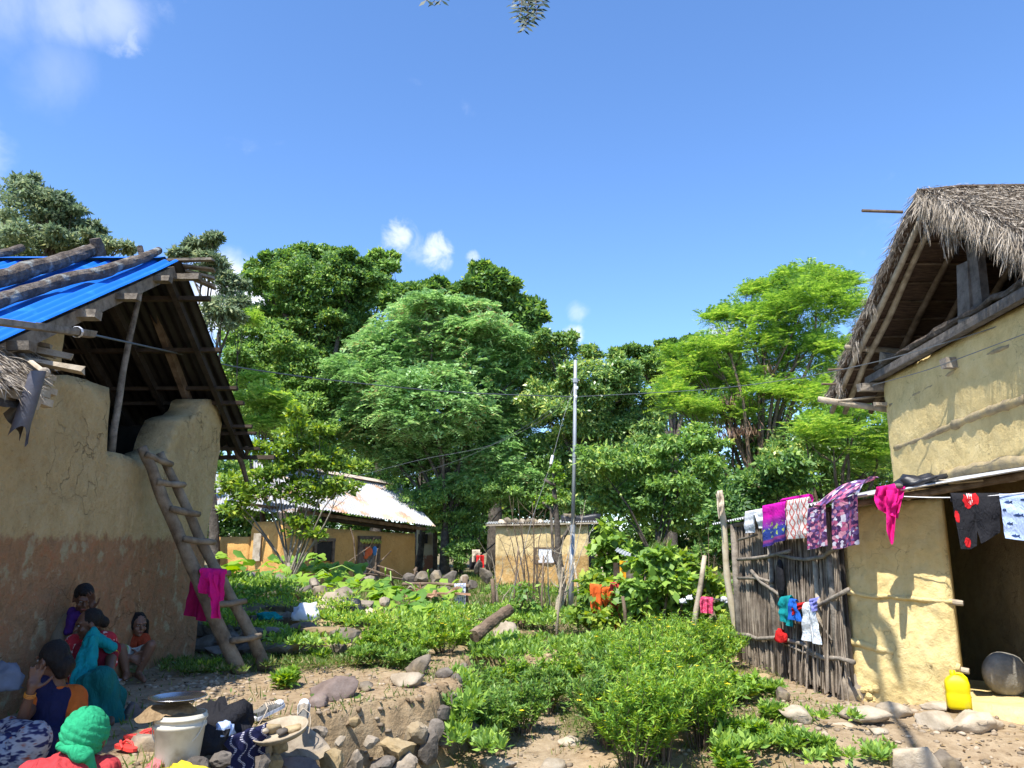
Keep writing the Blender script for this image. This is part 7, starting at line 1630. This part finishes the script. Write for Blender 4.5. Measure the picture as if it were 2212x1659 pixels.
sneaker(583, 1540, R(-35), 'left grey canvas sneaker with white toe drying on the bank', 14)
sneaker(655, 1545, R(12), 'right grey canvas sneaker with white toe drying on the bank', 30)
M_clay = rough_mat('mud_caked_clay', [(.20, .15, .095), (.33, .27, .19), (.42, .36, .27)], scale=7, bump=.5)
def basin():
    c = PZ(604, 1578, .375); t = thing('clay_basin', tuple(c), 'broken mud caked basin holding stones in front of the sneakers', 'basin')
    M = Matrix.Rotation(R(-8), 3, 'Y') @ Matrix.Rotation(R(12), 3, 'X')
    MB().lathe([(0, -.035), (.13, -.03), (.18, -.005), (.195, .015), (.205, .016), (.2, .004), (.18, -.025), (.12, -.048), (0, -.05)], 30, c, M).build('bowl', M_clay, t, smooth=True)
    for k, (x, y, r, m) in enumerate([(-.06, .06, .055, M_stone_ochre), (.08, .06, .055, M_stone_ochre), (.02, -.02, .035, M_stone_dark), (-.10, -.03, .03, M_stone_pale)]):
        stone(c+V(x, y, .0), (r*1.2, r, r*.8), 'stone', m, ['pale yellow lump at the left in the basin', 'yellow crumbly lump at the right in the basin', 'dark rag grey lump in the middle of the basin', 'small lump at the near rim of the basin'][k], 'stone', seed=k)
basin()
def slipper(px, py, yaw, lab):
    b = PZ(px, py, .345); t = thing('slipper', tuple(b), lab, 'slipper'); M = Matrix.Rotation(yaw, 3, 'Z')
    L_ = [(math.copysign(1, s)*w, y) for s in (-1,) for w, y in ()]
    ys = np.linspace(-.12, .12, 13); hw = [float(np.interp(y, [-.12, -.09, 0, .06, .10, .12], [.012, .034, .034, .045, .036, .01])) for y in ys]
    pl = [(-w, y) for w, y in zip(hw, ys)]+[(w, y) for w, y in zip(hw[::-1], ys[::-1])]; n = len(pl); vs = [b+M @ V(x, y, z) for z in (0, .02) for x, y in pl]
    mb = MB(); mb.add(vs, [(i, (i+1) % n, n+(i+1) % n, n+i) for i in range(n)]+[tuple(range(n-1, -1, -1)), tuple(range(n, 2*n))]); mb.build('sole', M_slip, t)
    mb = MB()
    for s in (-1, 1): mb.tube([b+M @ V(0, .075, .02), b+M @ V(s*.02, .05, .045), b+M @ V(s*.036, .01, .035), b+M @ V(s*.036, -.02, .015)], .009, 6)
    mb.build('strap', M_slip, t)
M_slip = plain('red_rubber', (.62, .05, .04), rough=.6)
slipper(273, 1618, R(50), 'red rubber slipper on the left lying in the sun by the flat rock'); slipper(307, 1592, R(-70), 'red rubber slipper behind the flat rock, nearer the bucket')
rock(312, 1604, 62, 40, M_stone, 'flat leaning rock between the red slippers and the bucket', seed=51)
rock(283, 1540, 34, 30, M_stone_mauve, 'reddish rock in the shade behind the bucket', seed=52)
rock(262, 1478, 14, 10, M_stone_pale, 'pale pebble by the teal cloth', seed=53)
heap('yellow_bag', 'shiny yellow bag under the right of the bucket', 'bag', PZ(400, 1668, .35), (.13, .08, .05), plain('yellow_wrapper', (.75, .55, .03), rough=.4), seed=21)
heap('pink_cloth', 'pink rag left under the bucket', 'rag', PZ(338, 1660, .34), (.05, .06, .05), cloth_mat('pale_pink', (.6, .2, .2)), seed=22)
# leaves of a tree overhead, dipping into the top of the picture
def sprig():
    t = thing('overhanging_branch', (0, 3.0, 4.4), 'dark hanging sprig of paired leaflets from a tree overhead', 'branch')
    root = PY(1140, -120, 3.2); vs = []
    c, d, n, l = [], [], [], []
    def frond(p0, p1, k=9, L=.030):
        p0, p1 = Vector(p0), Vector(p1); ax = (p1-p0).normalized(); s = ax.cross(V(0, 1, 0)).normalized()
        for i in range(k):
            q = p0.lerp(p1, (i+.5)/k)
            for sg in (-1, 1): c.append(tuple(q)); d.append(tuple(s*sg+ax*(.25+.5*(i == k-1))+V(0, rnd.uniform(-.4, .4), rnd.uniform(-.25, .1)))); n.append((rnd.gauss(0, .3), -1, .4)); l.append(L*rnd.uniform(.85, 1.1))
    mb = MB()
    for (x0, y0, x1, y1) in [(1137, -30, 1131, 68), (1150, -20, 1150, 48), (1126, -20, 1116, 38), (1163, -30, 1165, 32), (1140, -30, 1142, 55), (1130, -40, 1124, 46), (1155, -30, 1160, 40), (1112, -40, 1107, 12), (1145, -30, 1136, 62), (925, -60, 921, 4), (958, -60, 953, 4), (940, -60, 938, 6), (1168, -60, 1172, 10)]:
        y = 3.2+rnd.uniform(-.12, .12); a, b = PY(x0, y0, y), PY(x1, y1, y); frond(a, b, max(6, int((y1-y0)/8)), .046); mb.tube([root if x0 > 1000 else PY(940, -140, 3.3), a, b], [.004, .0022, .001], 4)
    mb.tube([root, PY(1300, -400, 2.8), V(1.5, 1.0, 6.5)], [.006, .012, .03], 6); mb.tube([PY(940, -140, 3.3), PY(1000, -300, 3.1), PY(1300, -400, 2.8)], .007, 5)
    mb.build('twigs', M_wood_brown, t)
    C1, C2 = V(2.20, 5.78, 8.10), V(2.50, 5.62, 6.72)
    mb = MB(); mb.tube([V(1.5, 1.0, 6.5), V(1.2, 2.6, 7.9), V(1.7, 4.6, 8.6), C1+V(-.05, -.1, .25), C1], [.05, .045, .035, .025, .02], 7); mb.build('bough', M_trunk, t)  # out of view, added to carry the limb
    P_ = [C1.lerp(C2, k/12)+V(.02*math.sin(k), 0, 0) for k in range(13)]; mb = MB(); mb.tube(P_, [.02, .03, .035, .035, .035, .04, .05, .058, .062, .058, .045, .03, .008], 8, wob=.12); mb.build('unseen_shadow_limb', M_wood_brown, t)  # unseen limb added to cast a strip of shadow on the porch wall
    v, f = leaf_arr(np.array(c), np.array(d), np.array(n), np.array(l), np.array(l)*.36, .5)
    np_mesh('leaflets', v, f, leaf_mat('shaded_leaflet', [(0, (.012, .03, .012)), (1, (.03, .055, .02))], trans=.1), t, kind='stuff')  # very dark green puts the overhead crown's shade into the leaf colour
sprig()
# ------------------------------------------------------------------ people
def blob(mb, name, mat, parent, voxel, sm=3, disp=0., dfreq=9., seed=0, smooth=True):
    "one continuous skin grown over overlapping shapes"
    me = bpy.data.meshes.new('tmp'); me.from_pydata(mb.v, [], mb.f); o = bpy.data.objects.new('tmp', me); COL.objects.link(o)
    m = o.modifiers.new('r', 'REMESH'); m.mode = 'VOXEL'; m.voxel_size = voxel; m.adaptivity = 0
    s = o.modifiers.new('s', 'SMOOTH'); s.factor = .5; s.iterations = sm
    dg = bpy.context.evaluated_depsgraph_get(); me2 = bpy.data.meshes.new_from_object(o.evaluated_get(dg)); bpy.data.objects.remove(o)
    n = len(me2.vertices); co = np.empty(n*3, np.float32); me2.vertices.foreach_get('co', co); co = co.reshape(-1, 3)
    if disp:
        nr = np.empty(n*3, np.float32); me2.vertices.foreach_get('normal', nr); nr = nr.reshape(-1, 3)
        d = np.array([abs(noise.noise(Vector((p[0]*dfreq+seed, p[1]*dfreq, p[2]*dfreq*.45))))*1.6-.35+.4*noise.noise(Vector((p[0]*dfreq*2.4, p[1]*dfreq*2.4+seed, p[2]*dfreq))) for p in co.tolist()]); co = co+nr*(d*disp)[:, None]
    org = WL[parent.name]; co = co-np.array(org, np.float32); me2.vertices.foreach_set('co', co.ravel().astype(np.float32)); me2.name = name
    me2.materials.clear(); me2.materials.append(mat); me2.polygons.foreach_set('use_smooth', [smooth]*len(me2.polygons)); me2.update()
    b = bpy.data.objects.new(name, me2); COL.objects.link(b); b.parent = parent; WL[b.name] = org
    return b
SK_D = rough_mat('brown_skin', [(.085, .04, .024), (.125, .06, .036)], scale=9, rough=.5, bump=.05, spec=.4)
SK_M = rough_mat('warm_brown_skin', [(.15, .075, .045), (.21, .11, .068)], scale=9, rough=.5, bump=.05, spec=.4)
M_hair = rough_mat('black_hair', [(.006, .005, .005), (.016, .013, .012)], scale=30, stretch=(4, 4, .6), rough=.55, bump=.6, bscale=60, spec=.2)
M_eyew = plain('eye_white', (.22, .20, .18), rough=.5); M_iris = plain('dark_iris', (.015, .01, .008), rough=.2)
M_lip = plain('lip', (.20, .06, .05), rough=.5)
def frame(f, up=(0, 0, 1)):
    f = Vector(f).normalized(); r = f.cross(Vector(up)).normalized(); u = r.cross(f); return Matrix((r, f, u)).transposed()
def hand(mb, wrist, fwd, nrm_, s, side, curl=.25, spread=.16):
    "palm with four unequal fingers and a thumb leaving its side near the wrist"
    f = Vector(fwd).normalized(); n = Vector(nrm_); n = (n-f*n.dot(f)).normalized(); x = f.cross(n)*side
    M = Matrix((x, f, n)).transposed(); W_ = lambda a, b, c: wrist + M @ (V(a, b, c)*s)
    mb.ell(W_(0, .045, 0), (.040*s, .052*s, .015*s), M, n=12, m=8); mb.cap(W_(0, -.01, 0), W_(0, .03, 0), .024*s, .03*s)
    for k, (ox, ln) in enumerate([(-.030, .066), (-.010, .078), (.011, .072), (.030, .056)]):
        a = (ox/.03)*spread; p = W_(ox, .082, 0); 
        for j, (lf, cu) in enumerate([(.42, curl*.5), (.33, curl*1.4), (.25, curl*2.2)]):
            d = V(math.sin(a)*math.cos(cu), math.cos(a)*math.cos(cu), math.sin(cu)); q = p + M @ (d*ln*lf*s); mb.cap(p, q, (.0098-.001*j)*s, (.0092-.001*j)*s, 8); p = q
    p = W_(-.034, .02, .004)
    for j, (ln, a) in enumerate([(.038, .95), (.03, .7), (.024, .5)]):
        q = p + M @ (V(-math.sin(a), math.cos(a), .15*curl*j)*ln*s); mb.cap(p, q, (.0125-.0012*j)*s, (.0115-.0012*j)*s, 8); p = q
def head(mb, t, c, look, s, skin, features=True):
    M = frame(look); C = lambda a, b, d: c + M @ (V(a, b, d)*s)
    mb.ell(c + M @ (V(0, -.012, .018)*s), (.076*s, .094*s, .094*s), M, n=18, m=12)          # cranium
    mb.ell(C(0, .028, -.045), (.056*s, .058*s, .070*s), M, n=16, m=10)                       # face and jaw
    mb.ell(C(0, .062, -.098), (.024*s, .020*s, .018*s), M, n=10, m=7)                        # chin
    mb.cap(C(0, .082, .012), C(0, .103, -.028), .008*s, .015*s, 8)                           # nose
    for k in (-1, 1):
        mb.ell(C(k*.080, -.010, -.018), (.010*s, .020*s, .033*s), M, n=8, m=6)               # ears
        mb.ell(C(k*.040, .062, -.035), (.024*s, .02*s, .022*s), M, n=8, m=6)                 # cheek
        mb.cap(C(k*.014, .088, .024), C(k*.05, .072, .026), .010*s, .009*s, 8)               # brow
    mb.cap(C(-.018, .080, -.066), C(.018, .080, -.066), .010*s, .010*s, 8)                   # mouth
    return M, C
def face_parts(t, M, C, s, body):
    for k in (-1, 1):
        e = MB(); e.ell(C(k*.032, .078, .004), (.013*s, .009*s, .008*s), M, n=10, m=7); eo = e.build('eye', M_eyew, t, smooth=True)
        e = MB(); e.ell(C(k*.032, .084, .004), (.006*s, .005*s, .006*s), M, n=8, m=6); e.build('iris', M_iris, eo, smooth=True)
    e = MB(); e.ell(C(0, .087, -.066), (.020*s, .006*s, .007*s), M, n=10, m=6); e.build('lips', M_lip, t, smooth=True)
def person(lab, J, s, skin, look, hands=(), voxel=.0075, legs=True, face=True, bulk=1.):
    base = J['pelvis'].copy(); base.z -= .1
    t = thing('person', tuple(base), lab, 'person')
    mb = MB(); P, Ch, N, H = J['pelvis'], J['chest'], J['neck'], J['head']
    mb.cap(P, P.lerp(Ch, .55), .125*s*bulk, .105*s*bulk); mb.cap(P.lerp(Ch, .5), Ch, .105*s*bulk, .118*s*bulk); mb.cap(Ch, N, .09*s, .05*s); mb.cap(N, H-V(0, 0, .03*s), .046*s, .046*s)
    for k in 'rl':
        if 's'+k in J:
            S, E, Wr = J['s'+k], J['e'+k], J['w'+k]
            mb.cap(Ch+V(0, 0, .05*s), S, .075*s, .055*s); mb.cap(S, E, .050*s, .037*s); mb.cap(E, E.lerp(Wr, .35), .037*s, .036*s); mb.cap(E.lerp(Wr, .35), Wr, .036*s, .025*s)
        if legs and 'k'+k in J:
            Kn, A, T = J['k'+k], J['a'+k], J['t'+k]; hp = P.lerp(Kn, .12)
            mb.cap(hp, Kn, .088*s, .056*s); mb.cap(Kn, Kn.lerp(A, .35), .055*s, .052*s); mb.cap(Kn.lerp(A, .35), A, .052*s, .032*s)
            mb.cap(A+V(0, 0, -.01*s), A.lerp(T, .5), .036*s, .034*s); mb.cap(A.lerp(T, .5), T, .034*s, .024*s)
    for (k, fw, nn, side, curl, spr) in hands: hand(mb, J['w'+k], fw, nn, s, side, curl, spr)
    M, C = head(mb, t, H, look, s*1.02, skin)
    body = blob(mb, 'body', skin, t, voxel, 2)
    if face: face_parts(t, M, C, s*1.02, body)
    return t, M, C
def garment(t, name, caps, mat, voxel=.012, disp=.012, sm=3, ells=(), freq=9., seed=0, label=None):
    mb = MB()
    for a, b, ra, rb in caps: mb.cap(a, b, ra, rb, 14)
    for c, r, M in ells: mb.ell(c, r, M, n=14, m=10)
    o = blob(mb, name, mat, t, voxel, sm, disp, freq, seed)
    if label: o['label'] = label
    return o
def Q(px, py, D): return PY(px, py, D)
# girl squatting at the right of the group
def girl():
    J = dict(pelvis=Q(283, 1440, 8.62), chest=Q(291, 1392, 8.58), neck=Q(294, 1372, 8.56), head=Q(299, 1349, 8.52),
             sr=Q(272, 1384, 8.55), er=Q(262, 1408, 8.42), wr=Q(280, 1420, 8.25), sl=Q(310, 1383, 8.55), el=Q(316, 1404, 8.45), wl=Q(300, 1414, 8.3),
             kr=Q(262, 1402, 8.22), ar=Q(274, 1455, 8.25), tr=Q(270, 1466, 8.08), kl=Q(326, 1394, 8.3), al=Q(298, 1455, 8.3), tl=Q(312, 1464, 8.15))
    J['tr'].z = max(.355, J['tr'].z); J['tl'].z = .36
    s = .98; t, M, C = person('small girl with long dark hair in an orange red top squatting by the wall', J, s, SK_M, (.72, -.68, -.10), hands=[('r', (.7, .1, -.3), (0, -1, .3), 1, .5, .08), ('l', (-.7, 0, -.3), (0, -1, .3), -1, .5, .08)], voxel=.0075)
    mb = MB(); H = J['head']
    mb.ell(C(0, -.028, .030), (.088*s, .098*s, .098*s), M, n=16, m=12)
    for k in (-1, 1): mb.cap(C(k*.078, .01, .03), C(k*.095, .0, -.15), .026*s, .03*s); mb.cap(C(k*.095, .0, -.15), C(k*.10, .01, -.24), .03*s, .014*s)
    mb.cap(C(0, -.08, -.0), C(-.03, -.12, -.22), .075*s, .07*s); mb.cap(C(-.03, -.12, -.22), C(-.05, -.13, -.33), .07*s, .03*s); mb.cap(C(.0, -.08, -.0), C(.05, -.10, -.22), .06*s, .04*s)
    blob(mb, 'hair', M_hair, t, .008, 2, .006, 26)
    P, Ch = J['pelvis'], J['chest']
    garment(t, 'blouse', [(P+V(0, 0, .04), Ch, .125*s, .14*s), (Ch, J['neck']-V(0, 0, .03), .12*s, .08*s), (J['sr'], J['sr'].lerp(J['er'], .65), .075*s, .066*s), (J['sl'], J['sl'].lerp(J['el'], .65), .075*s, .066*s), (J['sr'], J['sl'], .075*s, .075*s)], cloth_mat('orange_red_cotton', (.42, .065, .025)), voxel=.009, disp=.008, freq=14)
    garment(t, 'skirt', [(P+V(0, 0, .02), J['kr'].lerp(P, .12), .12*s, .075*s), (P+V(0, 0, .02), J['kl'].lerp(P, .3), .12*s, .08*s), (J['kr'].lerp(P, .3), J['kl'].lerp(P, .35), .06*s, .06*s)], M_gskirt, voxel=.009, disp=.009, freq=12)
    sandals = MB()
M_gskirt = rough_mat('green_white_print', [(.03, .04, .05), (.55, .55, .48), (.10, .32, .04)], scale=9, bump=.1, detail=1)
girl()
def teal_woman():
    J = dict(pelvis=Q(222, 1510, 6.85), chest=Q(214, 1420, 6.80), neck=Q(205, 1382, 6.76), head=Q(191, 1347, 6.70),
             sr=Q(176, 1405, 6.75), er=Q(172, 1455, 6.55), wr=Q(196, 1490, 6.4), sl=Q(243, 1402, 6.8), el=Q(236, 1452, 6.62), wl=Q(225, 1476, 6.45),
             kr=Q(188, 1478, 6.35), ar=Q(205, 1552, 6.35), tr=Q(196, 1566, 6.2), kl=Q(222, 1462, 6.3), al=Q(236, 1550, 6.4), tl=Q(240, 1562, 6.22))
    J['tr'].z = max(.36, J['tr'].z); J['tl'].z = max(.36, J['tl'].z)
    s = .98; t, M, C = person('woman squatting with a teal shawl over her shoulder and teal skirt, looking left', J, s, SK_D, (-.78, -.60, -.22), hands=[('r', (.8, -.1, -.3), (0, -1, .4), 1, .4, .08), ('l', (-.6, -.2, -.5), (0, -1, .4), -1, .4, .08)])
    mb = MB(); mb.ell(C(0, -.030, .030), (.086*s, .096*s, .092*s), M, n=16, m=12); mb.ell(C(0, -.115, -.02), (.05*s, .045*s, .05*s), M); blob(mb, 'hair', M_hair, t, .009, 2, .004, 30)
    P, Ch = J['pelvis'], J['chest']
    garment(t, 'blouse', [(Ch-V(0, 0, .06), Ch, .128, .135), (Ch, J['neck']-V(0, 0, .05), .11, .07), (J['sr'], J['sr'].lerp(J['er'], .5), .068, .06), (J['sl'], J['sl'].lerp(J['el'], .25), .068, .06), (J['sr'], J['sl'], .065, .065)], C_DRED, voxel=.011, disp=.008, freq=12)
    garment(t, 'skirt', [(P, J['kr'], .15, .085), (P, J['kl'], .15, .085), (J['kl'], J['al']+V(.01, 0, 0), .085, .10), (J['kr'], J['ar'], .085, .10), (J['kr'].lerp(J['kl'], .5), J['ar'].lerp(J['al'], .5)+V(0, 0, .01), .09, .13), (P, P+V(0, .05, -.06), .17, .16)], C_TEALD, voxel=.012, disp=.018, freq=10)
    # shawl: a cloth hung over the left shoulder, down the front and the back
    garment(t, 'shawl', [(Q(200, 1372, 6.62), Q(240, 1398, 6.7), .05, .045), (Q(202, 1370, 6.62), Q(186, 1410, 6.52), .052, .06), (Q(186, 1410, 6.52), Q(172, 1470, 6.40), .062, .066), (Q(200, 1385, 6.55), Q(192, 1440, 6.45), .05, .06), (Q(172, 1470, 6.4), Q(160, 1512, 6.36), .066, .05), (Q(240, 1398, 6.75), Q(243, 1412, 6.85), .04, .03)], C_TEAL, voxel=.010, disp=.022, freq=13, seed=4)
    o = garment(t, 'shawl_end', [(Q(234, 1550, 6.5), Q(262, 1545, 6.65), .05, .04), (Q(250, 1556, 6.45), Q(266, 1550, 6.6), .035, .035)], C_TEAL, voxel=.010, disp=.02, freq=12)
    for k in range(2):
        mb = MB(); c = J['el'].lerp(J['sl'], .72); mb.lathe([(.050, -.006), (.054, 0), (.050, .006)], 16, c+V(0, 0, .01*k), (J['el']-J['sl']).to_track_quat('Z', 'Y').to_matrix()); mb.build('bangle', M_yell, t)
C_DRED = cloth_mat('dark_red_cotton', (.22, .02, .035)); C_TEALD = cloth_mat('deep_teal_cotton', (.012, .15, .14))
teal_woman()
def forehead_person():
    J = dict(pelvis=Q(172, 1430, 7.25), chest=Q(160, 1355, 7.18), neck=Q(172, 1322, 7.12), head=Q(181, 1292, 7.05),
             sr=Q(132, 1345, 7.15), er=Q(120, 1392, 6.98), wr=Q(160, 1412, 6.85), sl=Q(186, 1343, 7.18), el=Q(216, 1362, 7.0), wl=Q(200, 1315, 6.88),
             kr=Q(160, 1390, 6.8), ar=Q(170, 1470, 6.85), tr=Q(170, 1482, 6.72), kl=Q(226, 1385, 6.9), al=Q(222, 1465, 6.95), tl=Q(222, 1475, 6.8))
    for k in ('tr', 'tl'): J[k].z = max(.36, J[k].z)
    s = .95; t, M, C = person('person in a beige shirt holding a hand to the forehead, back against the wall', J, s, SK_D, (.55, -.72, -.42), hands=[('l', (-.15, -.05, 1), (-.3, -.9, 0), -1, .30, .22), ('r', (.8, -.1, -.2), (0, -1, .4), 1, .4, .08)])
    mb = MB(); mb.ell(C(0, -.026, .034), (.088*s, .100*s, .094*s), M, n=16, m=12); mb.ell(C(0, .05, .085), (.06*s, .04*s, .03*s), M); blob(mb, 'hair', M_hair, t, .009, 2, .006, 30)
    P, Ch = J['pelvis'], J['chest']
    garment(t, 'shirt', [(P+V(0, 0, .03), Ch, .135, .145), (Ch, J['neck']-V(0, 0, .05), .12, .075), (J['sr'], J['er'], .078, .06), (J['sl'], J['sl'].lerp(J['el'], .6), .074, .062), (J['sr'], J['sl'], .07, .07)], cloth_mat('beige_cotton', (.23, .175, .11)), voxel=.012, disp=.012)
    garment(t, 'scarf', [(J['neck']+V(-.05, -.03, 0), J['neck']+V(.04, -.06, -.03), .045, .04), (J['neck']+V(-.02, -.08, -.03), Ch+V(.03, -.14, -.02), .04, .035)], cloth_mat('purple_cotton', (.075, .025, .16)), voxel=.009, disp=.01, freq=16)
    garment(t, 'red_skirt', [(P, J['kr'], .14, .085), (P, J['kl'], .14, .09), (J['kl'], J['al'], .085, .08), (J['kr'], J['ar'], .08, .08), (J['kr'], J['kl'], .07, .07), (Q(232, 1384, 6.95), Q(240, 1432, 6.95), .07, .06)], M_redprint, voxel=.012, disp=.015)
M_redprint = rough_mat('red_white_print', [(.33, .02, .03), (.38, .025, .035)], scale=5, bump=.1, second=((.55, .40, .36), 26, .60, .64))
forehead_person()
def navy_woman():
    J = dict(pelvis=Q(118, 1625, 5.45), chest=Q(118, 1520, 5.45), neck=Q(122, 1466, 5.42), head=Q(112, 1424, 5.40),
             sr=Q(160, 1505, 5.5), er=Q(170, 1560, 5.35), wr=Q(140, 1600, 5.2), sl=Q(82, 1510, 5.4), el=Q(48, 1555, 5.2), wl=Q(68, 1490, 5.15),
             kr=Q(70, 1600, 5.0), ar=Q(50, 1650, 5.15), tr=Q(30, 1660, 5.0), kl=Q(20, 1590, 5.2), al=Q(0, 1650, 5.2), tl=Q(-20, 1655, 5.1))
    s = .98; t, M, C = person('woman in a navy wrap and orange blouse, back turned, raising a hand to her face', J, s, SK_D, (-.92, .30, -.15), hands=[('l', (.12, .1, 1), (.5, -.8, .1), -1, .12, .20), ('r', (-.8, -.2, -.2), (0, -1, .4), 1, .4, .08)])
    mb = MB(); mb.ell(C(0, -.028, .030), (.088*s, .102*s, .096*s), M, n=16, m=12); mb.ell(C(.01, -.10, -.05), (.07*s, .06*s, .07*s), M); mb.cap(C(0, -.06, 0), C(.0, -.09, -.09), .08*s, .05*s); blob(mb, 'hair', M_hair, t, .009, 2, .006, 30)
    P, Ch = J['pelvis'], J['chest']
    garment(t, 'orange_blouse', [(J['sr'], J['sr'].lerp(J['er'], .75), .082, .066), (J['sl'], J['sl'].lerp(J['el'], .3), .074, .062), (P+V(0, 0, .05), Ch, .125, .135), (Ch, J['neck']-V(0, 0, .10), .12, .08)], cloth_mat('orange_cotton', (.62, .13, .02)), voxel=.011, disp=.009)
    garment(t, 'navy_wrap', [(P, Ch+V(0, -.01, -.02), .165, .155), (Ch+V(0, -.02, 0), Q(98, 1478, 5.40), .13, .075), (P, P.lerp(J['kr'], .5), .16, .13), (P+V(.02, 0, -.1), P+V(-.03, -.05, -.08), .18, .16)], cloth_mat('navy_cotton', (.018, .019, .06)), voxel=.012, disp=.014)
    garment(t, 'skirt', [(J['kr'], J['ar'], .11, .11), (J['kl'], J['al'], .12, .12), (J['kr'], J['kl'], .10, .11), (J['kr']+V(-.05, 0, -.05), J['al'], .12, .12)], M_swirl, voxel=.012, disp=.015)
    mb = MB()
    for k in range(3): mb.lathe([(.030, -.004), (.034, 0), (.030, .004)], 14, J['wl'].lerp(J['el'], .12+.05*k), (J['el']-J['wl']).to_track_quat('Z', 'Y').to_matrix())
    mb.build('bangles', M_red_g, t)
M_red_g = plain('orange_bangle', (.5, .18, .02), rough=.4)
M_swirl = rough_mat('swirl_print', [(.02, .02, .06), (.02, .02, .07), (.30, .29, .31), (.28, .27, .29), (.24, .05, .02)], scale=17, detail=1, bump=.1, stretch=(1, 1, 2.2))
navy_woman()
def scarf_person():
    D = 3.55
    J = dict(pelvis=Q(140, 1790, D-.1), chest=Q(145, 1700, D), neck=Q(172, 1640, D+.02), head=Q(184, 1590, D+.04),
             sr=Q(222, 1668, D+.05), er=Q(240, 1760, D+.2), wr=Q(200, 1790, D+.35), sl=Q(70, 1680, D-.02), el=Q(20, 1770, D+.15), wl=Q(80, 1800, D+.3))
    s = .98; t, M, C = person('person in a bright green head scarf and red shawl seen from behind at bottom left', J, s, SK_D, (-.15, .95, -.15), legs=False, face=True)
    H = J['head']
    def wrap(u, v):
        th = math.pi*min(.86, .02+v*.84); ph = 2*math.pi*u; d = V(math.sin(th)*math.cos(ph), math.sin(th)*math.sin(ph), math.cos(th))
        ax = V(.30, .12, 1).normalized(); b = d.dot(ax)*3.4 + .35*math.sin(ph*1+1.) + .12*noise.noise(d*2.5)
        fr = b - math.floor(b); ridge = math.sin(min(1, fr*1.25)*math.pi*.5) - (1 if fr > .93 else 0)*(fr-.93)/.07
        k = 1 + .055*ridge + .02*noise.noise(d*5+V(3, 1, 2)) + .008*noise.noise(d*12)
        return H + V(0, -.004, .014) + V(d.x*.090*k, d.y*.106*k, d.z*.104*k)
    mb = MB(); mb.grid(wrap, 72, 60)
    hs = mb.build('head_scarf', cloth_mat('bright_green_cotton', (.03, .36, .16)), t, smooth=True)
    mb = MB(); mb.ell(H+V(.03, -.10, -.045), (.055, .034, .034), Matrix.Rotation(R(28), 3, 'Y'), n=16, m=10); mb.cap(H+V(.06, -.085, -.05), H+V(.088, -.05, -.15), .026, .014); mb.cap(H+V(-.05, -.09, -.02), H+V(.04, -.105, -.04), .022, .026)
    blob(mb, 'knot', MATS['bright_green_cotton'], t, .005, 2, .005, 22)
    P, Ch = J['pelvis'], J['chest']
    garment(t, 'red_shawl', [(P, Ch, .16, .15), (Ch, J['neck']-V(.01, .0, .06), .13, .065), (J['sr'], J['er'], .07, .075), (J['sl'], J['el'], .075, .085), (J['sr'], J['sl'], .07, .075), (J['sl'], J['sl']+V(-.10, 0, -.12), .075, .075)], cloth_mat('coral_red_cotton', (.48, .05, .055)), voxel=.007, disp=.013, freq=15)
    MB()
scarf_person()
o = None
def sandals():
    for k, (px, py, yw, lab) in enumerate([(232, 1466, 60, 'white cloth shoe lying at the feet of the teal woman'), (254, 1472, 75, 'second white shoe nearest the girl, sole up')]):
        b = PZ(px, py, .34); t = thing('shoe', tuple(b), lab, 'shoe'); M = Matrix.Rotation(R(yw), 3, 'Z')
        mb = MB(); mb.ell(b+M @ V(0, 0, .014), (.038, .115, .014), M, n=14, m=6); mb.build('sole', C_WHITE, t, smooth=True)
        mb = MB(); mb.ell(b+M @ V(0, .05, .032), (.036, .06, .03), M, n=12, m=8); mb.build('upper', C_CREAM, t, smooth=True)
sandals()
heap('printed_cloth', 'white and navy swirl printed cloth bundled at the far left bottom edge', 'cloth', PZ(5, 1640, .42), (.12, .12, .15), M_swirl, seed=31, rough=.4)
heap('pale_bundle', 'pale bluish bundle in the shade at the left edge', 'bundle', PY(10, 1475, 6.2), (.12, .12, .14), plain('pale_blue_bundle', (.17, .18, .22)), seed=33, rough=.3)
